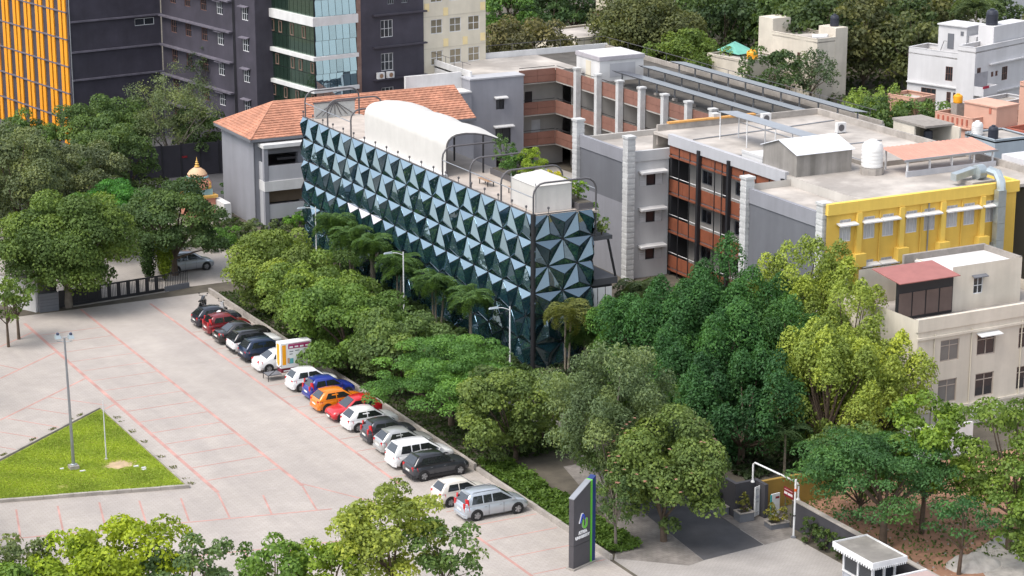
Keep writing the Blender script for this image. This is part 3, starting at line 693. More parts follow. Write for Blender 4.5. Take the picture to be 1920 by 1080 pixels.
CB.part('wall', MB().wall(fNi, 4, 14.9, 0, 9.1, nd), M_BEIGE)
for i, (a, b, z, e) in enumerate(nd): CB.part('door', MB().wb(fNi, a, b, -.12, -.06, z, e), (M_WOODD, M_FRAMEW, M_WOODD, M_WOODD)[i])
CB.part('roof_slab', MB().box(113.02, 164.05, 10.2, 124.9, 205, 10.36).box(103, 205.06, 10.2, 124.9, 214.9, 10.36), M_ROOFD)
CB.part('roof_screed', MB().box(103.2, 205.2, 10.36, 116, 214.7, 10.39), M_ROOFC)
for f, L in ((Fr((103, 215), (103, 205.05)), 9.95), (Fr((125, 215), (103, 215)), 22)):
    CB.part('parapet', MB().wb(f, 0, L, -.2, 0, 0, 11.0), M_WHITE)
for f in (Fr((124.95, 164.1), (124.95, 214.8)),): CB.part('parapet', MB().wb(f, 0, 50.7, -.2, -.01, 10.36, 10.85), M_KERB)
rl = MB()
for y in range(166, 215, 4): rl.tube([(124.8, y, 10.8), (124.8, y, 11.7)], .03, 5)
rl.tube([(124.8, 165, 11.7), (124.8, 214.5, 11.7)], .03, 5)
CB.part('roof_rail', rl, M_PIPE)
rl = MB()
for x in range(104, 125, 3): rl.tube([(x, 214.8, 11.0), (x, 214.8, 11.8)], .03, 5)
rl.tube([(103.2, 214.8, 11.8), (124.8, 214.8, 11.8)], .03, 5).tube([(103.1, 205.2, 11.7), (103.1, 214.8, 11.7)], .03, 5)
CB.part('roof_rail', rl, M_PIPE)
for y in (207, 209, 211, 213): CB.part('roof_rail', MB().tube([(103.1, y, 11.0), (103.1, y, 11.7)], .03, 5), M_PIPE)
bx = CB.part('stair_head', MB().box(113.4, 196.4, 10.37, 118.6, 201.2, 12.55), M_WHITE)
CB.part('parapet_band', MB().box(113.3, 196.3, 12.55, 118.7, 201.3, 12.95), mat('mauve_band', (0.36, 0.34, 0.36), 0.8), bx)
CB.part('roof_top', MB().box(113.5, 196.5, 12.95, 118.5, 201.1, 12.98), M_WHITE, bx)
CB.part('door', MB().box(113.36, 198.2, 10.4, 113.4, 199.2, 12.3), M_CREAM, bx)
CB.part('recess_panel', MB().box(114.6, 196.37, 10.8, 117.6, 196.4, 12.2), M_GREYL, bx)
# grey end block of the north wing
GE = Thing('grey_end_block', 'plain grey stair block with two shaded windows where the tile roof ends', 'building', (105.8, 205, 0))
fG = Fr((102.4, 203.9), (108.62, 203.9)); fG2 = Fr((97.0, 203.6), (102.4, 203.6))
GE.part('wall', MB().wb(fG2, 0, 5.4, -2.2, 0, 0, 9.1), M_GREYW); GE.part('coping', MB().wb(fG2, -.1, 5.4, -2.3, .1, 9.1, 9.25), M_WHITE); GE.part('parapet_wall', MB().wb(fG2, -1.0, 5.4, -2.6, -2.25, 0, 10.9), M_WHITE)
gops = [(3.0, 3.95, 7.0, 8.15), (2.9, 4.7, 3.3, 5.1)]
GE.part('wall', MB().wall(fG, 0, fG.L, 2.0, 10.3, gops).wall(Fr((108.62, 203.9), (108.62, 206)), 0, 2.1, 2.0, 10.3).wall(Fr((102.4, 206), (102.4, 203.9)), 0, 2.1, 0, 10.3).wall(fG, 0, 3.0, 0, 2.0), M_GREYW)
GE.part('roof_slab', MB().box(102.3, 203.8, 10.3, 108.7, 206, 10.45), M_GREYL)
for o in gops: window(GE, fG, *o, 2, 1, M_BLACK); awning(GE, fG, o[0]-.25, o[1]+.25, o[3]+.12, .5, .12)
GE.part('side_panel', MB().wb(fG2, 4.2, 4.9, .01, .06, 5.8, 8.0), mat('orange_brown_panel', (0.42, 0.17, 0.05), 0.7))
# solar arrays
M_SOLAR = glass_mat('solar_panel_glass', (0.5, 0.5, 0.52), (0.035, 0.035, 0.04), 0.06, 0.3, ior=1.35)
for n_, (x, ya, yb, lb) in enumerate(((114.6, 194.3, 166.6, 'solar panel row nearest the white columns'), (118.6, 195.8, 166.0, 'middle solar panel row on the dark roof'), (122.8, 196.6, 164.8, 'farthest solar panel row by the roof edge railing'))):
    S = Thing('solar_array', lb, 'solar panels', (x, (ya+yb)/2, 10.36), 'solar rows on the roof')
    n = int((ya-yb)/1.05); st = (ya-yb)/n
    for i in range(n):
        y0 = yb+i*st+.01; y1 = y0+st-.02
        S.part('panel', MB().hexa([(x-.95, y0, 11.85), (x+.95, y0, 11.62), (x+.95, y1, 11.62), (x-.95, y1, 11.85)], [(x-.95, y0, 11.89), (x+.95, y0, 11.66), (x+.95, y1, 11.66), (x-.95, y1, 11.89)]), M_SOLAR)
    S.part('rail', MB().tube([(x-.7, yb, 11.76), (x-.7, ya, 11.76)], .05, 6).tube([(x+.7, yb, 11.6), (x+.7, ya, 11.6)], .05, 6), M_STEEL)
    k = int((ya-yb)/3.1)
    for i in range(k+1):
        y = yb+.4+i*(ya-yb-.8)/k
        f = S.part('footing', MB().box(x-.2, y-.2, 10.36, x+.2, y+.2, 10.66), M_KERB)
        S.part('post', MB().box(x-.06, y-.06, 10.66, x+.06, y+.06, 11.7), M_STEEL, f)

# ------------------------------------------------------------------ pillar building (grey walls, balconies)
DB = Thing('pillar_building', 'grey and white block with stacked-slate pillars and rust-red balconies', 'building', (104, 150, 0))
fD1 = Fr((96.0, 170.0), (96.0, 161.4)); fD2 = Fr((96.0, 143.0), (96.0, 132.6)); fDW = Fr((96.2, 161.3), (100.1, 161.3))
DB.part('wall', MB().wall(fD1, 0, fD1.L, 0, 6.6), M_GREYW); DB.part('wall', MB().wall(fD1, 0, fD1.L, 6.6, 10.2), M_GREYD)
DB.part('parapet', MB().wb(fD1, -.1, fD1.L, -.25, .08, 10.2, 11.3), M_GREYW)
DB.part('wall', MB().wall(fD2, 0, fD2.L, 0, 10.6), M_GREYD); DB.part('parapet', MB().wb(fD2, 0, fD2.L, -.25, .08, 10.6, 11.75), M_GREYW)
dops = [(1.0, 3.3, z, z+1.05) for z in (8.1, 4.85, 1.55)]
M_PALE = mat('pale_plaster', (0.55, 0.545, 0.54), 0.85, 0.04, 0.6, stain=0.08, streak=0.06)
DB.part('wall', MB().wall(fDW, 0, fDW.L, 0, 10.3, dops), M_PALE)
for a, b, z, e in dops:
    f = MB(); f.wb(fDW, a, a+.7, -.13, -.06, z, e); f.wb(fDW, b-.7, b, -.13, -.06, z, e)
    g_ = DB.part('louvre_panel', f, M_FRAMEW)
    for i in range(5): DB.part('louvre', MB().wb(fDW, a+.04, a+.66, -.06, -.02, z+.08+i*.19, z+.2+i*.19), M_FRAMEW, g_); DB.part('louvre', MB().wb(fDW, b-.66, b-.04, -.06, -.02, z+.08+i*.19, z+.2+i*.19), M_FRAMEW, g_)
    window(DB, fDW, a+.7, b-.7, z, e, 1, 1, M_BLACK); awning(DB, fDW, a-.15, b+.15, e+.2, .7, .16)
DB.part('parapet', MB().wb(fDW, 0, fDW.L+.1, -.25, .1, 10.3, 11.2), M_PALE)
DB.part('roof_slab', MB().box(96.2, 161.5, 10.2, 112.9, 169.9, 10.5), M_ROOFC)
DB.part('parapet', MB().box(96.3, 169.8, 0, 112.9, 170.05, 11.0), M_BEIGE)
for x, y in ((96.0, 170.0), (96.0, 161.2), (96.0, 143.1), (96.0, 132.9)):
    p_ = DB.part('pillar', MB().box(x-.32, y-.4, 0, x+.42, y+.4, 12.45), M_SLATE)
    DB.part('pillar_cap', MB().box(x-.4, y-.48, 12.45, x+.5, y+.48, 12.65), M_SLATE, p_)
    for i in range(26): DB.part('slate_course', MB().box(x-.33-rng.uniform(0, .02), y-.41-rng.uniform(0, .02), .05+i*.475, x+.43, y+.41, .05+i*.475+.3), M_SLATE, p_)
p_ = DB.part('pillar', MB().box(106.2, 163.8, 9, 106.9, 164.5, 13.2), M_SLATE)
# main roof body
DB.part('fascia', MB().box(99.92, 143.6, 11.52, 100.35, 161.2, 12.45), M_GREYL)
DB.part('roof_slab', MB().box(100.1, 132.5, 11.95, 117.4, 163.9, 12.2), M_ROOFC)
DB.part('roof_slab', MB().box(96.1, 132.5, 11.2, 100.05, 143, 11.45), M_ROOFC)
DB.part('wall', MB().wall(Fr((100.08, 144), (100.08, 132.4)), 0, 11.6, 11.3, 12.2), M_BEIGE)
DB.part('parapet', MB().box(100.4, 163.7, 11.0, 117.4, 163.95, 12.75).box(117.2, 133, 11.0, 117.45, 163.7, 12.75), M_KERB)
DB.part('orange_coping', MB().box(101.5, 163.6, 12.75, 110.5, 164.05, 12.9), mat('orange_coping', (0.55, 0.28, 0.08), 0.8, 0.2, 2))
DB.part('wall', MB().wall(Fr((117.4, 132.5), (117.4, 164)), 0, 31.5, 0, 12).wall(Fr((117.4, 164), (100.1, 164)), 0, 17.3, 0, 12).wall(Fr((100.1, 143), (96, 143)), 0, 4.1, 0, 12), M_BEIGE)
# balconies
M_RUST = mat('rust_red_panel', (0.23, 0.072, 0.035), 0.7, 0.12, 1.0, stain=0.15)
fBal = Fr((100.1, 161.2), (100.1, 143.5)); fBi = Fr((101.9, 161.2), (101.9, 143.5)); LB = fBal.L
bops = []
for z in (.3, 3.6, 6.95, 9.0+.95):
    pass
for z in (0.9, 4.1, 7.5): bops += [(2.4, 4.0, z+.9, z+2.1), (7.6, 9.0, z+.9, z+2.1), (12.5, 13.6, z, z+2.3), (5.6, 6.5, z, z+2.3)]
DB.part('back_wall', MB().wall(fBi, 0, LB, 0, 12, bops), M_BEIGE)
for i, (a, b, z, e) in enumerate(bops):
    if i % 4 < 2: window(DB, fBi, a, b, z, e, 2, 1, M_STEEL)
    else: DB.part('door', MB().wb(fBi, a, b, -.12, -.06, z, e), M_WOODD)
for z in (2.45, 5.8, 9.25): DB.part('notice_strip', MB().wb(fBi, 1.6, LB-.5, .01, .05, z+.9, z+1.15), mat('blue_strip', (0.10, 0.10, 0.30), 0.6))
for k, (z0, z1) in enumerate(((10.75, 11.5), (7.45, 8.5), (4.1, 5.15), (.75, 1.8))):
    DB.part('balcony_slab', MB().wb(fBal, 0, LB, -1.8, -.05, z0-.18, z0-.03), M_GREYD)
    for i in range(8):
        DB.part('balcony_panel', MB().wb(fBal, LB*i/8+.015, LB*(i+1)/8-.015, -.1, 0, z0, z1), M_RUST)
    DB.part('balcony_beam', MB().wb(fBal, 0, LB, -.12, .04, z0-.3, z0-.12), M_RUST)
    if k: DB.part('handrail', MB().tube([fBal(0, -.05, z1+.25), fBal(LB, -.05, z1+.25)], .03, 6), M_FRAMEW)
for u in (5.0, 9.6, LB-.3): DB.part('steel_post', MB().wb(fBal, u-.16, u+.16, .05, .36, 0, 11.9), M_BLACK)
for u in (1.6, 3.3, 7.2, 8.3, 11.5, 13.3, 15.2): DB.part('mullion', MB().wb(fBal, u-.035, u+.035, .0, .06, 0, 11.4), M_BLACK)
DB.part('side_screen', MB().box(100.15, 160.9, 0, 101.9, 161.25, 11.9), M_BLACK)
DB.part('low_parapet', MB().box(106.9, 142.75, 12.2, 117.2, 143.0, 12.6), M_KERB)
DB.part('low_parapet', MB().box(107.6, 143.0, 12.2, 107.8, 146.5, 12.5), M_KERB)
sb = DB.part('stair_head', MB().box(100.45, 147.6, 12.2, 103.0, 150.6, 12.75), M_PALE)
DB.part('parapet_rim', MB().box(100.4, 147.5, 12.75, 103.05, 147.7, 12.95).box(100.4, 147.7, 12.75, 100.6, 150.6, 12.95), M_PALE, sb)
for (xa, ya), (xb, yb) in (((100.6, 151.5), (115, 151.2)), ((108.5, 144), (108.8, 163.5)), ((101, 158.9), (116.8, 160.5))):
    DB.part('roof_pipe', MB().tube([(xa, ya, 12.27), ((xa+xb)/2+.1, (ya+yb)/2-.1, 12.27), (xb, yb, 12.27)], .05, 5), M_STEEL)
# rooftop canopy frame, boxes, tanks
CN = Thing('roof_canopy', 'thin sheet canopy on slim posts on the pillar building roof', 'canopy', (104, 152, 12.2))
for x, y in ((103.3, 158.3), (103.3, 154.2), (103.3, 150), (103.3, 146), (105.0, 158.0), (105.0, 154), (105.0, 150), (105.0, 146)):
    CN.part('post', MB().tube([(x, y, 12.2), (x, y, 14.55 if x < 104 else 14.4)], .05, 6), M_FRAMEW)
CN.part('sheet', MB().hexa([(103.2, 145.3, 14.55), (105.2, 145.3, 14.38), (105.2, 158.6, 14.38), (103.2, 158.6, 14.55)], [(103.2, 145.3, 14.6), (105.2, 145.3, 14.43), (105.2, 158.6, 14.43), (103.2, 158.6, 14.6)]), M_STEEL)
ST = Thing('plastic_stool', 'small white stool under the roof canopy', 'stool', (104.2, 147.6, 12.2))
for dx, dy in ((-.15, -.15), (.15, -.15), (.15, .15), (-.15, .15)): ST.part('leg', MB().tube([(104.2+dx*1.3, 147.6+dy*1.3, 12.2), (104.2+dx, 147.6+dy, 12.65)], .03, 6), M_WHITE)
ST.part('seat', MB().box(104.0, 147.4, 12.65, 104.4, 147.8, 12.7), M_WHITE)
M_CONCW = mat('streaked_concrete', (0.36, 0.335, 0.31), 0.9, 0.1, 0.8, stain=0.2, streak=0.35)
BX = Thing('roof_concrete_room', 'streaky concrete roof room with bright sloped sheet top', 'roof room', (102.5, 145, 12))
BX.part('wall', MB().prism([(100.3, 142.6), (105.6, 142.6), (105.6, 147.3), (100.3, 147.3)], 11.9, 14.0), M_CONCW)
BX.part('gable', MB().add([(100.3, 142.6, 14.0), (100.3, 147.3, 14.0), (100.3, 145, 14.75), (105.6, 142.6, 14.0), (105.6, 147.3, 14.0), (105.6, 145, 14.75)], [(0, 2, 1), (3, 4, 5)]), M_CONCW)
BX.part('roof_sheet', MB().hexa([(100.15, 142.4, 13.96), (105.75, 142.4, 13.96), (105.75, 145, 14.78), (100.15, 145, 14.78)], [(100.15, 142.4, 14.02), (105.75, 142.4, 14.02), (105.75, 145, 14.84), (100.15, 145, 14.84)]).hexa([(100.15, 145, 14.78), (105.75, 145, 14.78), (105.75, 147.5, 13.96), (100.15, 147.5, 13.96)], [(100.15, 145, 14.84), (105.75, 145, 14.84), (105.75, 147.5, 14.02), (100.15, 147.5, 14.02)]), mat('bright_sheet', (0.72, 0.73, 0.76), 0.5, 0.04))
def tank(x, y, z, r, h, m, label, group=None, plinth=None, ribs=True):
    T = Thing('water_tank', label, 'water tank', (x, y, z), group)
    if plinth: T.part('plinth', MB().lathe([(r*1.12, 0), (r*1.12, plinth)], (x, y, z), 10), M_KERB); z += plinth
    pr = [(r*.9, 0), (r, .05)]
    if ribs:
        for i in range(5): q = .1+h*.7*i/5; pr += [(r, q), (r*1.035, q+h*.04), (r, q+h*.09)]
    pr += [(r, h*.78), (r*.82, h*.93), (r*.4, h), ]
    b = T.part('body', MB().lathe(pr, (x, y, z), 18), m, smooth=35)
    T.part('lid', MB().lathe([(r*.42, 0), (r*.42, .1), (r*.3, .14)], (x, y, z+h-.03), 12), m, b)
    return T
M_TANKW = mat('white_tank_plastic', (0.72, 0.71, 0.69), 0.5, 0.05, stain=0.1); M_TANKB = mat('black_tank_plastic', (0.025, 0.028, 0.04), 0.45); M_TANKY = mat('yellow_tank_plastic', (0.75, 0.32, 0.01), 0.45)
tank(106.4, 141.0, 12.2, .85, 2.1, M_TANKW, 'big ribbed white water tank on a round concrete plinth', None, .55)
SH = Thing('roof_shed', 'open roof shed with salmon corrugated sheet on white posts', 'shed', (112.5, 140.5, 12.2))
sm = MB(); nx = 40
sx0, sx1 = 107.8, 117.0
for i in range(nx+1):
    x = sx0+(sx1-sx0)*i/nx; h = .05*(i % 2)
    sm.v += [(x, 138.6, 13.55+h), (x, 141.8, 14.0+h)]
for i in range(nx): sm.f.append((2*i, 2*i+2, 2*i+3, 2*i+1))
SH.part('roof_sheet', sm, mat('salmon_sheet', (0.56, 0.27, 0.20), 0.6, 0.08, 1.0, stain=0.1))
SH.part('gutter', MB().box(sx0-.05, 138.5, 13.42, sx1+.05, 138.62, 13.6), M_STEEL)
for x in (108.2, 110.4, 112.6, 114.8, 116.7):
    for y in (138.8, 141.6): SH.part('post', MB().box(x-.06, y-.06, 12.2, x+.06, y+.06, 13.5 if y < 140 else 13.9), M_FRAMEW)
SH.part('low_wall', MB().box(108, 138.55, 12.2, 116.9, 138.75, 12.65), M_GREYL)
for x, y, z, lb in ((110.6, 162.2, 12.2, 'white outdoor AC unit at the near end of the solar roof'), (113.9, 155.6, 12.2, 'white outdoor AC unit beside the weathered parapet')):
    A = Thing('ac_unit', lb, 'AC unit', (x, y, z)); b = A.part('casing', MB().box(x-.45, y-.2, z+.1, x+.45, y+.2, z+.95), M_WHITE)
    for dx in (-.35, .35): A.part('foot', MB().box(x+dx-.05, y-.2, z, x+dx+.05, y+.2, z+.1), M_PIPE)
    A.part('grille', MB().lathe([(.3, 0), (.3, .02)], (x-.05, y-.225, z+.52), 12, 'y'), M_PIPE, b)

# ------------------------------------------------------------------ yellow building
M_YW = mat('yellow_wall', (0.72, 0.465, 0.085), 0.8, 0.05, 0.5, 0.1, 25, stain=0.07, streak=0.08)
M_YP = mat('yellow_trim', (0.80, 0.55, 0.11), 0.8, 0.04, 0.6, streak=0.10, stain=0.06)
YB = Thing('yellow_building', 'bright yellow three-storey block with white window shades', 'building', (105, 133, 0))
fY = Fr((95.4, 132.3), (113.8, 132.3))
wx = [97.66, 99.86, 101.6, 103.8, 105.5, 107.65, 109.3, 111.2]
yops = [(x-95.4-.55, x-95.4+.5, z, z+1.72) for z in (9.55, 6.2, 2.9) for x in wx]
YB.part('wall', MB().wall(fY, .5, 18.4, 0, 11.9, yops).wall(Fr((113.8, 132.3), (113.8, 138)), 0, 5.7, 0, 11.9), M_YW)
YB.part('parapet', MB().wb(fY, .5, 18.55, -.25, .18, 11.75, 12.6), M_YP)
YB.part('parapet', MB().box(113.6, 132.5, 11.9, 113.95, 138, 12.6), M_YP)
for i, o in enumerate(yops):
    window(YB, fY, *o, 3, 1, M_FRAMEW, mat('curtained_glass', (0.46, 0.46, 0.47), 0.25), fw=.05, transom=.78)
    awning(YB, fY, o[0]-.3, o[1]+.3, o[3]-.3, .6, .1)
for x in (98.75, 102.7, 106.6, 110.4):
    YB.part('pilaster', MB().wb(fY, x-95.4-.22, x-95.4+.22, .003, .28, 0, 11.72), M_YP)
    for z in (7.6, 4.2): YB.part('corbel_box', MB().wb(fY, x-95.4-.5, x-95.4+.5, .003, .6, z, z+1.0), M_YP)
for x in (100.75, 104.6, 108.5): YB.part('drain_pipe', MB().tube([fY(x-95.4, .08, 0), fY(x-95.4, .08, 11.6)], .05, 6), M_YW)
YB.part('grey_pipe', MB().tube([fY(9.9, .1, 11.7), fY(9.85, .1, 0)], .06, 6), M_STEEL)
YB.part('lower_panel', MB().wb(fY, 16.0, 18.2, .004, .05, 0, 6.8), M_GREYW)
M_GALV = mat('galvanised_duct', (0.45, 0.50, 0.51), 0.35, 0.1, 2.0, metal=0.7)
DU = Thing('exhaust_duct', 'tall galvanised exhaust duct bending over the yellow parapet', 'duct', (112.0, 131.9, 0))
fdu = Fr((111.3, 132.1), t=(1, 0))
for i in range(9): DU.part('section', MB().wb(fdu, .1, .85, .05, .6, .3+i*1.32, 1.6+i*1.32), M_GALV)
DU.part('elbow', MB().tube([(111.8, 131.75, 12.1), (111.8, 131.85, 12.8), (111.8, 132.3, 13.35), (111.8, 133.2, 13.4)], .36, 8), M_GALV, smooth=40)
DU.part('fan_housing', MB().lathe([(.25, -.4), (.6, -.35), (.6, .35), (.25, .4)], (111.6, 134.2, 13.1), 14, 'x'), M_GALV, smooth=40)
DU.part('outlet', MB().hexa([(109.3, 134.1, 12.6), (111.2, 134.1, 13.0), (111.2, 134.8, 13.0), (109.3, 134.8, 12.6)], [(109.3, 134.1, 13.15), (111.2, 134.1, 13.5), (111.2, 134.8, 13.5), (109.3, 134.8, 13.15)]), M_GALV)
DU.part('plinth', MB().box(110.3, 133.3, 12.2, 112.6, 135.2, 12.55), M_KERB)
NET = Thing('green_net_screen', 'green construction net beside the yellow building at the frame edge', 'net', (115, 131, 0))
NET.part('net', MB().box(114.4, 131.0, 1.5, 118, 131.06, 11.2), mat('green_net', (0.01, 0.20, 0.10), 0.9, 0.2, 2))
for x in (114.4, 116.2, 118): NET.part('pole', MB().tube([(x, 131.2, 0), (x, 131.2, 11.4)], .06, 6), M_FRAMEW)

# ------------------------------------------------------------------ cream house at the right edge
M_CREAM2 = mat('cream_house_wall', (0.66, 0.595, 0.50), 0.85, 0.04, 0.5, 0.1, 25, stain=0.10, streak=0.12)
FH = Thing('cream_house', 'cream three-storey house with set-back roof room beside the site', 'building', (97, 118, 0))
fF = Fr((92.4, 116.5), (106, 116.5)); fFl = Fr((92.4, 126.4), (92.4, 116.5))
o0 = 92.4
fops = [(x-o0, x-o0+1.62, 4.9, 6.45) for x in (94.36, 97.53, 101.2)] + [(x-o0, x-o0+1.62, 1.9, 3.6) for x in (94.32, 97.55, 101.2)]
FH.part('wall', MB().wall(fF, 0, fF.L, 0, 8.1, fops).wall(fFl, 0, fFl.L, 0, 8.1).wall(Fr((106, 116.5), (106, 126.4)), 0, 9.9, 0, 8.1).wall(Fr((106, 126.4), (92.4, 126.4)), 0, 13.6, 0, 8.1), M_CREAM2)
FH.part('parapet', MB().wb(fF, -.1, fF.L, -.2, .1, 7.3, 8.2), M_CREAM2)
for z in (6.72, 1.45): FH.part('cornice', MB().wb(fF, -.1, fF.L, .003, .14, z, z+.16), M_CREAM2)
FH.part('terrace', MB().box(92.5, 116.7, 7.2, 105.9, 126.3, 7.35), M_ROOFC)
for i, o in enumerate(fops): window(FH, fF, *o, 2, 2, mat('tan_frame', (.38, .32, .27), .6), mat('grey_curtain_glass', (.17, .165, .155), .25) if i in (0, 3) else M_GLASSD, transom=.72, fw=.07)
awning(FH, fF, 97.53-o0-.1, 97.53-o0+1.8, 6.5, .6, .06)
for u in (1.4, 4.6, 9.0, 12.0): FH.part('drain_pipe', MB().tube([fF(u, .06, 0), fF(u, .06, 7.0)], .04, 6), M_CREAM)
fFr = Fr((97.45, 119.4), (103.6, 119.4))
rop = [(1.9, 2.75, 8.4, 9.6)]
FH.part('roof_room', MB().wall(fFr, 0, fFr.L, 7.3, 10.6, rop).wall(Fr((97.45, 123.6), (97.45, 119.4)), 0, 4.2, 7.3, 10.3).wall(Fr((103.6, 119.4), (103.6, 123.6)), 0, 4.2, 7.3, 10.3).wall(Fr((103.6, 123.7), (92.6, 123.7)), 0, 11, 7.3, 10.0), M_CREAM2)
window(FH, fFr, *rop[0], 2, 2); awning(FH, fFr, 1.7, 2.95, 9.75, .35, .06, M_GREYD)
M_BLOCK = mat('grey_block_parapet', (0.30, 0.27, 0.24), 0.9, 0.15, 3.0, stain=0.2)
FH.part('room_roof', MB().box(97.3, 119.45, 10.05, 103.6, 123.6, 10.2), M_WHITE)
FH.part('room_parapet', MB().box(96.4, 123.5, 9.9, 103.7, 123.75, 10.65).box(103.5, 119.6, 10.2, 103.75, 123.5, 10.6), M_BLOCK)
fDk = Fr((92.6, 119.2), (97.4, 119.2))
FH.part('glazed_front', MB().wb(fDk, 0, 4.8, -.2, -.02, 7.4, 10.1), M_BLACK)
for i in range(4):
    FH.part('blind_pane', MB().wb(fDk, .15+i*1.17, 1.2+i*1.17, -.02, .02, 7.6, 9.3), mat('brown_blind_glass', (0.12, 0.085, 0.075), 0.3))
FH.part('roof_sheet', MB().hexa([(92.3, 118.6, 10.15), (97.5, 118.6, 10.15), (97.5, 121.8, 10.5), (92.3, 121.8, 10.5)], [(92.3, 118.6, 10.21), (97.5, 118.6, 10.21), (97.5, 121.8, 10.56), (92.3, 121.8, 10.56)]), mat('dusty_red_sheet', (0.30, 0.115, 0.10), 0.6, 0.1, 1.5))
for x, z in ((97.0, .7), (98.8, .75)): FH.part('air_conditioner', MB().wb(fF, x-o0, x-o0+.85, .15, .5, z, z+.6), M_WHITE)
GS = Thing('site_boundary_wall', 'pale plastered wall end standing beside the cream house', 'wall', (89, 113, 0))
GS.part('wall', MB().prism([(88.6, 112.4), (93.5, 111.6), (93.5, 111.85), (88.6, 112.65)], 0, 2.2), M_WHITE); GS.part('pier', MB().box(88.35, 112.3, 0, 88.75, 112.75, 2.5), M_WHITE)

# ------------------------------------------------------------------ houses far behind
M_PINK = mat('salmon_house_wall', (0.62, 0.36, 0.27), 0.85, 0.05, 0.6, stain=0.1, streak=0.08)
M_TERR = mat('red_terrace_trim', (0.42, 0.13, 0.085), 0.8)
M_BLUEG = mat('blue_grey_house_wall', (0.34, 0.39, 0.43), 0.85, 0.05, 0.6, streak=0.08)
M_HW = mat('white_house_wall', (0.60, 0.59, 0.595), 0.85, 0.03, 0.6, stain=0.08, streak=0.08)
def house(name, label, o, rot, wd, dp, ht, m, wins=(), rwins=(), parapet=.7, fm=None, gm=None, cat='house'):
    """o = front corner seen by the camera; left face runs back along +t1, right face along t2"""
    a = R(rot); t1 = (-math.sin(a), math.cos(a)); t2 = (math.cos(a), math.sin(a))
    p1 = (o[0]+t1[0]*wd, o[1]+t1[1]*wd); p2 = (o[0]+t2[0]*dp, o[1]+t2[1]*dp); p3 = (p1[0]+t2[0]*dp, p1[1]+t2[1]*dp)
    T = Thing(name, label, cat, (*o, 0)); fl = Fr(p1, o); fr = Fr(o, p2)
    T.part('wall', MB().wall(fl, 0, wd, 0, ht, wins, .1), m); T.part('wall', MB().wall(fr, 0, dp, 0, ht, rwins, .1), m)
    T.part('wall', MB().wall(Fr(p2, p3), 0, wd, 0, ht).wall(Fr(p3, p1), 0, dp, 0, ht), m)
    T.part('roof_slab', MB().prism([p1, o, p2, p3], ht-parapet-.15, ht-parapet), M_ROOFC)
    q = MB()
    for f, L in ((fl, wd), (fr, dp), (Fr(p2, p3), wd), (Fr(p3, p1), dp)): q.wb(f, 0.02, L-.02, -.16, .03, ht-.02, ht+.06)
    T.part('coping', q, m)
    T.part('parapet_inner', MB().wall(fl, 0, wd, ht-parapet, ht, (), .1, -.14).wall(fr, 0, dp, ht-parapet, ht, (), .1, -.14), m)
    for ww in wins: window(T, fl, *ww, 3, 2, fm or M_FRAMEW, gm, d=-.09)
    for ww in rwins: window(T, fr, *ww, 3, 2, fm or M_FRAMEW, gm, d=-.09)
    T.fl, T.fr, T.t1, T.t2 = fl, fr, t1, t2
    return T
W1 = house('white_house', 'white flat-roofed house with a tall roof room and red barred windows', (168.65, 205.4), 18, 8.7, 4.0, 7.7, M_HW,
           [(5.3, 6.3, 4.3, 6.0), (2.0, 4.1, 1.6, 3.1), (5.6, 6.2, 1.4, 3.0), (6.5, 7.4, 2.3, 3.0)], [(.5, 2.4, 4.2, 5.9)], .6, M_FRAMEB)
fa = Fr(W1.fl(3.2, -1.3, 0)[:2], W1.fl(7.6, -1.3, 0)[:2])
rr = W1.part('roof_room', MB().wb(fa, 0, 3.9, -3.5, 0, 7.1, 10.6), M_HW)
W1.part('room_roof', MB().wb(fa, -.1, 4.1, -3.6, .2, 10.6, 10.75), M_HW, rr)
W1.part('door', MB().wb(fa, 1.35, 2.2, .003, .06, 7.9, 9.7), M_GREYD, rr); W1.part('vent_window', MB().wb(fa, 3.1, 3.5, .003, .05, 9.6, 10.1), M_GREYD, rr)
W1.part('side_box', MB().wb(fa, 3.95, 5.0, -2.0, -.4, 7.1, 9.6), M_HW, rr)
W1.part('stair_rail', MB().tube([fa(.5, .4, 7.2), fa(1.1, .4, 8.8), fa(1.5, .4, 8.8)], .04, 5), M_PIPE)
W1.part('lintel_ledge', MB().wb(W1.fl, 0, 8.75, .003, .25, 3.5, 3.65), M_HW)
W2 = house('white_apartment_house', 'white apartment house with stacked balconies at the right edge', (166.0, 201.4), 18, 2.4, 12, 9.3, M_HW,
           [], [(.5, 1.3, 5.2, 6.9), (.5, 1.4, 1.6, 3.2), (3.5, 4.0, 5.5, 6.1), (4.4, 4.9, 5.5, 6.1), (3.5, 4.0, 2.4, 3.0), (4.4, 4.9, 2.4, 3.0), (5.8, 7.0, 1.5, 3.1), (5.8, 7.0, 4.8, 6.4)], .5, M_FRAMEB)
for z in (3.9, .9):
    W2.part('loggia_shade_panel', MB().wb(W2.fr, .05, 2.8, .004, .02, z, z+2.4), mat('painted_loggia_shade', (.30, .295, .31), .85))  # flat grey panel paints the shade of a recessed balcony onto the wall
    W2.part('balcony', MB().wb(W2.fr, .02, 2.9, .01, 1.3, z-.12, z).wb(W2.fr, .02, 2.9, 1.2, 1.32, z, z+.95).wb(W2.fr, .02, .14, .01, 1.2, z, z+.95).wb(W2.fr, 2.78, 2.9, .01, 1.2, z, z+.95), M_HW)
W2.part('door', MB().wb(W2.fr, 1.8, 2.5, .005, .05, .95, 3.0), M_DOORB); W2.part('red_cloth', MB().wb(W2.fr, -.2, 1.1, 1.33, 1.36, 4.7, 5.0), mat('red_cloth', (.4, .03, .06)))
W2.part('upper_storey', MB().wb(W2.fr, 4.4, 11.5, -2.6, -.5, 8.4, 11.2), M_HW)
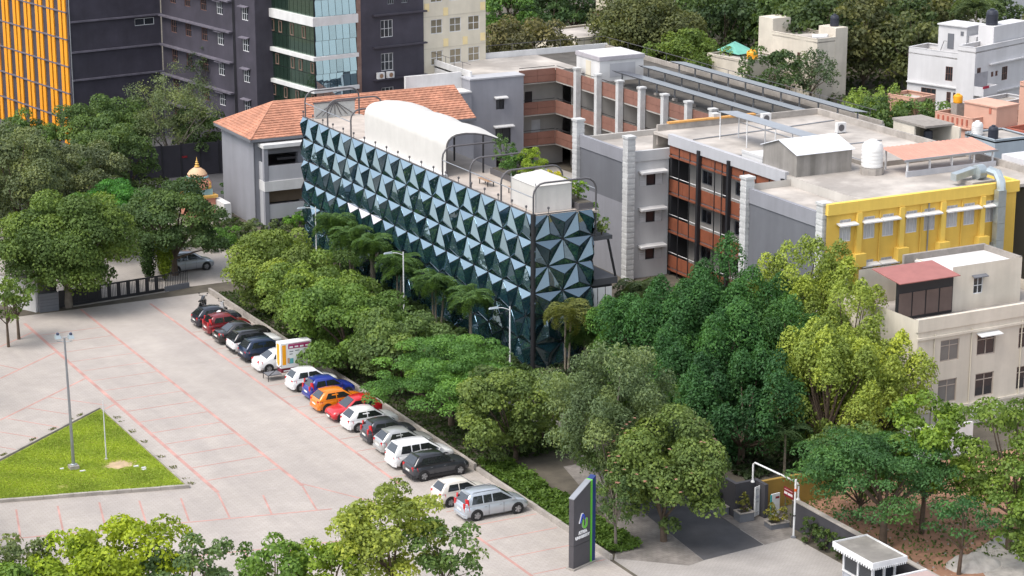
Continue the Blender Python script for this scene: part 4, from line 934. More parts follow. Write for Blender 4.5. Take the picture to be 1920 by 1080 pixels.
W2.part('slab_edge', MB().wb(W2.fr, 2.95, 12, .003, .4, 7.0, 7.15).wb(W2.fr, 2.95, 12, .003, .3, 3.6, 3.75), M_HW)
tank(W2.fr(5.6, -1.6, 0)[0], W2.fr(5.6, -1.6, 0)[1], 11.2, .7, 1.8, M_TANKB, 'black water tank on the white apartment house roof', None, None)
R1 = house('pale_back_house', 'pale blank-walled house among trees behind the solar roof', (160.0, 224.0), 8, 8.5, 5.0, 7.6, M_CREAM2, [(5.0, 5.5, 4.2, 5.6)], [], .35, M_FRAMEB)
R1.part('tall_end', MB().wb(R1.fr, 3.0, 5.05, -3.0, .02, 0, 8.7), M_CREAM2)
R1.part('roof_room', MB().wb(R1.fl, -2.2, .4, -3, .01, 0, 9.2), M_CREAM2)
q = R1.fl(6.0, -1.6, 7.5)
R1.part('heater_cylinder', MB().tube([q, (q[0]+1.1, q[1]-1.6, 7.7)], .3, 10), M_FRAMEW)
q = R1.fr(4.2, -1.5, 0); tank(q[0], q[1], 8.7, .55, 1.4, M_TANKB, 'black water tank on the corner of the pale back house')
R2 = house('low_back_house', 'low white-roofed house with a green net beside the pale back house', (151.5, 226.5), 8, 7.5, 6.0, 5.2, M_CREAM2, [], [], .2)
q = R2.fl(0, -1, 0)
R2.part('green_net', MB().add([R2.fl(-.5, -2, 5.4), R2.fl(3.6, -2, 5.3), R2.fl(3.6, -5, 5.4), R2.fl(-.5, -5, 6.2), R2.fl(1.3, -3, 6.3)], [(0, 1, 4), (1, 2, 4), (2, 3, 4), (3, 0, 4)]), mat('turquoise_net', (0.13, 0.36, 0.29), 0.9))
q = R2.fl(5.6, -2.5, 0); tank(q[0], q[1], 5.0, .7, 1.1, M_TANKY, 'orange water tank beside the green net')
R3 = house('cream_terrace_house', 'cream house with bright flat roof glimpsed between brown-green trees', (142.6, 253), 8, 9, 9, 5.0, M_CREAM, [], [], .25)
R4 = house('tan_long_house', 'long tan house peeping over the treetops at the upper edge', (161, 269), 8, 9, 17, 6.0, M_CREAM, [], [(2, 3.4, 3.0, 4.6), (9, 10.4, 3.0, 4.6)], .3)
R4.part('eave', MB().wb(R4.fl, 0, 9, .003, .5, 4.0, 4.12), M_TERR)
R5 = house('upper_white_house', 'white house corner at the top right of the frame', (206, 247), 18, 7, 14, 9.5, M_HW, [], [(3, 4.2, 5.6, 7.2)], .4)
P1 = house('salmon_house', 'salmon pink house with terrace parapet in front of the white houses', (150.6, 182.6), 10, 5.2, 5.4, 5.6, M_PINK, [], [], 1.0)
fp = Fr(P1.fl(0, -1.6, 0)[:2], P1.fl(4.8, -1.6, 0)[:2])
pr = P1.part('upper_room', MB().wb(fp, 2.6, 7.0, -3.4, 0, 4.5, 6.8), M_PINK); P1.part('room_coping', MB().wb(fp, 2.5, 7.1, -3.5, .1, 6.8, 6.95), M_PINK, pr)
P1.part('oval_window', MB().wb(fp, 6.0, 6.3, .003, .05, 6.1, 6.7), M_TERR, pr)
for i in range(7): P1.part('baluster', MB().wb(P1.fl, .4+i*.66, .6+i*.66, .01, .1, 4.75, 5.4), M_TERR)
P1.part('ledge', MB().wb(P1.fl, 0, 5.2, .003, .3, 4.4, 4.55).wb(P1.fr, 0, 5.4, .003, .3, 4.4, 4.55), M_PINK)
q = fp(.8, -1.0, 0); tank(q[0], q[1], 6.4, .5, .9, M_TANKY, 'yellow roof tank on a stand left of the salmon room', None, None)
P1.part('tank_stand', MB().box(q[0]-.5, q[1]-.5, 4.5, q[0]+.5, q[1]+.5, 6.38), M_BLOCK)
P2 = house('terracotta_house', 'salmon house with red terrace wall and balusters at the right edge', (154.4, 178.0), 10, 3.2, 14, 4.6, M_TERR, [], [(3.0, 4.0, .6, 2.4), (5.5, 6.5, .6, 2.4)], .6, M_FRAMEW)
for i in range(14): P2.part('baluster', MB().wb(P2.fr, .3+i*.95, .6+i*.95, .01, .12, 4.5, 5.3), M_PINK)
P2.part('top_rail', MB().wb(P2.fr, 0, 14, -.05, .15, 5.3, 5.45), M_PINK)
q = P2.fr(3.4, -1.2, 0); tank(q[0], q[1], 5.5, .45, .9, M_TANKY, 'yellow water tank above the red terrace wall'); P2.part('tank_stand', MB().box(q[0]-.4, q[1]-.4, 3.9, q[0]+.4, q[1]+.4, 5.49), M_PIPE)
P3 = house('tall_salmon_house', 'taller salmon house wall behind the red terrace at the right edge', (163.5, 187), 10, 3.0, 10, 7.4, M_PINK, [], [(1.0, 2.2, 1.0, 3.0)], .4)
N1 = house('low_white_house', 'low white house squeezed between the salmon house and the white apartments', (161.6, 192.6), 12, 3.2, 6.5, 4.6, M_HW, [(1.0, 2.0, 2.2, 3.4)], [(1.0, 2.2, 2.0, 3.4), (3.6, 4.8, 2.0, 3.4)], .4, M_FRAMEB)
N2 = house('small_salmon_house', 'small salmon house half hidden by trees left of the white house', (156.8, 200.2), 14, 4.0, 3.6, 4.4, M_PINK, [(1.2, 2.2, 1.8, 3.0)], [], .4)
B0 = len(COL.objects)
BL = house('blue_grey_house', 'blue-grey house with stair tower and two roof tanks', (139.6, 163.4), 0, 4.6, 4.6, 6.8, M_BLUEG, [(2.6, 3.3, 4.6, 5.9)], [], .15)
BL.part('low_wing', MB().box(131.0, 166.5, 0, 139.5, 176, 4.7), M_BLUEG)
BL.part('ladder', MB().tube([(139.2, 167.6, 4.7), (139.35, 167.2, 7.0)], .03, 5).tube([(139.2, 167.0, 4.7), (139.35, 166.6, 7.0)], .03, 5), M_PIPE)
tank(140.3, 164.6, 6.7, .5, 1.25, M_TANKB, 'black tank on the blue-grey stair tower'); tank(140.2, 166.9, 6.7, .55, 1.3, M_TANKW, 'grey-white tank on the blue-grey stair tower')
SW = Thing('solar_water_panel', 'tilted dark solar collector on the low blue-grey roof', 'solar heater', (136, 170, 4.7))
SW.part('collector', MB().hexa([(134.6, 169, 4.75), (136.4, 169, 4.75), (136.4, 170.6, 5.7), (134.6, 170.6, 5.7)], [(134.6, 168.95, 4.82), (136.4, 168.95, 4.82), (136.4, 170.55, 5.77), (134.6, 170.55, 5.77)]), M_SOLAR)
SW.part('frame', MB().tube([(136.3, 170.6, 4.7), (136.3, 170.6, 5.75)], .04, 5).tube([(134.7, 170.6, 4.7), (134.7, 170.6, 5.75)], .04, 5), M_STEEL)
for o in list(COL.objects)[B0:]:
    if o.parent is None: o.location.x += 1.8; o.location.y += 4.5
B0 = len(COL.objects)
CS = Thing('cream_open_shed', 'cream roof shelter open to the front behind the concrete roof', 'shed', (134, 172, 0))
CS.part('wall', MB().box(133.2, 174, 0, 136.4, 177.4, 4.6).box(136.2, 171.0, 4.6, 136.4, 177.4, 7.6).box(133.2, 177.2, 4.6, 136.2, 177.4, 7.6).box(133.0, 174.0, 4.6, 133.2, 177.4, 7.6), M_CREAM2)
CS.part('roof_slab', MB().box(132.9, 172.2, 7.6, 136.5, 177.5, 7.8), M_BLOCK)
tank(134.4, 173.6, 6.1, .45, 1.0, M_TANKB, 'black tank on a stilt stand in front of the cream shelter')
CS.part('tank_stand', MB().tube([(134.1, 173.4, 0), (134.1, 173.4, 6.1)], .06, 5).tube([(134.8, 173.4, 0), (134.8, 173.4, 6.1)], .06, 5).box(133.9, 173.1, 6.0, 134.9, 174.0, 6.09), M_FRAMEW)
for o in list(COL.objects)[B0:]:
    if o.parent is None: o.location.x += 3.6; o.location.y += .4
LW = Thing('pale_low_house', 'pale flat-roofed house behind the exhaust duct at the right edge', 'house', (122, 141, 0))
LW.part('wall', MB().box(118.6, 138, 0, 128, 146, 10.6), M_HW); LW.part('roof_room', MB().box(121.2, 138.6, 10.6, 127, 143, 12.0), M_HW)
# ------------------------------------------------------------------ cars
M_TYRE = mat('tyre_rubber', (0.018, 0.018, 0.019), 0.85); M_RIM = mat('alloy_rim', (0.42, 0.43, 0.45), 0.35, metal=0.7)
M_CARGLASS = glass_mat('car_glass', (0.85, 0.9, 0.95), (0.012, 0.014, 0.016), 0.08, 0.01, ior=1.52)
M_TAIL = mat('tail_lamp_red', (0.50, 0.015, 0.02), 0.25); M_HEAD = mat('head_lamp', (0.6, 0.62, 0.65), 0.15, spec=0.8)
M_PLATE = mat('number_plate', (0.7, 0.7, 0.66), 0.5); M_TRIM = mat('black_plastic_trim', (0.022, 0.022, 0.024), 0.6)
STY = {  # L, W, H, belt, hood, deck, rear-base, rear-roof, front-roof, front-base
 'hatch': (3.85, 1.70, 1.50, .92, .88, None, .015, .165, .53, .745),
 'small': (3.65, 1.62, 1.53, .95, .90, None, .014, .135, .54, .755),
 'sedan': (4.40, 1.73, 1.47, .92, .88, .97, .14, .315, .55, .74),
 'suv':   (4.15, 1.78, 1.62, 1.03, .99, None, .014, .135, .55, .73),
 'mpv':   (4.45, 1.76, 1.68, 1.01, .92, None, .014, .105, .58, .80),
}
def car(label, style, col, loc, heading=0.0, metal=0.0, roof=None, rails=False, cladding=False, tail='side', group='cars parked along the kerb'):
    L, W, H, zb, zh, zd, r0, r1, f1, f0 = STY[style]; hw = W/2
    T = local_thing('parked_car', label, 'car', loc, heading, group)
    pm = paint_mat('car_paint_'+'_'.join(str(int(c*1000)) for c in col), col, metal)
    deck = zd or zb
    # lower body loft; x runs from the rear (-L/2) to the nose
    S = [(0.0, .80, .40, deck*.80), (.012, .90, .30, deck*.93), (.05, .965, .24, deck), (.14, 1.0, .20, zb if zd is None else deck), (.30, 1.0, .20, zb),
         (.55, 1.0, .20, zb), (f0-.02, 1.0, .20, zb), (f0+.06, .99, .20, zh), (.90, .975, .22, zh*.94), (.955, .93, .24, zh*.86), (.985, .86, .28, zh*.76), (1.0, .76, .36, zh*.62)]
    m = MB(); n = 14
    for f, k, z0, z1 in S:
        x = (f-.5)*L; h = hw*k; mid = z0+(z1-z0)*.55
        half = [(0, z0), (h*.84, z0), (h*.97, z0+.12), (h, mid), (h*.975, z1-.10), (h*.90, z1-.015), (h*.5, z1+.02), (0, z1+.03)]
        ring = half+[(-y, z) for y, z in half[-2:0:-1]]
        m.v += [(x, y, z) for y, z in ring]
    for i in range(len(S)-1):
        for j in range(n): a, b = i*n+j, i*n+(j+1) % n; m.f.append((a, b, b+n, a+n))
    m.f.append(tuple(range(n-1, -1, -1))); k0 = (len(S)-1)*n; m.f.append(tuple(range(k0, k0+n)))
    body = T.part('body', m, pm, smooth=50)
    # greenhouse
    xr0, xr1, xf1, xf0 = [(f-.5)*L for f in (r0, r1, f1, f0)]
    wb, wr = hw*.955, hw*.70; zr = H-.035; base = zb-.02
    def ztop(x):
        if x <= xr1: return base+(zr-base)*max(0, (x-xr0)/(xr1-xr0))**.85
        if x >= xf1: return base+(zr-base)*max(0, 1-(x-xf1)/(xf0-xf1))**.93
        return zr+.075*math.sin(math.pi*(x-xr1)/(xf1-xr1))
    def yside(z): return wb+(wr-wb)*(z-base)/(zr-base)
    xs = [xr0, xr0+(xr1-xr0)*.35, xr0+(xr1-xr0)*.7, xr1, xr1+.12, (xr1*2+xf1)/3, (xr1+2*xf1)/3, xf1-.1, xf1, xf1+(xf0-xf1)*.3, xf1+(xf0-xf1)*.65, xf0]
    m = MB(); n = 11
    for x in xs:
        zt = max(base+.012, ztop(x)); w1 = yside(min(zt, zr))
        half = [(wb, base-.04), (wb, base), ((wb+w1)/2, (base+zt)/2), (w1+.005, max(base+.004, zt-.05)), (w1*.88, zt), (0, zt+.025)]
        ring = half+[(-y, z) for y, z in half[-2::-1]]
        m.v += [(x, y, z) for y, z in ring]
    for i in range(len(xs)-1):
        for j in range(n-1): a = i*n+j; m.f.append((a, a+1, a+n+1, a+n))
    T.part('cabin', m, roof or pm, smooth=45)
    # glazing, set proud of the cabin
    def side_pane(pts, name='side_window'):
        for s in (1, -1):
            v = [(x, s*(yside(z)+.012), z) for x, z in pts]; v2 = [(x, s*(yside(z)-.02), z) for x, z in pts]; k = len(v)
            fs = [tuple(range(k)), tuple(range(2*k-1, k-1, -1))]+[(i, k+i, k+(i+1) % k, (i+1) % k) for i in range(k)]
            if s > 0: fs = [f[::-1] for f in fs]
            T.part(name, MB().add(v+v2, fs), M_CARGLASS)
    gl, gh = base+.085, zr-.10
    npan = 3 if style in ('mpv',) else 2
    xa = xr0+(xr1-xr0)*.55+(.22 if style != 'sedan' else .18); xa2 = xr1+(.20 if style != 'sedan' else .06); xe = xf1-.02; xe2 = xf0-.26
    cuts = [xa2+(xe-xa2)*i/npan for i in range(npan+1)]
    for i in range(npan):
        lo0 = xa if i == 0 else cuts[i]+.035; hi0 = xa2 if i == 0 else cuts[i]+.035
        lo1 = xe2 if i == npan-1 else cuts[i+1]-.035; hi1 = xe if i == npan-1 else cuts[i+1]-.035
        side_pane([(lo0, gl), (lo1, gl), (hi1, gh), (hi0, gh)])
    def cross(xa_, xb_, ia, ib, name):
        za, zb_ = ztop(xa_), ztop(xb_); ya, yb = yside(za)-ia, yside(zb_)-ib; o = .03
        ux = 1 if xa_ > xb_ else -1
        nx, nz = abs(zb_-za), abs(xa_-xb_); l = math.hypot(nx, nz); nx, nz = ux*nx/l, nz/l
        v = [(xa_+nx*o, -ya, za+nz*o), (xa_+nx*o, ya, za+nz*o), (xb_+nx*o, yb, zb_+nz*o), (xb_+nx*o, -yb, zb_+nz*o)]
        v2 = [(x-nx*.06, y, z-nz*.06) for x, y, z in v]
        fs = [(0, 1, 2, 3), (7, 6, 5, 4), (0, 4, 5, 1), (1, 5, 6, 2), (2, 6, 7, 3), (3, 7, 4, 0)]
        if ux < 0: fs = [f[::-1] for f in fs]
        T.part(name, MB().add(v+v2, fs), M_CARGLASS)
    cross(xf0-(xf0-xf1)*.10, xf1+(xf0-xf1)*.06, .12, .10, 'windscreen')
    cross(xr0+(xr1-xr0)*.16, xr0+(xr1-xr0)*.88, .16, .14, 'rear_window')
    # wheels
    rw = .315 if style in ('hatch', 'small', 'sedan') else .345; wbx = (.185*L, .815*L)
    for x in (wbx[0]-L/2, wbx[1]-L/2):
        for s in (1, -1):
            T.part('wheel_arch', MB().lathe([(rw+.075, 0), (rw+.075, .03)], (x, s*(hw+.004)-(.03 if s > 0 else 0), rw+.01), 20, 'y'), M_TRIM)
            wv = T.part('wheel', MB().lathe([(rw*.6, -.1), (rw-.02, -.1), (rw, -.07), (rw, .07), (rw-.02, .1), (rw*.6, .1)], (x, s*(hw-.075), rw), 20, 'y'), M_TYRE, smooth=35)
            rm = MB().lathe([(rw*.64, 0), (rw*.64, .012), (rw*.56, .012)], (x, s*(hw+.022)-(.012 if s > 0 else 0), rw), 18, 'y')
            T.part('rim', rm, M_PIPE, wv)
            sp = MB()
            for q in range(5):
                a = q*2*math.pi/5; c_, s_ = math.cos(a), math.sin(a); px, pz = -s_*.035, c_*.035
                y0, y1 = s*(hw+.02), s*(hw+.034)
                i_, o_ = .02, rw*.63
                lo = [(x+c_*i_+px, y0, rw+s_*i_+pz), (x+c_*o_+px, y0, rw+s_*o_+pz), (x+c_*o_-px, y0, rw+s_*o_-pz), (x+c_*i_-px, y0, rw+s_*i_-pz)]
                sp.hexa(lo, [(a_, y1, b_) for a_, _, b_ in lo])
            sp.lathe([(rw*.66, 0), (rw*.66, .02), (rw*.57, .02), (rw*.57, 0)], (x, s*(hw+.025)-(.02 if s > 0 else 0), rw), 18, 'y')
            T.part('spokes', sp, M_RIM, wv)
    # lamps, bumpers, plates, mirrors
    xr = -L/2
    for s in (1, -1):
        if tail == 'tall': z0, z1 = deck*.62, zb+.42
        elif tail == 'wide': z0, z1 = deck*.72, deck*.90
        else: z0, z1 = deck*.68, deck*.97
        xo = .03 if tail != 'tall' else .06
        T.part('tail_lamp', MB().hexa([(xr+xo+.02, s*hw*.62, z0), (xr+.34, s*hw*.985, z0+.03), (xr+.36, s*hw*.90, z0+.03), (xr+xo+.1, s*hw*.6, z0)],
                                      [(xr+xo-.02+(.12 if tail == 'tall' else 0), s*hw*(.66 if tail != 'tall' else .80), z1), (xr+(.30 if tail != 'tall' else .22), s*hw*(.985 if tail != 'tall' else .93), z1), (xr+.32, s*hw*.86, z1), (xr+xo+.1, s*hw*.6, z1)]), M_TAIL)
        T.part('tail_lamp_lens', MB().box(xr-.004+.02, s*hw*.84 if s < 0 else s*hw*.60, z0+.02, xr+.09, s*hw*.60 if s < 0 else s*hw*.84, z1-.02-(.25 if tail == 'tall' else 0)), M_TAIL)
        T.part('head_lamp', MB().hexa([(L/2-.10, s*hw*.5, zh*.62), (L/2-.34, s*hw*.97, zh*.66), (L/2-.4, s*hw*.88, zh*.66), (L/2-.2, s*hw*.5, zh*.62)], [(L/2-.16, s*hw*.54, zh*.80), (L/2-.44, s*hw*.965, zh*.86), (L/2-.5, s*hw*.85, zh*.86), (L/2-.28, s*hw*.5, zh*.8)]), M_HEAD)
        xm = xf0-.36
        T.part('mirror', MB().box(xm, s*(wb+.02) if s > 0 else -(wb+.20), base+.08, xm+.11, s*(wb+.20) if s > 0 else -(wb+.02), base+.22), pm)
        for q in (.37, .60):
            T.part('door_seam', MB().box((q-.5)*L-.006, s*hw-.02 if s > 0 else -hw-.0035, .30, (q-.5)*L+.006, s*hw+.0035 if s > 0 else -hw+.02, zb-.06), M_TRIM)
            T.part('door_handle', MB().box((q-.5)*L-.30, s*(hw*.985)-.01, zb-.19, (q-.5)*L-.14, s*(hw*.985)+.02*s+.01, zb-.155), pm if metal < .5 else M_STEEL)
        if cladding or style in ('suv',):
            T.part('sill_cladding', MB().box(-L*.30, s*hw-.05 if s > 0 else -hw-.012, .20, L*.30, s*hw+.012 if s > 0 else -hw+.05, .38), M_TRIM)
        if rails:
            T.part('roof_rail', MB().tube([(xr1+.2, s*wr*.86, zr+.02), (xr1+.3, s*wr*.86, zr+.09), (xf1-.2, s*wr*.86, zr+.09), (xf1-.1, s*wr*.86, zr+.02)], .022, 6), M_STEEL if rails == 'steel' else M_TRIM)
    T.part('rear_bumper', MB().hexa([(xr-.03, -hw*.78, .26), (xr+.16, -hw*.95, .24), (xr+.16, hw*.95, .24), (xr-.03, hw*.78, .26)], [(xr-.05, -hw*.80, .46), (xr+.16, -hw*.965, .46), (xr+.16, hw*.965, .46), (xr-.05, hw*.80, .46)]), M_TRIM if (cladding or style == 'suv') else pm)
    T.part('number_plate', MB().box(xr-.012+(-.045 if False else 0), -.26, deck*.60, xr+.05, .26, deck*.60+.12), M_PLATE)
    T.part('front_grille', MB().box(L/2-.06, -hw*.45, zh*.42, L/2+.012, hw*.45, zh*.60), M_TRIM)
    T.part('number_plate', MB().box(L/2-.02, -.25, .36, L/2+.025, .25, .47), M_PLATE)
    T.part('spoiler', MB().box(xr1-.10, -wr*.8, zr-.005, xr1+.1, wr*.8, zr+.03), roof or pm) if style != 'sedan' else None
    return T
def park_car(label, style, col, ynear, xrear=58.6, flip=False, **k):
    L, W = STY[style][:2]
    cx = xrear+.315*L; cy = ynear+W/2-.04
    return car(label, style, col, (cx, cy, 0.006), math.pi if flip else R(rng.uniform(-1.5, 1.5)), **k)
WHITE = (.72, .72, .72); M_ROOFB = paint_mat('gloss_black_roof', (.012, .012, .014))
park_car('dark blue-grey hatchback parked first after the motorcycles', 'hatch', (.028, .032, .045), 163.9, metal=.4)
park_car('dark red hatchback beside a stooping person', 'small', (.16, .012, .016), 161.45, 58.6, tail='tall')
park_car('black saloon parked left of the white car with black roof', 'sedan', (.014, .013, .014), 158.7)
park_car('white sport utility car with black roof', 'suv', WHITE, 155.8, roof=M_ROOFB, rails='black', cladding=True, tail='wide')
park_car('navy blue sport utility car parked beside the white saloon', 'suv', (.014, .028, .065), 153.3, metal=.3, tail='wide')
park_car('white saloon half hidden behind the advertising trailer', 'sedan', WHITE, 150.35)
park_car('small white hatchback between the trailer and the blue car', 'small', WHITE, 144.9, 58.9)
park_car('royal blue small hatchback next to the orange one', 'small', (.014, .03, .24), 142.4, 59.2, tail='tall')
park_car('bright orange hatchback between the royal blue and bright red cars', 'hatch', (.68, .19, .006), 139.55, 58.7)
park_car('bright red hatchback parked nose outward', 'hatch', (.50, .008, .016), 137.1, 58.75, flip=True)
park_car('white hatchback parked right after the bright red car', 'hatch', WHITE, 134.65, 58.9)
park_car('dark grey tall-boy hatchback with upright tail lamps', 'small', (.045, .047, .056), 131.65, 59.0, metal=.4, tail='tall')
park_car('silver hatchback tucked behind the big white people carrier', 'hatch', (.48, .48, .47), 129.35, 59.0, metal=.5)
park_car('large white people carrier beside the charcoal crossover', 'mpv', WHITE, 126.3, 58.6, tail='wide')
park_car('charcoal grey crossover with black roof', 'suv', (.055, .06, .072), 123.75, 58.65, metal=.5, roof=M_ROOFB, cladding=True)
park_car('beige-white old hatchback parked beside the silver people carrier', 'small', (.60, .56, .50), 118.75, 58.1)
park_car('silver people carrier with roof rails parked last at the kerb end', 'mpv', (.50, .54, .59), 115.8, 58.5, metal=.5, rails='steel', tail='tall')
car('silver van-like car under the tree behind the black gate', 'mpv', (.42, .44, .47), (63.6, 182.0, .012), R(2), metal=.5, group='cars behind the gate')

# ------------------------------------------------------------------ two-wheelers
def two_wheeler(name, label, loc, rz, scooter, col):
    T = local_thing(name, label, 'motorcycle' if not scooter else 'scooter', loc, rz, 'two-wheelers by the first tree')
    pm = paint_mat('bike_paint_'+str(int(col[0]*1000)), col)
    r = .29 if not scooter else .22; wx = .64 if not scooter else .6
    for x in (-wx, wx):
        w_ = T.part('wheel', MB().lathe([(r*.72, -.05), (r-.01, -.05), (r, -.02), (r, .02), (r-.01, .05), (r*.72, .05)], (x, 0, r), 18, 'y'), M_TYRE, smooth=40)
        T.part('rim', MB().lathe([(r*.7, -.02), (r*.7, .02)], (x, 0, r), 14, 'y'), M_RIM, w_)
        T.part('mudguard', MB().tube([(x+(r+.04)*math.cos(a), 0, r+(r+.04)*math.sin(a)) for a in [R(q) for q in (20, 50, 80, 110, 140)]], .05, 6), pm)
    T.part('fork', MB().tube([(wx, .09, r), (wx-.3, .09, .98)], .03, 6).tube([(wx, -.09, r), (wx-.3, -.09, .98)], .03, 6), M_STEEL)
    T.part('handlebar', MB().tube([(wx-.42, -.36, 1.02), (wx-.3, -.1, 1.0), (wx-.3, .1, 1.0), (wx-.42, .36, 1.02)], .022, 6), M_BLACK)
    T.part('head_lamp', MB().lathe([(.03, -.08), (.1, .02), (.1, .06)], (wx-.22, 0, .92), 10, 'x'), M_HEAD)
    for s in (1, -1): T.part('mirror', MB().tube([(wx-.38, s*.28, 1.02), (wx-.36, s*.36, 1.2)], .012, 5).box(wx-.38, s*.36-.06, 1.17, wx-.35, s*.36+.06, 1.25), M_BLACK)
    if not scooter:
        T.part('engine', MB().lathe([(.12, -.14), (.19, -.1), (.19, .1), (.12, .14)], (-.02, 0, .38), 12, 'y').box(-.05, -.1, .4, .2, .1, .66), M_PIPE)
        T.part('tank', MB().hexa([(-.1, -.12, .70), (.36, -.10, .74), (.36, .10, .74), (-.1, .12, .70)], [(-.05, -.10, .88), (.26, -.13, .98), (.26, .13, .98), (-.05, .10, .88)]), pm)
        T.part('seat', MB().hexa([(-.78, -.1, .74), (-.08, -.12, .70), (-.08, .12, .70), (-.78, .1, .74)], [(-.82, -.09, .84), (-.08, -.1, .80), (-.08, .1, .80), (-.82, .09, .84)]), M_TRIM)
        T.part('frame', MB().tube([(.34, 0, .92), (.2, 0, .3), (-.25, 0, .28), (-.6, 0, .7)], .03, 6).tube([(-wx, .1, r), (-.2, .1, .32)], .025, 6), M_BLACK)
        T.part('exhaust', MB().tube([(.15, -.16, .3), (-.2, -.17, .26), (-.75, -.17, .38)], .045, 8), M_STEEL)
    else:
        T.part('body', MB().hexa([(-.85, -.18, .3), (-.05, -.2, .25), (-.05, .2, .25), (-.85, .18, .3)], [(-.9, -.12, .72), (-.1, -.16, .72), (-.1, .16, .72), (-.9, .12, .72)]), pm)
        T.part('footboard', MB().box(-.1, -.18, .25, .38, .18, .31), pm)
        T.part('leg_shield', MB().hexa([(.34, -.2, .28), (.42, -.2, .28), (.42, .2, .28), (.34, .2, .28)], [(.24, -.16, .95), (.30, -.16, .95), (.30, .16, .95), (.24, .16, .95)]), pm)
        T.part('seat', MB().box(-.85, -.14, .72, -.1, .14, .82), M_TRIM)
    return T
two_wheeler('motorcycle', 'black motorcycle parked alone at the far end of the car row', (60.4, 169.6, .006), R(52), False, (.012, .012, .014))
two_wheeler('scooter', 'pale scooter parked between the motorcycle and the first car', (61.0, 167.3, .006), R(18), True, (.45, .46, .48))

# ------------------------------------------------------------------ stooping person by the red car
def person(loc, rz):
    me = bpy.data.meshes.new('person')
    J = [((0, 0, .95), .15), ((.12, 0, 1.18), .15), ((.30, 0, 1.36), .14), ((.42, 0, 1.44), .06), ((.52, 0, 1.50), .10), ((.56, 0, 1.58), .09),
         ((.30, .19, 1.34), .065), ((.45, .24, 1.10), .05), ((.62, .18, .95), .04), ((.68, .16, .90), .045),
         ((.30, -.19, 1.34), .065), ((.45, -.24, 1.10), .05), ((.62, -.18, .95), .04), ((.68, -.16, .90), .045),
         ((-.02, .10, .86), .095), ((.03, .11, .48), .065), ((-.03, .11, .09), .045), ((.12, .12, .04), .045),
         ((-.02, -.10, .86), .095), ((.06, -.11, .48), .065), ((.0, -.11, .09), .045), ((.15, -.12, .04), .045)]
    E_ = [(0, 1), (1, 2), (2, 3), (3, 4), (4, 5), (2, 6), (6, 7), (7, 8), (8, 9), (2, 10), (10, 11), (11, 12), (12, 13), (0, 14), (14, 15), (15, 16), (16, 17), (0, 18), (18, 19), (19, 20), (20, 21)]
    me.from_pydata([j[0] for j in J], E_, [])
    o = link('person', me)
    md = o.modifiers.new('skin', 'SKIN')
    for i, j in enumerate(J): me.skin_vertices[0].data[i].radius = (j[1], j[1])
    me.skin_vertices[0].data[0].use_root = True
    o.modifiers.new('sub', 'SUBSURF').levels = 1
    dg = bpy.context.evaluated_depsgraph_get(); nm = bpy.data.meshes.new_from_object(o.evaluated_get(dg))
    o.modifiers.clear(); o.data = nm
    ms = [mat('skin', (.25, .13, .08), .6), mat('white_shirt', (.74, .70, .72), .85), mat('dark_trousers', (.03, .03, .04), .85), mat('black_hair', (.012, .01, .01), .7)]
    nm.materials.clear()
    for x in ms: nm.materials.append(x)
    for p in nm.polygons:
        c = p.center; p.use_smooth = True
        p.material_index = 2 if c.z < .93 and c.x < .3 else (0 if (c.x > .44 and c.z < 1.1) else (3 if c.z > 1.53 or (c.x < .5 and c.z > 1.48) else (0 if c.x > .41 and c.z > 1.38 else 1)))
    o.location = loc; o.rotation_euler = (0, 0, rz)
    tag(o, 'person in white shirt stooping between the first two cars', 'person')
person((59.3, 163.45, .006), R(10))

# ------------------------------------------------------------------ advertising trailer
M_BOARD = mat('white_board', (.72, .72, .73), .5, .03); M_MAG = mat('magenta_print', (.32, .015, .11), .5); M_ORP = mat('orange_print', (.85, .36, .01), .5)
AT = Thing('advertising_trailer', 'white advertising trailer with orange arrow stripe between the white cars', 'trailer', (60.5, 148.6, 0))
AT.part('box', MB().box(58.75, 148.35, .85, 61.2, 149.25, 2.75), M_BOARD)
AT.part('orange_stripe', MB().add([(58.741, 148.62, 2.65), (58.741, 148.62, 1.15), (58.741, 148.85, .95), (58.741, 149.08, 1.15), (58.741, 149.08, 2.65)], [(0, 1, 2, 3, 4)]), M_ORP)
fAd = Fr((58.75, 148.35), t=(1, 0))
AT.part('orange_stripe', MB().wb(fAd, .12, .42, .002, .008, 1.1, 2.62), M_ORP)
AT.part('text_band', MB().wb(fAd, .6, 2.4, .002, .008, 2.28, 2.6), M_MAG)
for i in range(4): AT.part('white_lettering', MB().wb(fAd, .7+i*.42, .98+i*.42, .008, .013, 2.34+.02*(i % 2), 2.47), M_BOARD)
AT.part('text_band', MB().wb(fAd, .62, 2.3, .002, .008, 2.62, 2.67), M_MAG)
for u, z, l in ((.7, 2.05, .3), (.7, 1.85, .24), (1.15, 2.08, .34)): AT.part('small_print', MB().wb(fAd, u, u+l, .002, .008, z, z+.06), M_GREYD)
AT.part('picture', MB().wb(fAd, .62, 1.0, .002, .009, 1.15, 1.55), mat('teal_print', (.10, .33, .36), .5)); AT.part('picture', MB().wb(fAd, .52, .7, .009, .012, 1.2, 1.6), mat('tan_print', (.45, .27, .17), .5)); AT.part('picture', MB().wb(fAd, 1.4, 1.95, .002, .009, 1.5, 1.85), M_BLACK)
AT.part('chassis', MB().box(58.8, 148.4, .5, 61.5, 149.2, .84), mat('maroon_chassis', (.16, .015, .03), .5))
AT.part('reflector_strip', MB().wb(fAd, .2, 1.2, .0, .01, .6, .68), M_BOARD)
for y, s in ((148.4, -1), (149.2, 1)):
    AT.part('wheel', MB().lathe([(.18, -.09), (.28, -.09), (.3, -.05), (.3, .05), (.28, .09), (.18, .09)], (60.2, y+s*.0, .3), 16, 'y'), M_TYRE, smooth=40)
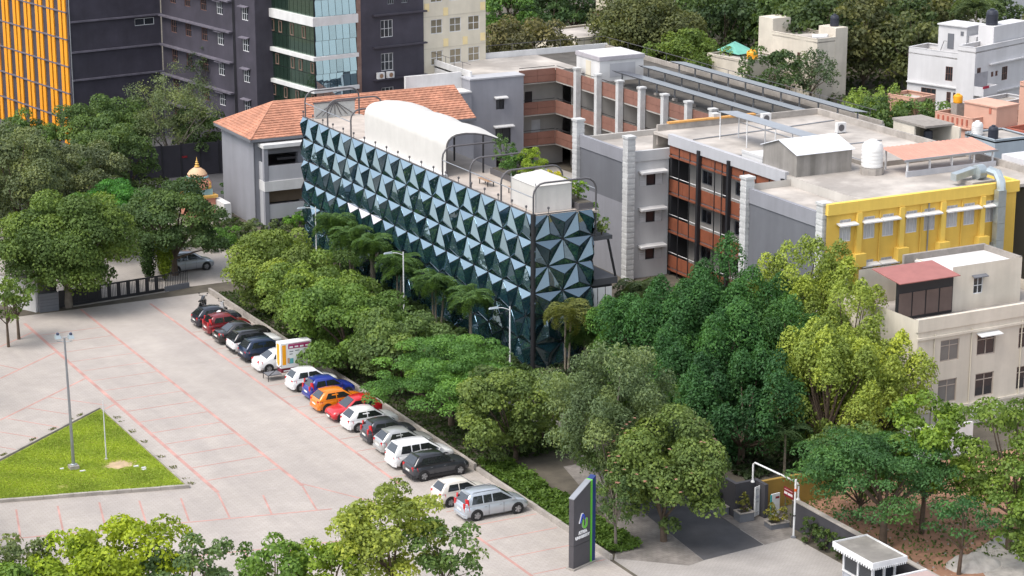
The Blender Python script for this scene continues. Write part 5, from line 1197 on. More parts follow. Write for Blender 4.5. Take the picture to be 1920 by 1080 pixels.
AT.part('rear_platform', MB().box(57.7, 148.3, .42, 58.78, 149.3, .47), M_GREYD)
AT.part('platform_frame', MB().tube([(57.7, 148.3, .42), (57.7, 148.3, .01)], .03, 5).tube([(57.7, 149.3, .42), (57.7, 149.3, .8)], .03, 5).tube([(57.7, 148.3, .44), (57.7, 149.3, .44)], .03, 5).tube([(57.72, 148.32, .44), (58.76, 148.32, 1.1)], .03, 5).tube([(57.7, 149.3, .44), (57.7, 149.3, .01)], .03, 5), M_BLACK)

# ------------------------------------------------------------------ lamp mast, flag pole, street lamps
MS = Thing('lamp_mast', 'tall grey floodlight mast on the triangular lawn', 'lamp post', (39.25, 136.3, .12))
MS.part('footing', MB().box(38.95, 136.0, .1, 39.55, 136.6, .38), M_KERB); MS.part('base_plate', MB().lathe([(.2, 0), (.2, .06), (.13, .1)], (39.25, 136.3, .38), 10), M_GALV)
MS.part('pole', MB().tube([(39.25, 136.3, .4), (39.2, 136.33, 4.5), (39.12, 136.38, 9.1)], .115, 12, .06), M_STEEL, smooth=40)
hx, hy, hz = 39.12, 136.38, 9.1
MS.part('cross_arm', MB().tube([(hx-.45, hy+.2, hz-.25), (hx-.2, hy+.1, hz-.3), (hx+.2, hy-.1, hz-.3), (hx+.45, hy-.2, hz-.25)], .03, 6).tube([(hx-.42, hy+.2, hz), (hx+.42, hy-.2, hz)], .03, 6), M_STEEL)
for s in (-1, 1):
    for dz in (0,):
        f_ = MS.part('floodlight', MB().hexa([(hx+s*.38-.2, hy-s*.17-.18, hz-.08), (hx+s*.38+.2, hy-s*.17-.18, hz-.08), (hx+s*.38+.2, hy-s*.17+.18, hz-.02), (hx+s*.38-.2, hy-s*.17+.18, hz-.02)], [(hx+s*.38-.13, hy-s*.17-.12, hz+.14), (hx+s*.38+.13, hy-s*.17-.12, hz+.14), (hx+s*.38+.13, hy-s*.17+.12, hz+.18), (hx+s*.38-.13, hy-s*.17+.12, hz+.18)]), M_GALV)
        MS.part('housing', MB().lathe([(.1, 0), (.1, .12), (.05, .15)], (hx+s*.38, hy-s*.17, hz+.16), 8), mat('blue_black_housing', (.05, .06, .10), .4), f_)
fp_ = Thing('flag_pole', 'slim white bare pole standing on the lawn', 'pole', (41.72, 137.1, .12))
fp_.part('pole', MB().tube([(41.72, 137.1, .1), (41.68, 137.12, 4.2)], .045, 8, .03), M_FRAMEW); fp_.part('footing', MB().lathe([(.16, 0), (.12, .06)], (41.72, 137.1, .12), 8), M_KERB)
for i, (x, y, lb) in enumerate(((38.55, 136.55, 'pale stone just left of the mast footing'), (43.0, 134.75, 'flat white stone on the right part of the lawn'), (43.25, 133.9, 'broken white stone nearest the right lawn kerb'), (43.35, 134.25, 'second white fragment beside the flat white stone'), (39.6, 135.5, 'small pale stone in front of the mast'))):
    a = rng.uniform(0, 3); sx, sy = rng.uniform(.14, .22), rng.uniform(.08, .12)
    solo('stone', MB().hexa([(x+sx*c_, y+sy*s_, .1) for c_, s_ in ((-1, -1), (1, -.8), (.9, 1), (-1.1, .8))], [(x+sx*c_*.85, y+sy*s_*.85, .2) for c_, s_ in ((-1, -1), (1, -.8), (.9, 1), (-1.1, .8))]), M_WHITE, lb, 'stone', (x, y, .12), 'stones lying on the lawn')
for y, lb in ((139.3, 'white street lamp near the front corner of the glass building'), (157.6, 'white street lamp in front of the middle of the glass facade'), (175.5, 'white street lamp at the far left end of the glass facade')):
    S = Thing('street_lamp', lb, 'street lamp', (73.1, y, 0), 'white lamps along the garden path')
    S.part('pole', MB().tube([(73.1, y, 0), (73.1, y, 6.0)], .075, 8, .05), M_FRAMEW, smooth=40)
    S.part('arm', MB().tube([(73.1, y, 5.75), (72.6, y+.1, 5.95), (72.1, y+.2, 6.0)], .03, 6), M_FRAMEW)
    S.part('lamp_head', MB().hexa([(71.5, y+.12, 5.95), (72.2, y+.08, 5.95), (72.2, y+.32, 5.95), (71.5, y+.32, 5.95)], [(71.6, y+.16, 6.06), (72.2, y+.12, 6.08), (72.2, y+.28, 6.08), (71.6, y+.28, 6.06)]), M_GALV)

# ------------------------------------------------------------------ totem sign
TS = Thing('totem_sign', 'tall dark grey totem sign with slanted top and blue and green logo', 'sign', (60.75, 106.4, 0))
fQ = Fr((59.84, 106.09), (61.67, 106.8)); LQ = fQ.L
def slab(u0, u1, d0, d1, zt0, zt1, z0=.1):
    return MB().hexa([fQ(u0, d1, z0), fQ(u1, d1, z0), fQ(u1, d0, z0), fQ(u0, d0, z0)], [fQ(u0, d1, zt0), fQ(u1, d1, zt1), fQ(u1, d0, zt1), fQ(u0, d0, zt0)])
M_SIGN = mat('charcoal_sign_panel', (.072, .068, .075), .55, .08, 1.0)
hL, hR = 4.35, 5.35
ht = lambda u: hL+(hR-hL)*u/LQ
TS.part('plinth', MB().wb(fQ, -.1, LQ+.1, -.5, .12, 0, .1), M_KERB)
g1, g2 = 1.52, 1.64
TS.part('lower_panel', slab(0, g1, -.36, 0, 1.45, 1.45), M_SIGN)
TS.part('upper_panel', slab(0, g1, -.36, 0, ht(0), ht(g1), 1.48), M_SIGN)
TS.part('joint', slab(.02, g1, -.34, -.02, 1.48, 1.48, 1.4), M_BLACK)
TS.part('top_cap', MB().hexa([fQ(-.02, .02, ht(0)), fQ(g1, .02, ht(g1)), fQ(g1, -.38, ht(g1)), fQ(-.02, -.38, ht(0))], [fQ(-.02, .02, ht(0)+.05), fQ(g1, .02, ht(g1)+.05), fQ(g1, -.38, ht(g1)+.05), fQ(-.02, -.38, ht(0)+.05)]), M_STEEL)
TS.part('green_strip', slab(g1, g2, -.36, .05, ht(g1), ht(g2)), mat('sign_green', (.10, .42, .04), .5))
TS.part('blue_strip', slab(g2, LQ, -.36, .03, ht(g2), ht(LQ)), mat('sign_navy', (.012, .03, .13), .5))
def plate(pts, m, name, d0=.0, d1=.06):
    n = len(pts); v = [fQ(u, d1, z) for u, z in pts]+[fQ(u, d0, z) for u, z in pts]
    TS.part(name, MB().add(v, [tuple(range(n)), tuple(range(2*n-1, n-1, -1))]+[(i, n+i, n+(i+1) % n, (i+1) % n) for i in range(n)]), m)
M_LB = mat('logo_blue', (.03, .07, .42), .4); M_LG = mat('logo_green', (.16, .50, .06), .4); M_LW = mat('logo_white', (.8, .8, .8), .5)
cu, cz = .78, 2.92
def ring_poly(r0, r1, a0, a1, c, n=10):
    o = [(c[0]+r1*math.cos(a0+(a1-a0)*i/n), c[1]+r1*math.sin(a0+(a1-a0)*i/n)) for i in range(n+1)]
    return o+[(c[0]+r0*math.cos(a1-(a1-a0)*i/n), c[1]+r0*math.sin(a1-(a1-a0)*i/n)) for i in range(n+1)]
# white edge behind, then the blue arch (A) and green cup (U)
plate([(.45, 2.78), (.62, 3.22), (.70, 3.34), (.82, 3.34), (.89, 3.22), (.98, 2.95), (.90, 2.95), (.80, 3.17), (.74, 3.2), (.68, 3.14), (.55, 2.78)], M_LW, 'logo_edge', .0, .05)
plate([(.50, 2.80), (.65, 3.21), (.72, 3.31), (.82, 3.31), (.89, 3.20), (.97, 2.97), (.88, 2.97), (.80, 3.15), (.75, 3.18), (.70, 3.12), (.60, 2.80)], M_LB, 'logo_letter', .05, .09)
up = [(.72, 2.95), (.72, 2.62)]+[(.94+.22*math.cos(R(a)), 2.62+.24*math.sin(R(a))) for a in (200, 225, 250, 270, 290, 315, 340)]+[(1.16, 2.62), (1.16, 2.98), (1.04, 2.98), (1.04, 2.64)]+[(.94+.10*math.cos(R(a)), 2.62+.11*math.sin(R(a))) for a in (340, 315, 290, 270, 250, 225, 200)]+[(.84, 2.95)]
plate([(u+.02, z-.02) for u, z in up], M_LW, 'logo_edge', .0, .05); plate(up, M_LG, 'logo_letter', .05, .09)
def text_part(T, s, size, fr, u, d, z, m, name='lettering', ext=.02, bold=.012):
    c = bpy.data.curves.new('t', 'FONT'); c.body = s; c.size = size; c.extrude = ext; c.align_x = 'CENTER'; c.offset = bold
    o = bpy.data.objects.new('t', c); COL.objects.link(o)
    me = bpy.data.meshes.new_from_object(o.evaluated_get(bpy.context.evaluated_depsgraph_get()))
    bpy.data.objects.remove(o)
    b = T.base
    for v in me.vertices:
        q = fr(u+v.co.x, d+v.co.z, z+v.co.y); v.co = (q[0]-b[0], q[1]-b[1], q[2]-b[2])
    me.name = name
    return link(name, me, m, T.o)
text_part(TS, 'ATRIA', .27, fQ, .80, .03, 2.10, M_LW); text_part(TS, 'UNIVERSITY', .235, fQ, .77, .03, 1.84, M_LW)

# ------------------------------------------------------------------ entrance gate, walls, booth at lower right
M_DKW = mat('dark_entrance_wall', (.055, .053, .06), .85, .1, .7, stain=.15)
W = Thing('entrance_wall', 'dark boundary wall with pale coping running past the guard booth', 'wall', (75.1, 99, 0))
fw = Fr((75.0, 105.8), (75.0, 88.0))
W.part('wall', MB().wb(fw, 0, fw.L, -.25, 0, 0, 1.78), M_DKW); W.part('coping', MB().wb(fw, -.05, fw.L, -.3, .05, 1.78, 1.86), M_KERB)
W = Thing('gate_side_wall', 'dark wall behind the planters along the entrance ramp', 'wall', (73, 113, 0))
W.part('wall', MB().wb(Fr((72.85, 126), (72.85, 108.9)), 0, 17.1, -.25, 0, 0, 2.2), M_DKW); W.part('wall', MB().wb(Fr((73.1, 108.95), (74.4, 108.95)), 0, 1.3, -.25, 0, 0, 2.2), M_DKW)
W.part('wall', MB().box(74.38, 107.95, 0, 74.62, 109.2, 2.2), M_DKW)
YWL = Thing('ochre_wall', 'low ochre wall behind the barrier pipe', 'wall', (77, 109.4, 0))
YWL.part('wall', MB().box(74.65, 109.2, 0, 80.5, 109.45, 1.9), mat('ochre_wall_paint', (.30, .185, .04), .85, .08, stain=.15))
GP = Thing('gate_panel', 'folded white sheet gate leaf beside the planter', 'gate', (74.2, 108.3, 0))
fg = Fr((73.86, 108.28), (74.72, 108.62))
GP.part('sheet', MB().wb(fg, 0, fg.L, -.04, 0, .1, 2.0), M_FRAMEW)
for u in (.03, .43, fg.L-.06): GP.part('bar', MB().wb(fg, u, u+.04, .002, .04, .1, 2.0), M_FRAMEW)
for z in (.3, 1.0, 1.8): GP.part('cross_bar', MB().wb(fg, .07, fg.L-.07, .002, .03, z, z+.04), M_GREYL)
GP.part('notice', MB().wb(fg, .1, .38, .041, .046, 1.25, 1.42), mat('pale_notice', (.45, .45, .52), .6))
HP = Thing('height_barrier', 'white pipe height barrier over the entrance ramp', 'barrier', (74.6, 107.3, 0))
HP.part('pipe', MB().tube([(74.0, 108.75, 2.2), (74.0, 108.75, 3.35), (74.05, 108.65, 3.48), (75.2, 105.75, 2.95), (75.25, 105.65, 2.8), (75.25, 105.65, 1.85)], .06, 8), M_FRAMEW, smooth=50)
HP.part('base', MB().lathe([(.13, 0), (.08, .12)], (74.0, 108.75, 2.2), 10), M_FRAMEW); HP.part('base', MB().lathe([(.13, 0), (.08, .12)], (75.25, 105.65, 1.86), 10), M_FRAMEW)
RS = Thing('red_notice_board', 'small red notice board with white lettering on the dark wall', 'sign', (75.0, 106.2, 0))
fr_ = Fr((75.0, 106.75), (75.0, 105.3)); M_REDS = mat('red_board', (.20, .012, .018), .5)
RS.part('board', MB().wb(fr_, 0, 1.0, .02, .06, 1.85, 2.42), M_REDS); RS.part('lettering_line', MB().wb(fr_, .08, .92, .06, .065, 2.28, 2.33), mat('faded_print', (.5, .36, .34), .6))
for a_, b_ in ((.08, .18), (.21, .29), (.32, .40), (.48, .58), (.61, .70), (.73, .81), (.84, .93)): RS.part('white_lettering', MB().wb(fr_, a_, b_, .06, .066, 2.0, 2.15), M_LW)
for u in (.1, .85): RS.part('leg', MB().wb(fr_, u, u+.05, .0, .02, 0, 2.3), M_PIPE)
WN = Thing('white_notice_board', 'white notice board with a red label beside the gate leaf', 'sign', (75.0, 107.3, 0))
fn_ = Fr((74.5, 107.35), (75.2, 107.4))
WN.part('board', MB().wb(fn_, 0, .62, -.08, 0, .3, 1.75), M_FRAMEW); WN.part('label', MB().wb(fn_, .28, .58, .001, .008, 1.42, 1.56), M_REDS); WN.part('teal_edge', MB().wb(fn_, -.06, 0, -.08, .005, .3, 1.7), mat('teal_edge', (.02, .25, .25), .5))
PL = Thing('barrier_pole', 'tall white pole with orange tip beside the entrance planter', 'pole', (74.15, 104.45, 0))
PL.part('pole', MB().tube([(74.15, 104.45, 0), (74.15, 104.4, 3.75)], .065, 8), M_FRAMEW, smooth=40); PL.part('base', MB().lathe([(.17, 0), (.17, .06), (.09, .12)], (74.15, 104.45, 0.012), 10), M_GREYD)
PL.part('orange_clip', MB().lathe([(.09, 0), (.09, .16)], (74.15, 104.4, 3.0), 8), mat('orange_clip', (.6, .1, .02), .5)); PL.part('clamp', MB().lathe([(.09, 0), (.09, .07)], (74.15, 104.43, 1.4), 8), M_BLACK)
def planter(x, y, sx, sy, h, rz, label):
    P = local_thing('planter_box', label, 'planter', (x, y, 0), R(rz), 'masonry planters at the entrance')
    P.part('wall', MB().box(-sx, -sy, 0, sx, -sy+.1, h).box(-sx, sy-.1, 0, sx, sy, h).box(-sx, -sy+.1, 0, -sx+.1, sy-.1, h).box(sx-.1, -sy+.1, 0, sx, sy-.1, h), M_GREYD)
    P.part('rim', MB().box(-sx-.03, -sy-.03, h, sx+.03, -sy+.12, h+.05).box(-sx-.03, sy-.12, h, sx+.03, sy+.03, h+.05).box(-sx-.03, -sy+.12, h, -sx+.12, sy-.12, h+.05).box(sx-.12, -sy+.12, h, sx+.03, sy-.12, h+.05), M_KERB)
    P.part('soil', MB().box(-sx+.1, -sy+.1, 0, sx-.1, sy-.1, h-.06), M_EARTH)
planter(74.3, 106.45, .65, .42, .32, -4, 'square planter with pale rim beside the white pole')
planter(73.15, 108.35, .5, .4, .55, -4, 'dark planter left of the white gate leaf')
planter(72.42, 110.6, 1.1, .38, .5, -90, 'long dark planter along the ramp wall')
BP = Thing('brick_planter', 'brick planter box under the yellow-green tree at the bottom', 'planter', (48, 105.2, 0))
M_BRICK = mat('red_brick', (.30, .115, .06), .9, .25, 4.0, stain=.2)
for c_ in range(5):
    for k in range(5):
        for (ax, ay, dx, dy) in ((46.9, 104.4, 1, 0), (46.9, 106.0, 1, 0)):
            x = ax+k*.42+(.21 if c_ % 2 else 0); BP.part('brick', MB().box(x, ay, c_*.13+.005, x+.405, ay+.18, c_*.13+.12), M_BRICK)
    for k in range(3):
        for ax in (46.9, 48.95): y = 104.6+k*.46; BP.part('brick', MB().box(ax, y, c_*.13+.005, ax+.18, y+.44, c_*.13+.12), M_BRICK)
BP.part('soil', MB().box(47.05, 104.55, 0, 49.0, 106.05, .5), M_EARTH)
GBo = Thing('guard_booth', 'white-trimmed guard booth with flat roof at the road edge', 'booth', (73.1, 95.6, 0))
bx0, bx1, by0, by1 = 72.35, 73.95, 94.2, 97.0
M_BOOTH = mat('booth_grey', (.33, .34, .37), .8)
for a, b in (((bx0, by1), (bx0, by0)), ((bx0, by0), (bx1, by0))):
    f = Fr(a, b); GBo.part('low_wall', MB().wb(f, .08, f.L-.08, -.12, 0, 0, .95), M_BOOTH); GBo.part('sill', MB().wb(f, 0, f.L, -.16, .05, .95, 1.02), M_FRAMEW)
    for u in (.0, f.L*.5-.05, f.L-.12): GBo.part('post', MB().wb(f, u, u+.12, -.12, .02, 1.02, 2.4), M_FRAMEW)
    for i in range(2):
        u0 = .14+i*(f.L*.5-.06); GBo.part('pane', MB().wb(f, u0, u0+f.L*.5-.24, -.07, -.05, 1.05, 2.35), M_GLASSD)
GBo.part('back_wall', MB().box(bx1-.12, by0+.1, 0, bx1, by1, 2.4).box(bx0, by1-.1, 0, bx1-.12, by1, 2.4), M_BOOTH)
GBo.part('roof_slab', MB().box(bx0-.4, by0-.5, 2.4, bx1+.3, by1+.4, 2.55), mat('stained_roof', (.30, .28, .25), .9, .2, .7, stain=.4, stain_scale=.5))
GBo.part('roof_trim', MB().box(bx0-.45, by0-.55, 2.3, bx0-.4, by1+.45, 2.64).box(bx0-.4, by0-.55, 2.3, bx1+.35, by0-.5, 2.64).box(bx1+.3, by0-.5, 2.3, bx1+.35, by1+.45, 2.64).box(bx0-.4, by1+.4, 2.3, bx1+.3, by1+.45, 2.64), M_FRAMEW)
for i in range(16):
    GBo.part('fringe_scallop', MB().box(bx0-.47, by0-.5+i*.23, 2.2, bx0-.45, by0-.5+i*.23+.12, 2.32), M_FRAMEW)
    GBo.part('fringe_scallop', MB().box(bx0-.4+i*.145, by0-.57, 2.2, bx0-.4+i*.145+.08, by0-.55, 2.32), M_FRAMEW)

SR = Thing('low_shed_roof', 'flat pinkish shed roof next to the guard booth at the bottom edge', 'shed', (74, 91.4, 0))
SR.part('wall', MB().box(72.6, 89.4, 0, 74.9, 92.6, 1.85), M_BOOTH); SR.part('roof', MB().box(72.4, 89.2, 1.85, 74.97, 92.75, 1.98), mat('pink_roof', (.36, .27, .25), .8))
SR.part('rim', MB().box(72.4, 92.7, 1.98, 74.97, 92.82, 2.06), M_FRAMEW)

# ------------------------------------------------------------------ gate and shrine at upper left
GT = Thing('black_gate', 'long black sliding gate with open cut panels under the big tree', 'gate', (54, 175.6, 0))
fgt = Fr((49.9, 174.95), (59.3, 175.95)); Lg = fgt.L
GT.part('bottom_rail', MB().wb(fgt, 0, Lg, -.06, .06, .12, .32), M_BLACK); GT.part('top_rail', MB().wb(fgt, 0, Lg, -.05, .05, 1.4, 1.52), M_BLACK)
GT.part('track', MB().wb(fgt, .5, Lg+.4, -.12, .12, .009, .04), M_KERB)
for i in range(11):
    u = Lg*i/11
    GT.part('plate', MB().wb(fgt, u, u+.34, -.03, .03, .32, 1.4), M_BLACK)
    for k in range(3): GT.part('bar', MB().wb(fgt, u+.44+k*.14, u+.465+k*.14, -.02, .02, .32, 1.4), M_BLACK)
    if i < 4: GT.part('sheet', MB().wb(fgt, u+.34, u+Lg/11, -.02, .0, .32, 1.4), M_BLACK)
SWl = Thing('slate_gate_pier', 'dark slate pier where the white ramp wall meets the gate', 'wall', (48.9, 174.9, 0))
for i in range(6): SWl.part('stone_course', MB().box(48.15+.01*(i % 2), 174.5-.01*(i % 2), i*.26+.006, 49.75, 174.95, i*.26+.25), M_GREYD)
LF = Thing('low_fence_wall', 'dark railing on a low stone plinth right of the gate', 'fence', (60.5, 176.2, 0))
ffe = Fr((59.4, 175.85), (61.7, 176.35)); LF.part('plinth', MB().wb(ffe, 0, ffe.L, -.2, 0, 0, .45), M_GREYD); LF.part('top_rail', MB().wb(ffe, 0, ffe.L, -.12, -.06, 1.5, 1.56), M_BLACK)
for i in range(14): LF.part('baluster', MB().wb(ffe, .05+i*.165, .09+i*.165, -.11, -.07, .45, 1.5), M_BLACK)
ffe2 = Fr((61.7, 176.35), (62.3, 180.5))
RW = Thing('white_ramp_wall', 'white rendered ramp wall with pale coping at the left edge', 'wall', (46, 176, 0))
fr2 = Fr((41.8, 186.5), (47.9, 174.8)); RW.part('wall', MB().wb(fr2, 0, fr2.L, -.3, 0, 0, 2.6), M_WHITE); RW.part('coping', MB().wb(fr2, -.05, fr2.L+.05, -.36, .06, 2.6, 2.72), M_KERB)
DW = Thing('dark_yard_wall', 'dark wall inside the gate beneath the big tree', 'wall', (50, 178, 0))
f = Fr((47.2, 180.4), (50.6, 178.2)); DW.part('wall', MB().wb(f, 0, f.L, -.25, 0, 0, 2.2), M_DKW)
LH = Thing('red_roof_lodge', 'small cream lodge with red tile roof cut by the left edge', 'house', (40, 182, 0))
LH.part('wall', MB().box(36, 180, 0, 42.2, 188, 3.0), M_CREAM2); LH.part('roof', MB().add([(35.4, 179.4, 3.0), (42.9, 179.4, 3.0), (42.9, 188.6, 3.0), (35.4, 188.6, 3.0), (39.1, 182.5, 4.9), (39.1, 185.5, 4.9)], [(0, 1, 4), (1, 2, 5, 4), (2, 3, 5), (3, 0, 4, 5), (3, 2, 1, 0)]), M_TILE)
DF = Thing('dark_compound_wall', 'high dark panelled compound wall behind the shrine', 'wall', (78, 220, 0))
fdf = Fr((70.0, 219.0), (84.4, 218.2))
for i in range(7): DF.part('panel', MB().wb(fdf, i*2.05+.02, (i+1)*2.05-.02, -.15, 0, 0, 3.4+.06*(i % 2)), mat('black_sheet_wall', (.030, .028, .036), .7, .15, 1.0))
for i in range(8): DF.part('post', MB().wb(fdf, i*2.05-.06, i*2.05+.06, -.2, .06, 0, 3.6), M_BLACK)
DF.part('red_sign', MB().wb(fdf, 6.2, 6.8, .01, .04, 2.0, 2.2), M_REDS)
SHN = Thing('shrine_dome', 'small painted shrine with salmon dome and golden finial', 'shrine', (71.4, 200.6, 0))
M_SHP = mat('shrine_salmon', (.62, .27, .19), .7, .08); M_GOLD = mat('shrine_gold', (.62, .36, .09), .5); M_SHB = mat('shrine_blue', (.25, .42, .46), .7)
cx, cy = 71.4, 200.6
SHN.part('base', MB().box(cx-1.3, cy-1.3, 0, cx+1.3, cy+1.3, 2.1), M_SHP); SHN.part('cornice', MB().box(cx-1.5, cy-1.5, 2.1, cx+1.5, cy+1.5, 2.35), M_GOLD); SHN.part('tier', MB().box(cx-1.1, cy-1.1, 2.35, cx+1.1, cy+1.1, 2.9), M_SHB)
SHN.part('dome', MB().lathe([(1.15, 0), (1.35, .25), (1.32, .6), (1.05, 1.0), (1.0, 1.05), (.95, 1.3), (.6, 1.75), (.22, 2.0), (.1, 2.05)], (cx, cy, 2.9), 16), M_SHP, smooth=40)
SHN.part('dome_band', MB().lathe([(1.04, 0), (1.09, .06), (1.06, .14), (1.0, .2)], (cx, cy, 3.92), 16), M_SHB); SHN.part('crown_cap', MB().lathe([(.97, 0), (.75, .32), (.35, .6), (.2, .66)], (cx, cy, 4.28), 16), mat('shrine_cream', (.55, .36, .22), .7), smooth=50)
SHN.part('finial', MB().lathe([(.12, 0), (.28, .1), (.12, .22), (.2, .34), (.1, .45), (.14, .55), (.05, .65), (.02, 1.0)], (cx, cy, 4.92), 10), M_GOLD, smooth=60)
for a in range(4): SHN.part('corner_figure', MB().lathe([(.2, 0), (.26, .2), (.16, .45), (.2, .55), (.05, .75)], (cx+1.2*math.cos(R(45+90*a)), cy+1.2*math.sin(R(45+90*a)), 2.9), 8), M_GOLD if a % 2 else M_SHB)
SHN.part('annexe', MB().box(cx+1.3, cy-3.6, 0, cx+2.0, cy-.6, 1.9), M_WHITE)

# rubble heaps on the red soil site
def heap(name, label, x, y, rx, ry, h, m, seed):
    r = np.random.default_rng(seed); n = 22; b = MB()
    for i in range(n+1):
        for j in range(n+1):
            u, v = i/n*2-1, j/n*2-1; q = max(0, 1-u*u-v*v)
            z = h*q*(.75+.25*math.sin(u*5+seed)*math.cos(v*6))+q*r.random()*.18*h
            b.v.append((x+u*rx, y+v*ry, z+.006 if q > 0 else -.05))
    for i in range(n):
        for j in range(n): k = i*(n+1)+j; b.f.append((k, k+n+1, k+n+2, k+1))
    solo(name, b, m, label, 'heap', (x, y, 0), smooth=50)
heap('soil_heap', 'low red soil heap behind the feathery tree', 83.5, 103.5, 3.2, 1.6, .8, M_REDSOIL, 3)
heap('soil_heap', 'red soil heap near the right frame edge', 88.5, 99.0, 2.6, 1.8, .9, M_REDSOIL, 5)
heap('gravel_heap', 'grey gravel heap on the red soil site', 81.0, 96.0, 1.8, 1.3, .7, M_RUBBLE, 7)
rb = MB(); rr2 = random.Random(9)
for i in range(420):
    x, y, s_ = rr2.uniform(76.5, 95), rr2.uniform(90, 108), rr2.uniform(.03, .10); a = rr2.uniform(0, 3)
    c_, q_ = math.cos(a)*s_, math.sin(a)*s_
    rb.hexa([(x+c_, y+q_, 0), (x-q_, y+c_, 0), (x-c_, y-q_, 0), (x+q_, y-c_, 0)], [(x+c_*.6, y+q_*.7, s_), (x-q_*.8, y+c_*.6, s_*.8), (x-c_*.7, y-q_*.6, s_), (x+q_*.6, y-c_*.8, s_*.7)])
tag(link('rubble', rb.mesh('rubble'), M_RUBBLE), 'scattered rubble and broken stones on the red soil', 'rubble', kind='stuff')
# ------------------------------------------------------------------ vegetation
M_BARK = mat('bark', (.10, .072, .052), .95, .25, 3.0, .5, 12); M_BARKG = mat('grey_bark', (.17, .145, .12), .95, .2, 3.0, .4, 12); M_BARKP = mat('palm_bark', (.20, .17, .13), .95, .2, 4.0, .3, 14)
def leaf_mesh(name, pos, nrm, size, aspect, tone, seed, droop=0.0):
    """kite-shaped leaves as one mesh: pos (n,3), nrm (n,3), size (n), tone (n)"""
    r = np.random.default_rng(seed); n = len(pos)
    t = r.normal(size=(n, 3)); t[:, 2] -= droop
    t -= nrm*np.sum(t*nrm, 1, keepdims=True); t /= np.linalg.norm(t, axis=1, keepdims=True)+1e-9
    b = np.cross(nrm, t); L = size[:, None]; Wd = L/aspect
    v = np.empty((n, 4, 3), np.float32)
    v[:, 0] = pos-t*L*.5; v[:, 1] = pos+b*Wd*.5-t*L*.05+nrm*L*.06; v[:, 2] = pos+t*L*.5-nrm*L*.1; v[:, 3] = pos-b*Wd*.5-t*L*.05+nrm*L*.06
    me = bpy.data.meshes.new(name)
    me.vertices.add(n*4); me.vertices.foreach_set('co', v.reshape(-1))
    me.loops.add(n*4); me.loops.foreach_set('vertex_index', np.arange(n*4, dtype=np.int32))
    me.polygons.add(n); me.polygons.foreach_set('loop_start', np.arange(0, n*4, 4, dtype=np.int32))
    a = me.attributes.new('tone', 'FLOAT', 'FACE'); a.data.foreach_set('value', np.clip(tone, 0, 1).astype(np.float32))
    me.update(calc_edges=True); me.materials.append(LEAF)
    return me
def sphere_dirs(r, n):
    d = r.normal(size=(n, 3)); return d/(np.linalg.norm(d, axis=1, keepdims=True)+1e-9)
def crown_points(kind, rx, rz, zc, leaf, dens, seed):
    r = np.random.default_rng(seed)
    if kind == 'plume':
        K = int(14+rx*rx*1.7); d = sphere_dirs(r, K); d[:, 2] = d[:, 2]*.8+.15; d /= np.linalg.norm(d, axis=1, keepdims=True)
        c = d*np.array([rx, rx, rz])*(.40+.45*r.random((K, 1))**.6); c[:, 2] += zc
        cr = rx*(.16+.10*r.random(K)); st = np.array([1.0, 1.0, 1.6])
    elif kind == 'feather':
        K = int(30+rx*rx*3.0); th = r.random(K)*6.283; q = np.sqrt(r.random(K))
        lay = r.integers(0, 4, K)/3.0
        c = np.stack([np.cos(th)*q*rx, np.sin(th)*q*rx, zc+rz*(1.0*np.sqrt(np.clip(1-q*q*.95, 0, 1))-lay*.75-.30*r.random(K))], 1)
        c[:, :2] *= (1+.18*np.sin(th*3+seed))[:, None]
        cr = rx*(.11+.12*r.random(K)); st = np.array([1.2, 1.2, .48])
    elif kind == 'wispy':
        K = int(40+rx*rx*2.8); d = sphere_dirs(r, K); d[:, 2] = d[:, 2]*.9+.15
        c = d*np.array([rx, rx, rz])*(.35+.62*r.random((K, 1))**.7); c[:, 2] += zc
        cr = rx*(.10+.10*r.random(K)); st = np.array([1.0, 1.0, 1.15])
    elif kind == 'column':
        K = 26; z = np.linspace(-1, 1, K); th = r.random(K)*6.283
        c = np.stack([np.cos(th)*rx*.25, np.sin(th)*rx*.25, zc+z*rz*.86], 1); cr = rx*np.sqrt(np.clip(1-(z*.95)**2, .05, 1))*.9; st = np.array([1, 1, 1.3])
    else:
        K = int(26+rx*rx*2.3); d = sphere_dirs(r, K); d[:, 2] = d[:, 2]*.9+.06; d /= np.linalg.norm(d, axis=1, keepdims=True)
        lob = 1+.16*np.sin(d[:, 0]*4+seed)+.13*np.sin(d[:, 1]*5+seed*2)
        c = d*np.array([rx, rx, rz])*(.50+.40*r.random((K, 1))**.6)*lob[:, None]; c[:, 2] += zc
        cr = rx*(.16+.14*r.random(K)); st = np.array([1.0, 1.0, .8])
    area = cr**2*12.57*np.mean(st)
    m = np.maximum(6, (area*dens/(leaf*leaf)).astype(int)); idx = np.repeat(np.arange(K), m); n = len(idx)
    d = sphere_dirs(r, n); 
    if kind != 'column': d[:, 2] = np.where(d[:, 2] < -.35, -d[:, 2], d[:, 2])
    rad = (.62+.42*r.random(n)**.7)
    if kind == 'wispy': rad = .45+.85*r.random(n)
    if kind == 'plume':
        f = np.clip(1.05-.45*(d[:, 2]), .45, 1.3); off = d*np.stack([f, f, np.ones(n)], 1)
    else: off = d
    off = off*rad[:, None]*cr[idx][:, None]*st
    pos = c[idx]+off
    if kind == 'plume': pos[:, :2] += c[idx][:, :2]/rx*(off[:, 2:3])*.22
    nr = d*.75+r.normal(size=(n, 3))*.45+np.array([0, 0, .25]); nr /= np.linalg.norm(nr, axis=1, keepdims=True)
    ct = .5+.20*r.normal(size=K); tone = ct[idx]+.13*r.normal(size=n)
    size = leaf*(.65+.7*r.random(n))
    return c, cr, pos, nr, size, tone
TREE_N = [0]
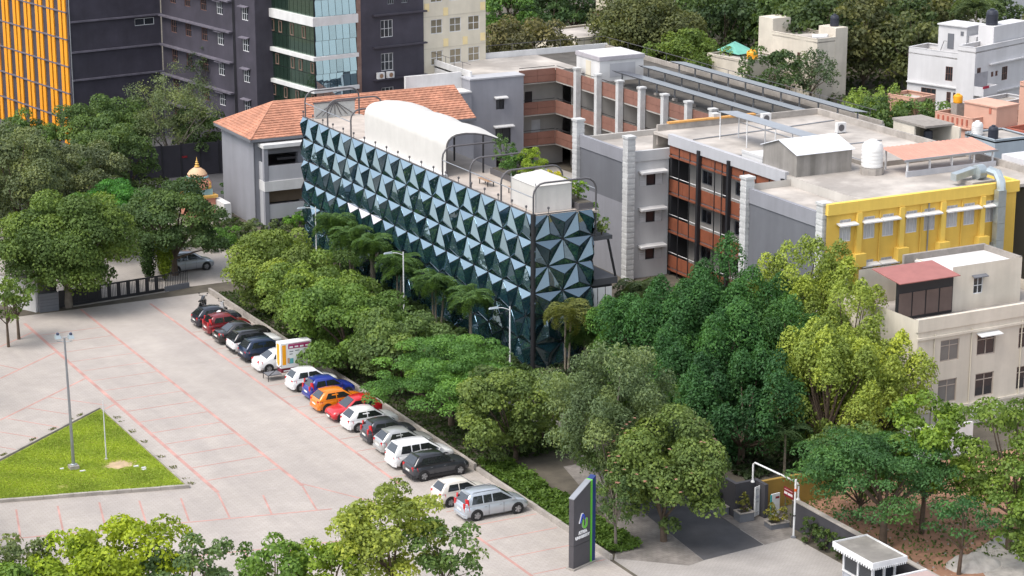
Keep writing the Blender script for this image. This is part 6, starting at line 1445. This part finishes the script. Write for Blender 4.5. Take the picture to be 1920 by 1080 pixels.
def tree(name, label, kind, x, y, rx, top, bot, col, leaf=.28, dens=1.25, bark=None, group='trees', off=(0, 0), trunk_r=None, cat='tree', stems=1, aspect=1.45):
    TREE_N[0] += 1; seed = TREE_N[0]*17+3
    leaf *= .92
    zc = (top+bot)/2; rz = (top-bot)/2
    if kind == 'plume': zc = bot+rz*.62; rz *= 1.08; rx *= 1.1
    c, cr, pos, nr, size, tone = crown_points(kind, rx, rz, zc, leaf, dens, seed)
    o = np.array([off[0], off[1], 0]); c = c+o; pos = pos+o
    keep = pos[:, 2] > .05; pos, nr, size, tone = pos[keep], nr[keep], size[keep], tone[keep]
    T = local_thing(name, label, cat, (x, y, 0), 0, group)
    asp = {'feather': 2.0, 'wispy': 2.1, 'plume': 1.7}.get(kind, aspect)
    cw = link('crown', leaf_mesh('crown', pos, nr, size, asp, tone, seed, .8 if kind in ('plume', 'wispy') else .3), LEAF, T.o); cw.color = (col[0]*1.05, col[1]*1.10, col[2]*1.20, 1)
    rr = random.Random(seed); tr_ = trunk_r or max(.05, rx*.045)
    m = MB(); 
    if kind == 'column': m.tube([(0, 0, 0), (0, 0, top*.8)], tr_, 6, .02)
    else:
        fork = max(.4, min(bot*.9+.3, top*.35)) if bot > .3 else top*.25
        for s in range(stems):
            bx_, by_ = (0, 0) if stems == 1 else (rr.uniform(-.4, .4), rr.uniform(-.4, .4))
            jx, jy = rr.uniform(-.15, .15)*fork*.4, rr.uniform(-.15, .15)*fork*.4
            m.tube([(bx_, by_, -.05), (bx_+jx*.4, by_+jy*.4, fork*.5), (bx_+jx, by_+jy, fork)], tr_*1.25, 9, tr_*.85)
            order = np.argsort(cr)[::-1][s::stems][:9]
            for i in order:
                e = c[i]; a = (bx_+jx, by_+jy, fork-.05); md = tuple((a[k]*.5+e[k]*.5+rr.uniform(-.12, .12)*rx*.3 if k < 2 else a[k]*.45+e[k]*.55) for k in range(3))
                m.tube([a, md, tuple(e)], tr_*.5, 6, tr_*.12)
    link('trunk', m.mesh('trunk', (0, 0, 0), 50), bark or M_BARK, T.o)
    return T
G_MID, G_DARK, G_YEL, G_GREY, G_LIME, G_BROWN, G_FEA = (.075, .120, .030), (.040, .082, .026), (.21, .235, .045), (.115, .135, .075), (.155, .215, .028), (.105, .098, .045), (.060, .150, .034)
ROW = 'trees in the strip between cars and glass building'
for nm, lb, kd, x, y, rx, top, bot, col, lf, dn in (
    ('broadleaf_tree', 'yellow-green tree nearest the motorcycles at the far end of the planted strip', 'round', 65.4, 165.6, 4.7, 6.7, .5, (.155, .195, .045), .26, 1.4),
    ('broadleaf_tree', 'green tree reaching over the navy car and white saloon', 'round', 65.6, 157.0, 4.3, 6.6, .4, (.125, .175, .042), .26, 1.4),
    ('broadleaf_tree', 'dense tree leaning over the advertising trailer and small white hatchback', 'round', 64.0, 148.3, 4.4, 6.7, .3, (.105, .165, .040), .26, 1.4),
    ('broadleaf_tree', 'grey-green dense tree behind the orange and blue cars', 'round', 65.2, 141.2, 4.0, 6.3, .4, (.105, .150, .050), .26, 1.4),
    ('feathery_tree', 'bright green feathery flat-topped tree overhanging the white hatchback', 'feather', 65.0, 132.6, 4.8, 6.4, 1.4, (.092, .178, .046), .20, 1.5),
    ('broadleaf_tree', 'olive tree rising behind the charcoal crossover', 'round', 65.8, 124.6, 3.8, 6.6, .4, (.125, .165, .050), .24, 1.4),
    ('wispy_tree', 'tall grey-green wispy tree behind the totem sign', 'wispy', 66.6, 113.2, 4.6, 10.6, .6, (.115, .150, .072), .22, 2.3),
    ('flowering_tree', 'rounded tree with pinkish blossoms beside the totem sign', 'round', 66.9, 107.6, 4.1, 7.8, 1.2, (.115, .155, .045), .23, 1.5),
    ('broadleaf_tree', 'full green tree behind the flowering tree at the head of the ramp', 'round', 69.0, 116.0, 3.8, 7.4, .4, (.10, .15, .045), .25, 1.3),
    ('young_tree', 'slim dark tree with bare lower trunk right behind the totem sign', 'wispy', 63.8, 108.0, 2.0, 4.8, 1.2, (.08, .12, .045), .22, 1.6),
    ('understorey_tree', 'low dark tree between the row and the far palms', 'round', 69.4, 169.5, 2.6, 3.4, .3, (.085, .125, .036), .25, 1.3),
    ('understorey_tree', 'low green tree behind the yellow-green row trees', 'round', 69.2, 161.0, 2.6, 3.4, .3, (.105, .150, .042), .25, 1.3),
    ('understorey_tree', 'low green tree below the middle street lamp', 'round', 69.2, 152.5, 2.6, 3.6, .3, (.090, .140, .040), .25, 1.3),
    ('understorey_tree', 'pale flowering low tree left of the feathery tree', 'round', 69.2, 144.6, 2.7, 4.2, .3, (.130, .165, .065), .25, 1.3),
    ('understorey_tree', 'low green tree at the foot of the glass corner lamp', 'round', 69.8, 136.8, 2.6, 3.4, .3, (.095, .165, .040), .25, 1.3),
    ('understorey_tree', 'lime-leaved low tree right of the olive tree', 'round', 69.6, 127.6, 3.0, 4.8, .3, (.150, .190, .050), .25, 1.3)):
    tree(nm, lb, kd, x, y, rx, top, bot, col, lf, dn, M_BARKG if kd == 'wispy' else None, group=ROW)
bl = np.random.default_rng(4); th = bl.random(70)*6.28; zz = bl.random(70)*1.2-.1; rr_ = np.sqrt(np.clip(1-(zz*.8)**2, 0.05, 1))
bp_ = np.stack([66.9+3.5*np.cos(th)*rr_, 107.6+3.5*np.sin(th)*rr_, 4.45+3.0*zz], 1)
bo = link('blossom', leaf_mesh('blossom', bp_-np.array([66.9, 107.6, 0]), np.tile([0.0, 0, 1], (70, 1)), np.full(70, .26), 1.2, np.full(70, .6), 3), LEAF, [o for o in COL.objects if o.get('label', '').startswith('rounded tree with pinkish')][0]); bo.color = (.30, .16, .15, 1)
MASS = 'tall leafy clump right of the glass building'
dk = (.032, .085, .026)
PD = 1.55
dk = (.042, .104, .032); GOLD = (.205, .245, .052)
for lb, x, y, rx, top, bot, col, st in (
    ('dark green plume-leaved tree left in the clump, next to the glass corner', 81.4, 131.2, 4.7, 10.4, .8, dk, 3),
    ('tall dark green plume-leaved tree at the centre top of the clump', 86.6, 130.0, 5.0, 12.9, 1.0, dk, 3),
    ('dark green plume-leaved tree at the foot of the clump above the ramp', 79.0, 117.2, 4.1, 9.2, 1.0, (.038, .094, .033), 3),
    ('lighter green plume tree low at the left of the clump beside the palms', 81.2, 137.0, 3.4, 7.2, .6, (.070, .140, .034), 2),
    ('dark green plume-leaved tree hidden in the middle of the clump', 80.6, 123.8, 4.7, 11.2, .8, dk, 3),
    ('golden yellow-green plume tree in front of the yellow building', 90.8, 128.4, 4.6, 13.2, 2.0, GOLD, 3),
    ('golden plume tree between the cream house and the yellow wall', 96.2, 129.6, 2.7, 10.8, 2.0, GOLD, 3),
    ('tall golden plume tree hiding the near corner of the cream house', 89.6, 120.8, 3.7, 12.4, 1.4, GOLD, 3),
    ('golden yellow-green plume tree low at the right of the clump', 84.4, 115.7, 4.5, 9.9, 1.2, GOLD, 3),
    ('yellow-green plume tree touching the cream house', 88.2, 114.8, 3.5, 10.0, .8, (.23, .265, .052), 2),
    ('deep green plume tree between the golden ones and the dark mass', 85.4, 123.2, 4.2, 11.6, 1.0, (.050, .112, .032), 2)):
    tree('plume_tree', lb, 'plume', x, y, rx, top, bot, col, .23, PD, group=MASS, stems=st)
SITE = 'trees over the red soil site'
tree('feathery_tree', 'dark feathery tree spreading over the entrance wall and guard booth', 'feather', 77.9, 100.6, 4.6, 6.8, 2.4, (.055, .118, .040), .22, 1.2, group=SITE, trunk_r=.22, off=(-.2, .4))
tree('broadleaf_tree', 'lime-tipped tree in front of the cream house windows', 'round', 81.4, 101.4, 3.3, 8.6, 2.2, (.135, .20, .032), .27, 1.2, group=SITE)
tree('broadleaf_tree', 'open green tree at the right edge with dark curved trunks', 'round', 84.8, 97.2, 3.9, 9.4, 2.2, (.12, .17, .036), .27, 1.1, group=SITE, stems=2)
tree('feathery_tree', 'small dark feathery tree beside the shed roof at the bottom right', 'feather', 79.3, 95.2, 2.4, 4.6, 2.2, (.045, .110, .040), .22, .7, group=SITE)
tree('broadleaf_tree', 'small leafy tree at the lower right corner of the frame', 'round', 82.0, 91.8, 1.9, 3.6, 1.2, (.10, .14, .03), .26, 1.0, group=SITE)
tree('broadleaf_tree', 'dark leafy tree behind the entrance wall left of the lime-tipped tree', 'round', 79.4, 105.0, 3.0, 6.4, .8, (.085, .130, .042), .25, 1.3, group=SITE)
tree('broadleaf_tree', 'dense green tree low at the bottom right before the gravel', 'round', 83.2, 93.6, 2.6, 6.2, 1.0, (.11, .165, .038), .25, 1.2, group=SITE)
LEFT = 'trees around the gate'
tree('broadleaf_tree', 'huge round tree standing in front of the black gate', 'round', 50.7, 175.2, 6.0, 9.2, 1.5, (.095, .138, .038), .25, 1.3, group=LEFT, trunk_r=.36, bark=M_BARKG)
tree('broadleaf_tree', 'dark dense tree shading the silver car behind the gate', 'round', 62.0, 180.8, 4.3, 8.1, 1.4, (.068, .105, .040), .25, 1.3, group=LEFT, trunk_r=.24)
tree('feathery_tree', 'bright green feathery tree between the two big gate trees', 'feather', 59.5, 189.0, 4.3, 6.8, 2.2, (.055, .155, .034), .23, 1.2, group=LEFT)
tree('sapling', 'slim sapling with forked trunk at the left edge', 'round', 43.2, 166.1, 1.9, 5.4, 2.2, (.105, .150, .034), .26, .9, group=LEFT, trunk_r=.10)
tree('sapling', 'second slim sapling just behind the forked one', 'round', 44.5, 167.8, 1.7, 5.2, 2.3, (.095, .145, .034), .26, .9, group=LEFT, trunk_r=.11)
tree('cypress', 'yellow-green columnar cypress beside the gate railing', 'column', 60.6, 179.6, .75, 4.4, .15, (.14, .185, .02), .2, 1.0, group=LEFT)
tree('cypress', 'darker columnar cypress next to the bright one', 'column', 59.3, 179.9, .65, 4.0, .15, (.04, .07, .02), .2, 1.0, group=LEFT)
tree('broadleaf_tree', 'greyish olive tree mass at the left edge below the orange building', 'round', 52.6, 195.5, 4.6, 11.6, 2.0, (.120, .140, .070), .25, 1.2, group=LEFT)
tree('broadleaf_tree', 'grey-green tree right of the olive mass on the left', 'round', 60.2, 203.4, 4.4, 8.8, .6, (.115, .132, .072), .25, 1.2, group=LEFT)
tree('broadleaf_tree', 'round mid-green tree in front of the dark office wall', 'round', 69.2, 222.6, 5.0, 8.2, .6, (.090, .135, .046), .25, 1.15, group=LEFT)
tree('broadleaf_tree', 'green tree at the foot of the orange fins', 'round', 62.6, 226.5, 4.0, 6.6, .6, (.085, .135, .040), .25, 1.15, group=LEFT)
tree('wispy_tree', 'pale wispy half-bare tree in front of the rear wing', 'wispy', 75.8, 220.6, 5.0, 11.0, 1.4, (.135, .160, .080), .24, .62, M_BARKG, group=LEFT, trunk_r=.2)
tree('dark_tree', 'dark drooping tree in front of the rear wing windows', 'wispy', 84.0, 231.5, 2.7, 11.2, 5.6, (.045, .062, .038), .26, .95, group=LEFT)
tree('broadleaf_tree', 'shadowy green tree above the dark compound wall', 'round', 68.2, 212.0, 3.2, 6.8, .6, (.07, .11, .036), .25, 1.15, group=LEFT)
tree('broadleaf_tree', 'grey-green tree cut by the left edge halfway up', 'round', 53.6, 207.0, 4.2, 10.6, .8, (.110, .130, .068), .25, 1.15, group=LEFT)
tree('broadleaf_tree', 'green tree between the grey-green trees and the compound wall', 'round', 65.2, 209.5, 3.4, 8.2, .8, (.085, .125, .046), .25, 1.15, group=LEFT)
tree('broadleaf_tree', 'deep green tree over the shrine wall', 'round', 79.6, 222.0, 3.4, 6.6, .8, (.065, .10, .036), .25, 1.15, group=LEFT)
BOT = 'treetops along the bottom edge'
tree('broadleaf_tree', 'airy yellow-green tree over the brick planter at the bottom', 'round', 47.9, 105.3, 3.6, 7.2, 2.2, (.205, .235, .050), .25, 1.2, group=BOT)
tree('broadleaf_tree', 'dark dense treetop right of the yellow-green tree', 'round', 50.3, 103.6, 2.0, 5.7, 2.4, (.10, .15, .045), .25, 1.2, group=BOT)
tree('broadleaf_tree', 'lime treetop left of the brick planter', 'round', 44.7, 106.4, 2.52, 4.70, 1.4, (.165, .225, .030), .26, 1.1, group=BOT)
tree('broadleaf_tree', 'green and lime treetop with an upright twig at the bottom', 'round', 42.0, 107.9, 2.64, 4.70, 1.4, (.10, .165, .032), .26, 1.1, group=BOT)
tree('broadleaf_tree', 'dark blue-green treetop in the bottom left group', 'round', 37.9, 110.0, 2.52, 4.50, 1.2, (.095, .14, .055), .25, 1.2, group=BOT)
tree('broadleaf_tree', 'broad bright lime treetop at the bottom left', 'round', 35.0, 112.2, 3.60, 5.20, 1.6, (.225, .270, .022), .27, 1.0, group=BOT)
tree('broadleaf_tree', 'yellow-green treetop beside the broad lime one', 'round', 32.0, 112.8, 2.64, 4.60, 1.2, (.20, .26, .026), .26, 1.1, group=BOT)
tree('broadleaf_tree', 'grey-green treetop near the bottom left corner', 'round', 29.8, 114.6, 2.52, 4.50, 1.2, (.10, .125, .055), .25, 1.1, group=BOT)
tree('broadleaf_tree', 'small green treetop in the bottom left corner', 'round', 28.0, 112.6, 2.28, 4.20, 1.2, (.13, .20, .04), .25, 1.2, group=BOT)
BK = 'trees between the houses behind'
tree('broadleaf_tree', 'brownish rain tree behind the white stair head', 'round', 133.8, 249.4, 5.8, 8.6, .8, (.110, .100, .052), .42, .75, group=BK)
tree('broadleaf_tree', 'wide brown-green tree between the cream roofs', 'round', 150.2, 248.6, 7.8, 10.6, .8, (.105, .112, .048), .42, .75, group=BK)
tree('broadleaf_tree', 'green tree with yellow blossom left of the pale back house', 'round', 149.0, 236.8, 5.0, 7.6, .6, (.105, .145, .034), .40, .75, group=BK)
tree('broadleaf_tree', 'green tree in front of the pale back house wall', 'round', 152.6, 222.6, 3.9, 7.2, .6, (.070, .105, .044), .38, .72, group=BK)
tree('wispy_tree', 'loose grey-green tree at the corner of the pale back house', 'wispy', 157.6, 221.6, 3.8, 6.6, .3, (.080, .110, .060), .36, .9, group=BK)
tree('broadleaf_tree', 'bright bamboo-green tree beyond the solar roof end', 'plume', 154.6, 204.2, 4.0, 6.2, .3, (.150, .205, .050), .36, .8, group=BK)
tree('broadleaf_tree', 'green tree in front of the white house foot', 'round', 157.4, 199.6, 3.6, 4.4, .3, (.090, .140, .042), .36, .75, group=BK)
tree('broadleaf_tree', 'dark shrub tree below the bamboo-green one', 'round', 151.5, 199.0, 3.4, 4.8, .2, (.075, .115, .038), .36, .75, group=BK)
tree('broadleaf_tree', 'bright green tree just right of the cream chequered building', 'round', 140.5, 268.5, 4.6, 11.5, .6, (.075, .140, .036), .42, .75, group=BK)
tree('broadleaf_tree', 'deep green tree behind the brownish rain tree', 'round', 148.6, 271.5, 4.8, 11.5, .6, (.055, .095, .036), .42, .75, group=BK)
kinds = [(.050, .078, .034), (.062, .088, .036), (.085, .095, .042), (.070, .105, .036), (.095, .098, .046)]
WOOD = [(164.5, 251.5, 5.2, 11.5), (168.8, 244.6, 5.4, 11), (165.8, 233.2, 5.2, 12.4), (170.6, 228.6, 5.2, 12.2), (173.8, 222.4, 5.0, 9.6), (178.5, 231.5, 5.2, 11.5), (186.5, 235.8, 5.2, 11.5), (181.2, 243.0, 5.6, 12), (175.0, 252.5, 5.6, 12.5), (168.5, 262.5, 5.6, 12), (178.5, 272.5, 6, 12.5), (188, 262, 6, 12.5), (192.5, 247.5, 5.4, 11.5), (197.4, 238.6, 5.0, 9.5), (203.5, 231.0, 4.6, 8.0), (198.5, 255.5, 6, 12), (207, 262.5, 6, 12), (190, 282, 6.4, 13), (176, 288, 6.4, 13), (160, 285, 6.4, 13), (205, 278, 6.4, 13), (219, 262, 6.4, 12), (152.5, 290, 6.4, 12.5), (189.0, 222.0, 4.6, 8.6)]
wd = ['darkest green', 'deep green', 'bronze-green', 'fresher green', 'brownish']
for i, (x, y, rx, top) in enumerate(WOOD):
    T = tree('woodland_tree', wd[(i*3+i//5) % 5]+' tree of the dense wood behind the white and pale houses', 'round', x, y, rx, top, .6, kinds[(i*3+i//5) % 5], .60, .8, group='dense wood behind the houses')
# palms beside the glass facade
M_FROND = LEAF
def palm_mesh(h, nf, fl, seed):
    r = random.Random(seed); P, Nn, S = [], [], []
    for k in range(nf):
        az = k*2.4+r.uniform(-.3, .3); el = R(r.uniform(25, 80)); n = 20
        x, z, a = 0.0, 0.0, el
        for i in range(n):
            st = fl/n; x += math.cos(a)*st; z += math.sin(a)*st; a -= R(5.2+2.2*i/n)*1.1
            for s in (-1, 1):
                ll = .55*math.sin(math.pi*(.12+.85*i/n))
                for j in range(2):
                    q = (j+.5)/2*ll
                    px, py, pz = x, s*q*.85, z-q*.35
                    P.append((px*math.cos(az)-py*math.sin(az), px*math.sin(az)+py*math.cos(az), h+pz))
                    nx, ny, nz = .3*math.sin(a), s*.35, .9
                    Nn.append((nx*math.cos(az)-ny*math.sin(az), nx*math.sin(az)+ny*math.cos(az), nz)); S.append(.34)
    P = np.array(P); Nn = np.array(Nn); Nn /= np.linalg.norm(Nn, axis=1, keepdims=True)
    rr = np.random.default_rng(seed)
    return leaf_mesh('fronds', P, Nn, np.array(S)*(.8+.4*rr.random(len(S))), 3.2, .5+.16*rr.normal(size=len(S)), seed, .6)
PM = [palm_mesh(0, 15, 2.3, s) for s in (1, 2, 3)]
def palm(label, x, y, h, k, col=(.075, .125, .04), stems=3, sc_=1.0):
    T = local_thing('palm_tree', label, 'palm', (x, y, 0), k*1.3, 'palms along the glass facade')
    r = random.Random(int(x*100+y*10))
    for s in range(stems):
        dx, dy, hh = (r.uniform(-.5, .5), r.uniform(-.5, .5), h*r.uniform(.78, 1.05)) if s else (0, 0, h)
        link('trunk', MB().tube([(dx*.5, dy*.5, 0), (dx*.8, dy*.8, hh*.5), (dx, dy, hh)], .10, 7, .07).mesh('trunk', (0, 0, 0), 50), M_BARKP, T.o)
        c = link('fronds', PM[(k+s) % 3], LEAF, T.o); c.location = (dx, dy, hh); c.rotation_euler = (0, 0, r.uniform(0, 6)); c.scale = (sc_,)*3; c.color = (*col, 1)
for i, (x, y, h, st, lb) in enumerate(((74.6, 174.6, 4.6, 4, 'palm clump farthest left at the glass facade'), (74.6, 171.0, 4.4, 4, 'second palm clump from the far left of the facade'), (74.6, 167.0, 4.3, 4, 'third palm clump from the far left, under the white glint panels'), (74.2, 161.2, 4.2, 3, 'palm clump near the middle street lamp'), (74.2, 154.0, 4.3, 3, 'palm clump just right of the facade middle'),
                                       (74.0, 147.4, 4.6, 3, 'palm clump in front of the street lamp at the glass corner'), (77.9, 139.6, 5.0, 2, 'tall palm with dry fronds in front of the glass end wall'), (79.4, 139.0, 3.1, 4, 'bushy palm clump at the foot of the glass end wall'), (81.0, 139.6, 4.5, 2, 'palm at the right edge of the glass end wall'))):
    palm(lb, x, y, h, i, (.13, .145, .05) if i == 6 else (.075, .135, .048), st)
palm('pale palm clump between the glass end and the pillar building', 86.5, 143.5, 4.4, 2, (.085, .12, .06), 3, 1.1)
palm('feathery courtyard palm beside the brown corridor', 101.5, 176.5, 4.6, 1, (.075, .135, .06), 3, 1.2)
palm('courtyard palm behind the terrace shrubs', 97.5, 181.0, 4.0, 0, (.07, .12, .05), 2, 1.2)
palm('coconut palm with pale fronds in the wood at the upper right', 188.5, 229.0, 9.0, 1, (.11, .15, .075), 1, 2.0)
palm('dark palm near the height barrier in the deep shade', 79.6, 113.4, 3.2, 2, (.04, .07, .03), 1, 1.0)

def shrub(name, label, x, y, z, rx, h, col, leaf=.16, dens=1.7, group='shrubs', kind='round'):
    TREE_N[0] += 1; seed = TREE_N[0]*13+5
    c, cr, pos, nr, size, tone = crown_points(kind, rx, h*.55, h*.5, leaf, dens, seed)
    keep = pos[:, 2] > .02; T = local_thing(name, label, 'shrub', (x, y, z), 0, group)
    cw = link('foliage', leaf_mesh('foliage', pos[keep], nr[keep], size[keep], 1.8, tone[keep], seed, .2), LEAF, T.o); cw.color = (col[0]*1.05, col[1]*1.10, col[2]*1.20, 1)
    m = MB()
    for i in range(5): e = c[i*3 % len(c)]; m.tube([(0, 0, -.02), (e[0]*.4, e[1]*.4, e[2]*.55), tuple(e)], .03, 5, .01)
    link('stem', m.mesh('stem'), M_BARK, T.o)
TG = 'shrubs in the terrace trough'
shrub('terrace_shrub', 'bright yellow-green shrub at the middle of the terrace', 81.2, 150.6, 12.2, 1.35, 2.6, (.21, .27, .03), group=TG)
shrub('terrace_shrub', 'golden yellow shrub beside the white tent', 81.2, 147.8, 12.2, 1.15, 1.5, (.42, .36, .02), group=TG)
shrub('terrace_shrub', 'golden low shrub right behind the tent', 81.2, 145.6, 12.2, 1.0, 1.2, (.36, .34, .03), group=TG)
shrub('terrace_shrub', 'dark green shrub next to the yellow-green one', 81.2, 153.2, 12.2, 1.4, 2.0, (.06, .12, .03), group=TG)
shrub('terrace_shrub', 'tall feathery shrub under the vault edge', 81.2, 156.0, 12.2, 1.1, 2.7, (.08, .13, .05), group=TG, kind='wispy')
shrub('terrace_shrub', 'round green topiary on the right terrace corner', 81.3, 143.8, 12.2, .85, 1.6, (.12, .20, .03), group=TG)
shrub('terrace_shrub', 'green shrub on the lower side slab of the glass building', 82.3, 143.4, 9.7, 1.1, 2.5, (.11, .19, .035), group=TG)
shrub('terrace_shrub', 'pale grassy shrub over the side slab', 82.4, 142.2, 9.7, .7, 1.0, (.15, .19, .06), group=TG, kind='wispy')
shrub('terrace_shrub', 'green shrub left of the closed vault end', 80.4, 176.0, 11.73, .9, 1.3, (.10, .17, .035), group=TG)
EG = 'shrubs in the entrance planters'
shrub('planter_shrub', 'golden-green shrub in the square planter by the white pole', 74.2, 106.5, .28, .68, 1.2, (.17, .155, .035), group=EG)
shrub('planter_shrub', 'golden-green shrub in the dark planter by the gate leaf', 73.15, 108.35, .5, .5, 1.1, (.13, .125, .03), group=EG)
shrub('planter_shrub', 'dark shrub in the long planter along the ramp', 72.4, 110.6, .45, .6, .9, (.04, .055, .025), group=EG)
HG = 'hedge bushes along the entrance wall'
for i, (x, y, h, lb) in enumerate(((74.55, 103.4, 1.5, 'hedge bush nearest the white pole'), (74.6, 101.9, 1.4, 'hedge bush in the middle before the dark wall'), (74.6, 100.3, 1.4, 'hedge bush closest to the guard booth'), (74.5, 98.8, .7, 'low yellowish plant at the hedge end'))):
    shrub('hedge_bush', lb, x, y, 0, .75 if i < 3 else .45, h, (.055, .085, .025) if i < 3 else (.14, .15, .03), group=HG)
GG = 'garden shrubs left of the glass building'
for x, y, rx, h, col, lb in ((73.2, 190.6, 1.3, 1.6, (.12, .15, .07), 'white-flecked shrub before the hall corner'), (75.6, 189.8, 1.3, 1.4, (.11, .14, .06), 'flowering shrub at the glass building corner'), (77.8, 191.6, 1.2, 1.6, (.10, .20, .03), 'bright leafy plants under the hall balcony'), (79.6, 191.4, 1.2, 1.4, (.08, .17, .03), 'green plants under the hall balcony end'), (71.0, 192.6, .8, 2.6, (.055, .08, .035), 'small conical dark conifer by the hall wall'), (69.0, 188.0, 1.9, 1.8, (.07, .14, .03), 'broad green shrub left of the hall corner'), (72.5, 186.0, 1.8, 1.6, (.12, .17, .04), 'yellow-green shrub at the foot of the garden'), (77.4, 207.6, 1.2, 1.7, (.05, .10, .03), 'trimmed bush beside the shrine'), (71.0, 181.5, 2.0, 2.2, (.11, .16, .04), 'loose green shrub beside the far street lamp'),
                             (85.0, 147.2, 1.5, 2.8, (.12, .17, .04), 'tall green shrub under the glass side slab'), (84.2, 141.4, 1.6, 2.4, (.22, .23, .05), 'golden shrub right of the white side panels'), (88.6, 143.0, 1.7, 2.6, (.11, .15, .045), 'loose shrub below the pillar wall'), (92.0, 145.2, 1.8, 2.8, (.08, .14, .04), 'green shrub at the foot of the white pillar'), (94.2, 149.5, 1.6, 2.0, (.07, .13, .04), 'green shrub below the rust-red balconies'), (84.6, 153.0, 1.6, 3.0, (.07, .12, .035), 'dark green shrub behind the glass building')):
    shrub('garden_shrub', lb, x, y, 0, rx, h, col, .18, 1.5, GG)
# countless ground cover and grass
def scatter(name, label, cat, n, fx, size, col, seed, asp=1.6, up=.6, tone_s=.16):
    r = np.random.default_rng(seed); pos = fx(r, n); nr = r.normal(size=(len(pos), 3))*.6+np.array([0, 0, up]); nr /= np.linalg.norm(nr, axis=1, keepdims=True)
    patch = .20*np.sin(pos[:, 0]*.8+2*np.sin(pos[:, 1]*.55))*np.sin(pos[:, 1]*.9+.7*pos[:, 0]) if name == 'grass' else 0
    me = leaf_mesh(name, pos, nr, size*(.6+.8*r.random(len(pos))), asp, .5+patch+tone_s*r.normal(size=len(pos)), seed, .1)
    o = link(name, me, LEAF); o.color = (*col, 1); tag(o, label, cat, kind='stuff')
def strip(x0, x1, y0, y1, h):
    def f(r, n):
        x = x0+(x1-x0)*r.random(n); y = y0+(y1-y0)*r.random(n)
        b = .55+.45*np.sin(x*2.1+np.sin(y*1.3)*2)*np.sin(y*1.7+1)
        return np.stack([x, y, h*np.clip(b, .2, 1)*(.4+.6*r.random(n))], 1)
    return f
scatter('ground_cover', 'low leafy ground cover under the row of trees', 'ground cover', 12000, strip(62.85, 65.2, 107.2, 124.5, .75), .22, (.085, .145, .03), 5)
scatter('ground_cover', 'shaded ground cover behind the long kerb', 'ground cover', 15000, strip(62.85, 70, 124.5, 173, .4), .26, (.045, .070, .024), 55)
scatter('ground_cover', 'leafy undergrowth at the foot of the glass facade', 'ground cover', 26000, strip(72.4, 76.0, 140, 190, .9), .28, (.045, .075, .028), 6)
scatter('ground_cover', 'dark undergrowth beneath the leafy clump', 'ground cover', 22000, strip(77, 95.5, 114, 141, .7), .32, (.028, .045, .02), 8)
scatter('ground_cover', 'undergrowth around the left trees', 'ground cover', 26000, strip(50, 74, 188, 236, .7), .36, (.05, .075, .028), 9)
scatter('ground_cover', 'undergrowth of the wood behind the houses', 'ground cover', 20000, strip(126, 225, 200, 300, .9), .7, (.055, .075, .035), 10)
def lawn_pts(r, n):
    a, b = r.random(n), r.random(n); k = a+b > 1; a[k], b[k] = 1-a[k], 1-b[k]
    A, B, C_ = np.array([44.6, 129.9]), np.array([44.6, 147.4]), np.array([28.5, 134.2])
    p = A+(B-A)*a[:, None]+(C_-A)*b[:, None]
    d = np.hypot(p[:, 0]-42.1, p[:, 1]-135.6); keep = (d > .6+.6*r.random(n)) & (np.hypot(p[:, 0]-37.6, p[:, 1]-133.3) > .45*r.random(n)+.1)
    p = p[keep]; return np.column_stack([p, .12+.05*r.random(len(p))])
scatter('grass', 'short mown grass of the triangular lawn', 'grass', 85000, lawn_pts, .12, (.27, .35, .050), 11, 3.0, .75, .11)
def weeds(r, n):
    t = r.random(n); p = np.where((r.random(n) < .5)[:, None], np.column_stack([44.95+.5*r.random(n)**2, 130+17*t]), np.column_stack([43.5-13*t, 147.3-10.6*t]) + np.column_stack([-.3*r.random(n), .3*r.random(n)]))
    k = np.sin(t*37)+np.sin(t*91) > .9
    p = p[k]; return np.column_stack([p, .02+.06*r.random(len(p))])
scatter('weeds', 'weeds growing out of the paving joints by the lawn kerb', 'weeds', 3500, weeds, .10, (.11, .12, .03), 12)

# unseen tree belt added west of the car park to darken facade reflections
bp2, bn2, bs2, bt2 = [], [], [], []
rb2 = np.random.default_rng(21)
for i in range(16):
    yy = 118+i*9.0; xx = .19*yy-3+rb2.uniform(-3, 3)
    c_, cr_, p_, n_, s_, t_ = crown_points('round', 5.2, 4.6+rb2.uniform(-.8, 1.0), 5.4, .55, .8, 300+i)
    bp2.append(p_+np.array([xx, yy, 0])); bn2.append(n_); bs2.append(s_); bt2.append(t_)
bo2 = link('unseen_tree_belt', leaf_mesh('unseen_tree_belt', np.concatenate(bp2), np.concatenate(bn2), np.concatenate(bs2), 1.5, np.concatenate(bt2), 77, .3), LEAF)
bo2.color = (.095, .14, .05, 1); tag(bo2, 'unseen belt of trees added west of the car park for the facade reflections', 'trees', kind='stuff')

scatter('weeds', 'weeds and low scrub on the red soil site', 'weeds', 3500, strip(76.0, 92, 96, 111.5, .5), .22, (.075, .115, .035), 31)
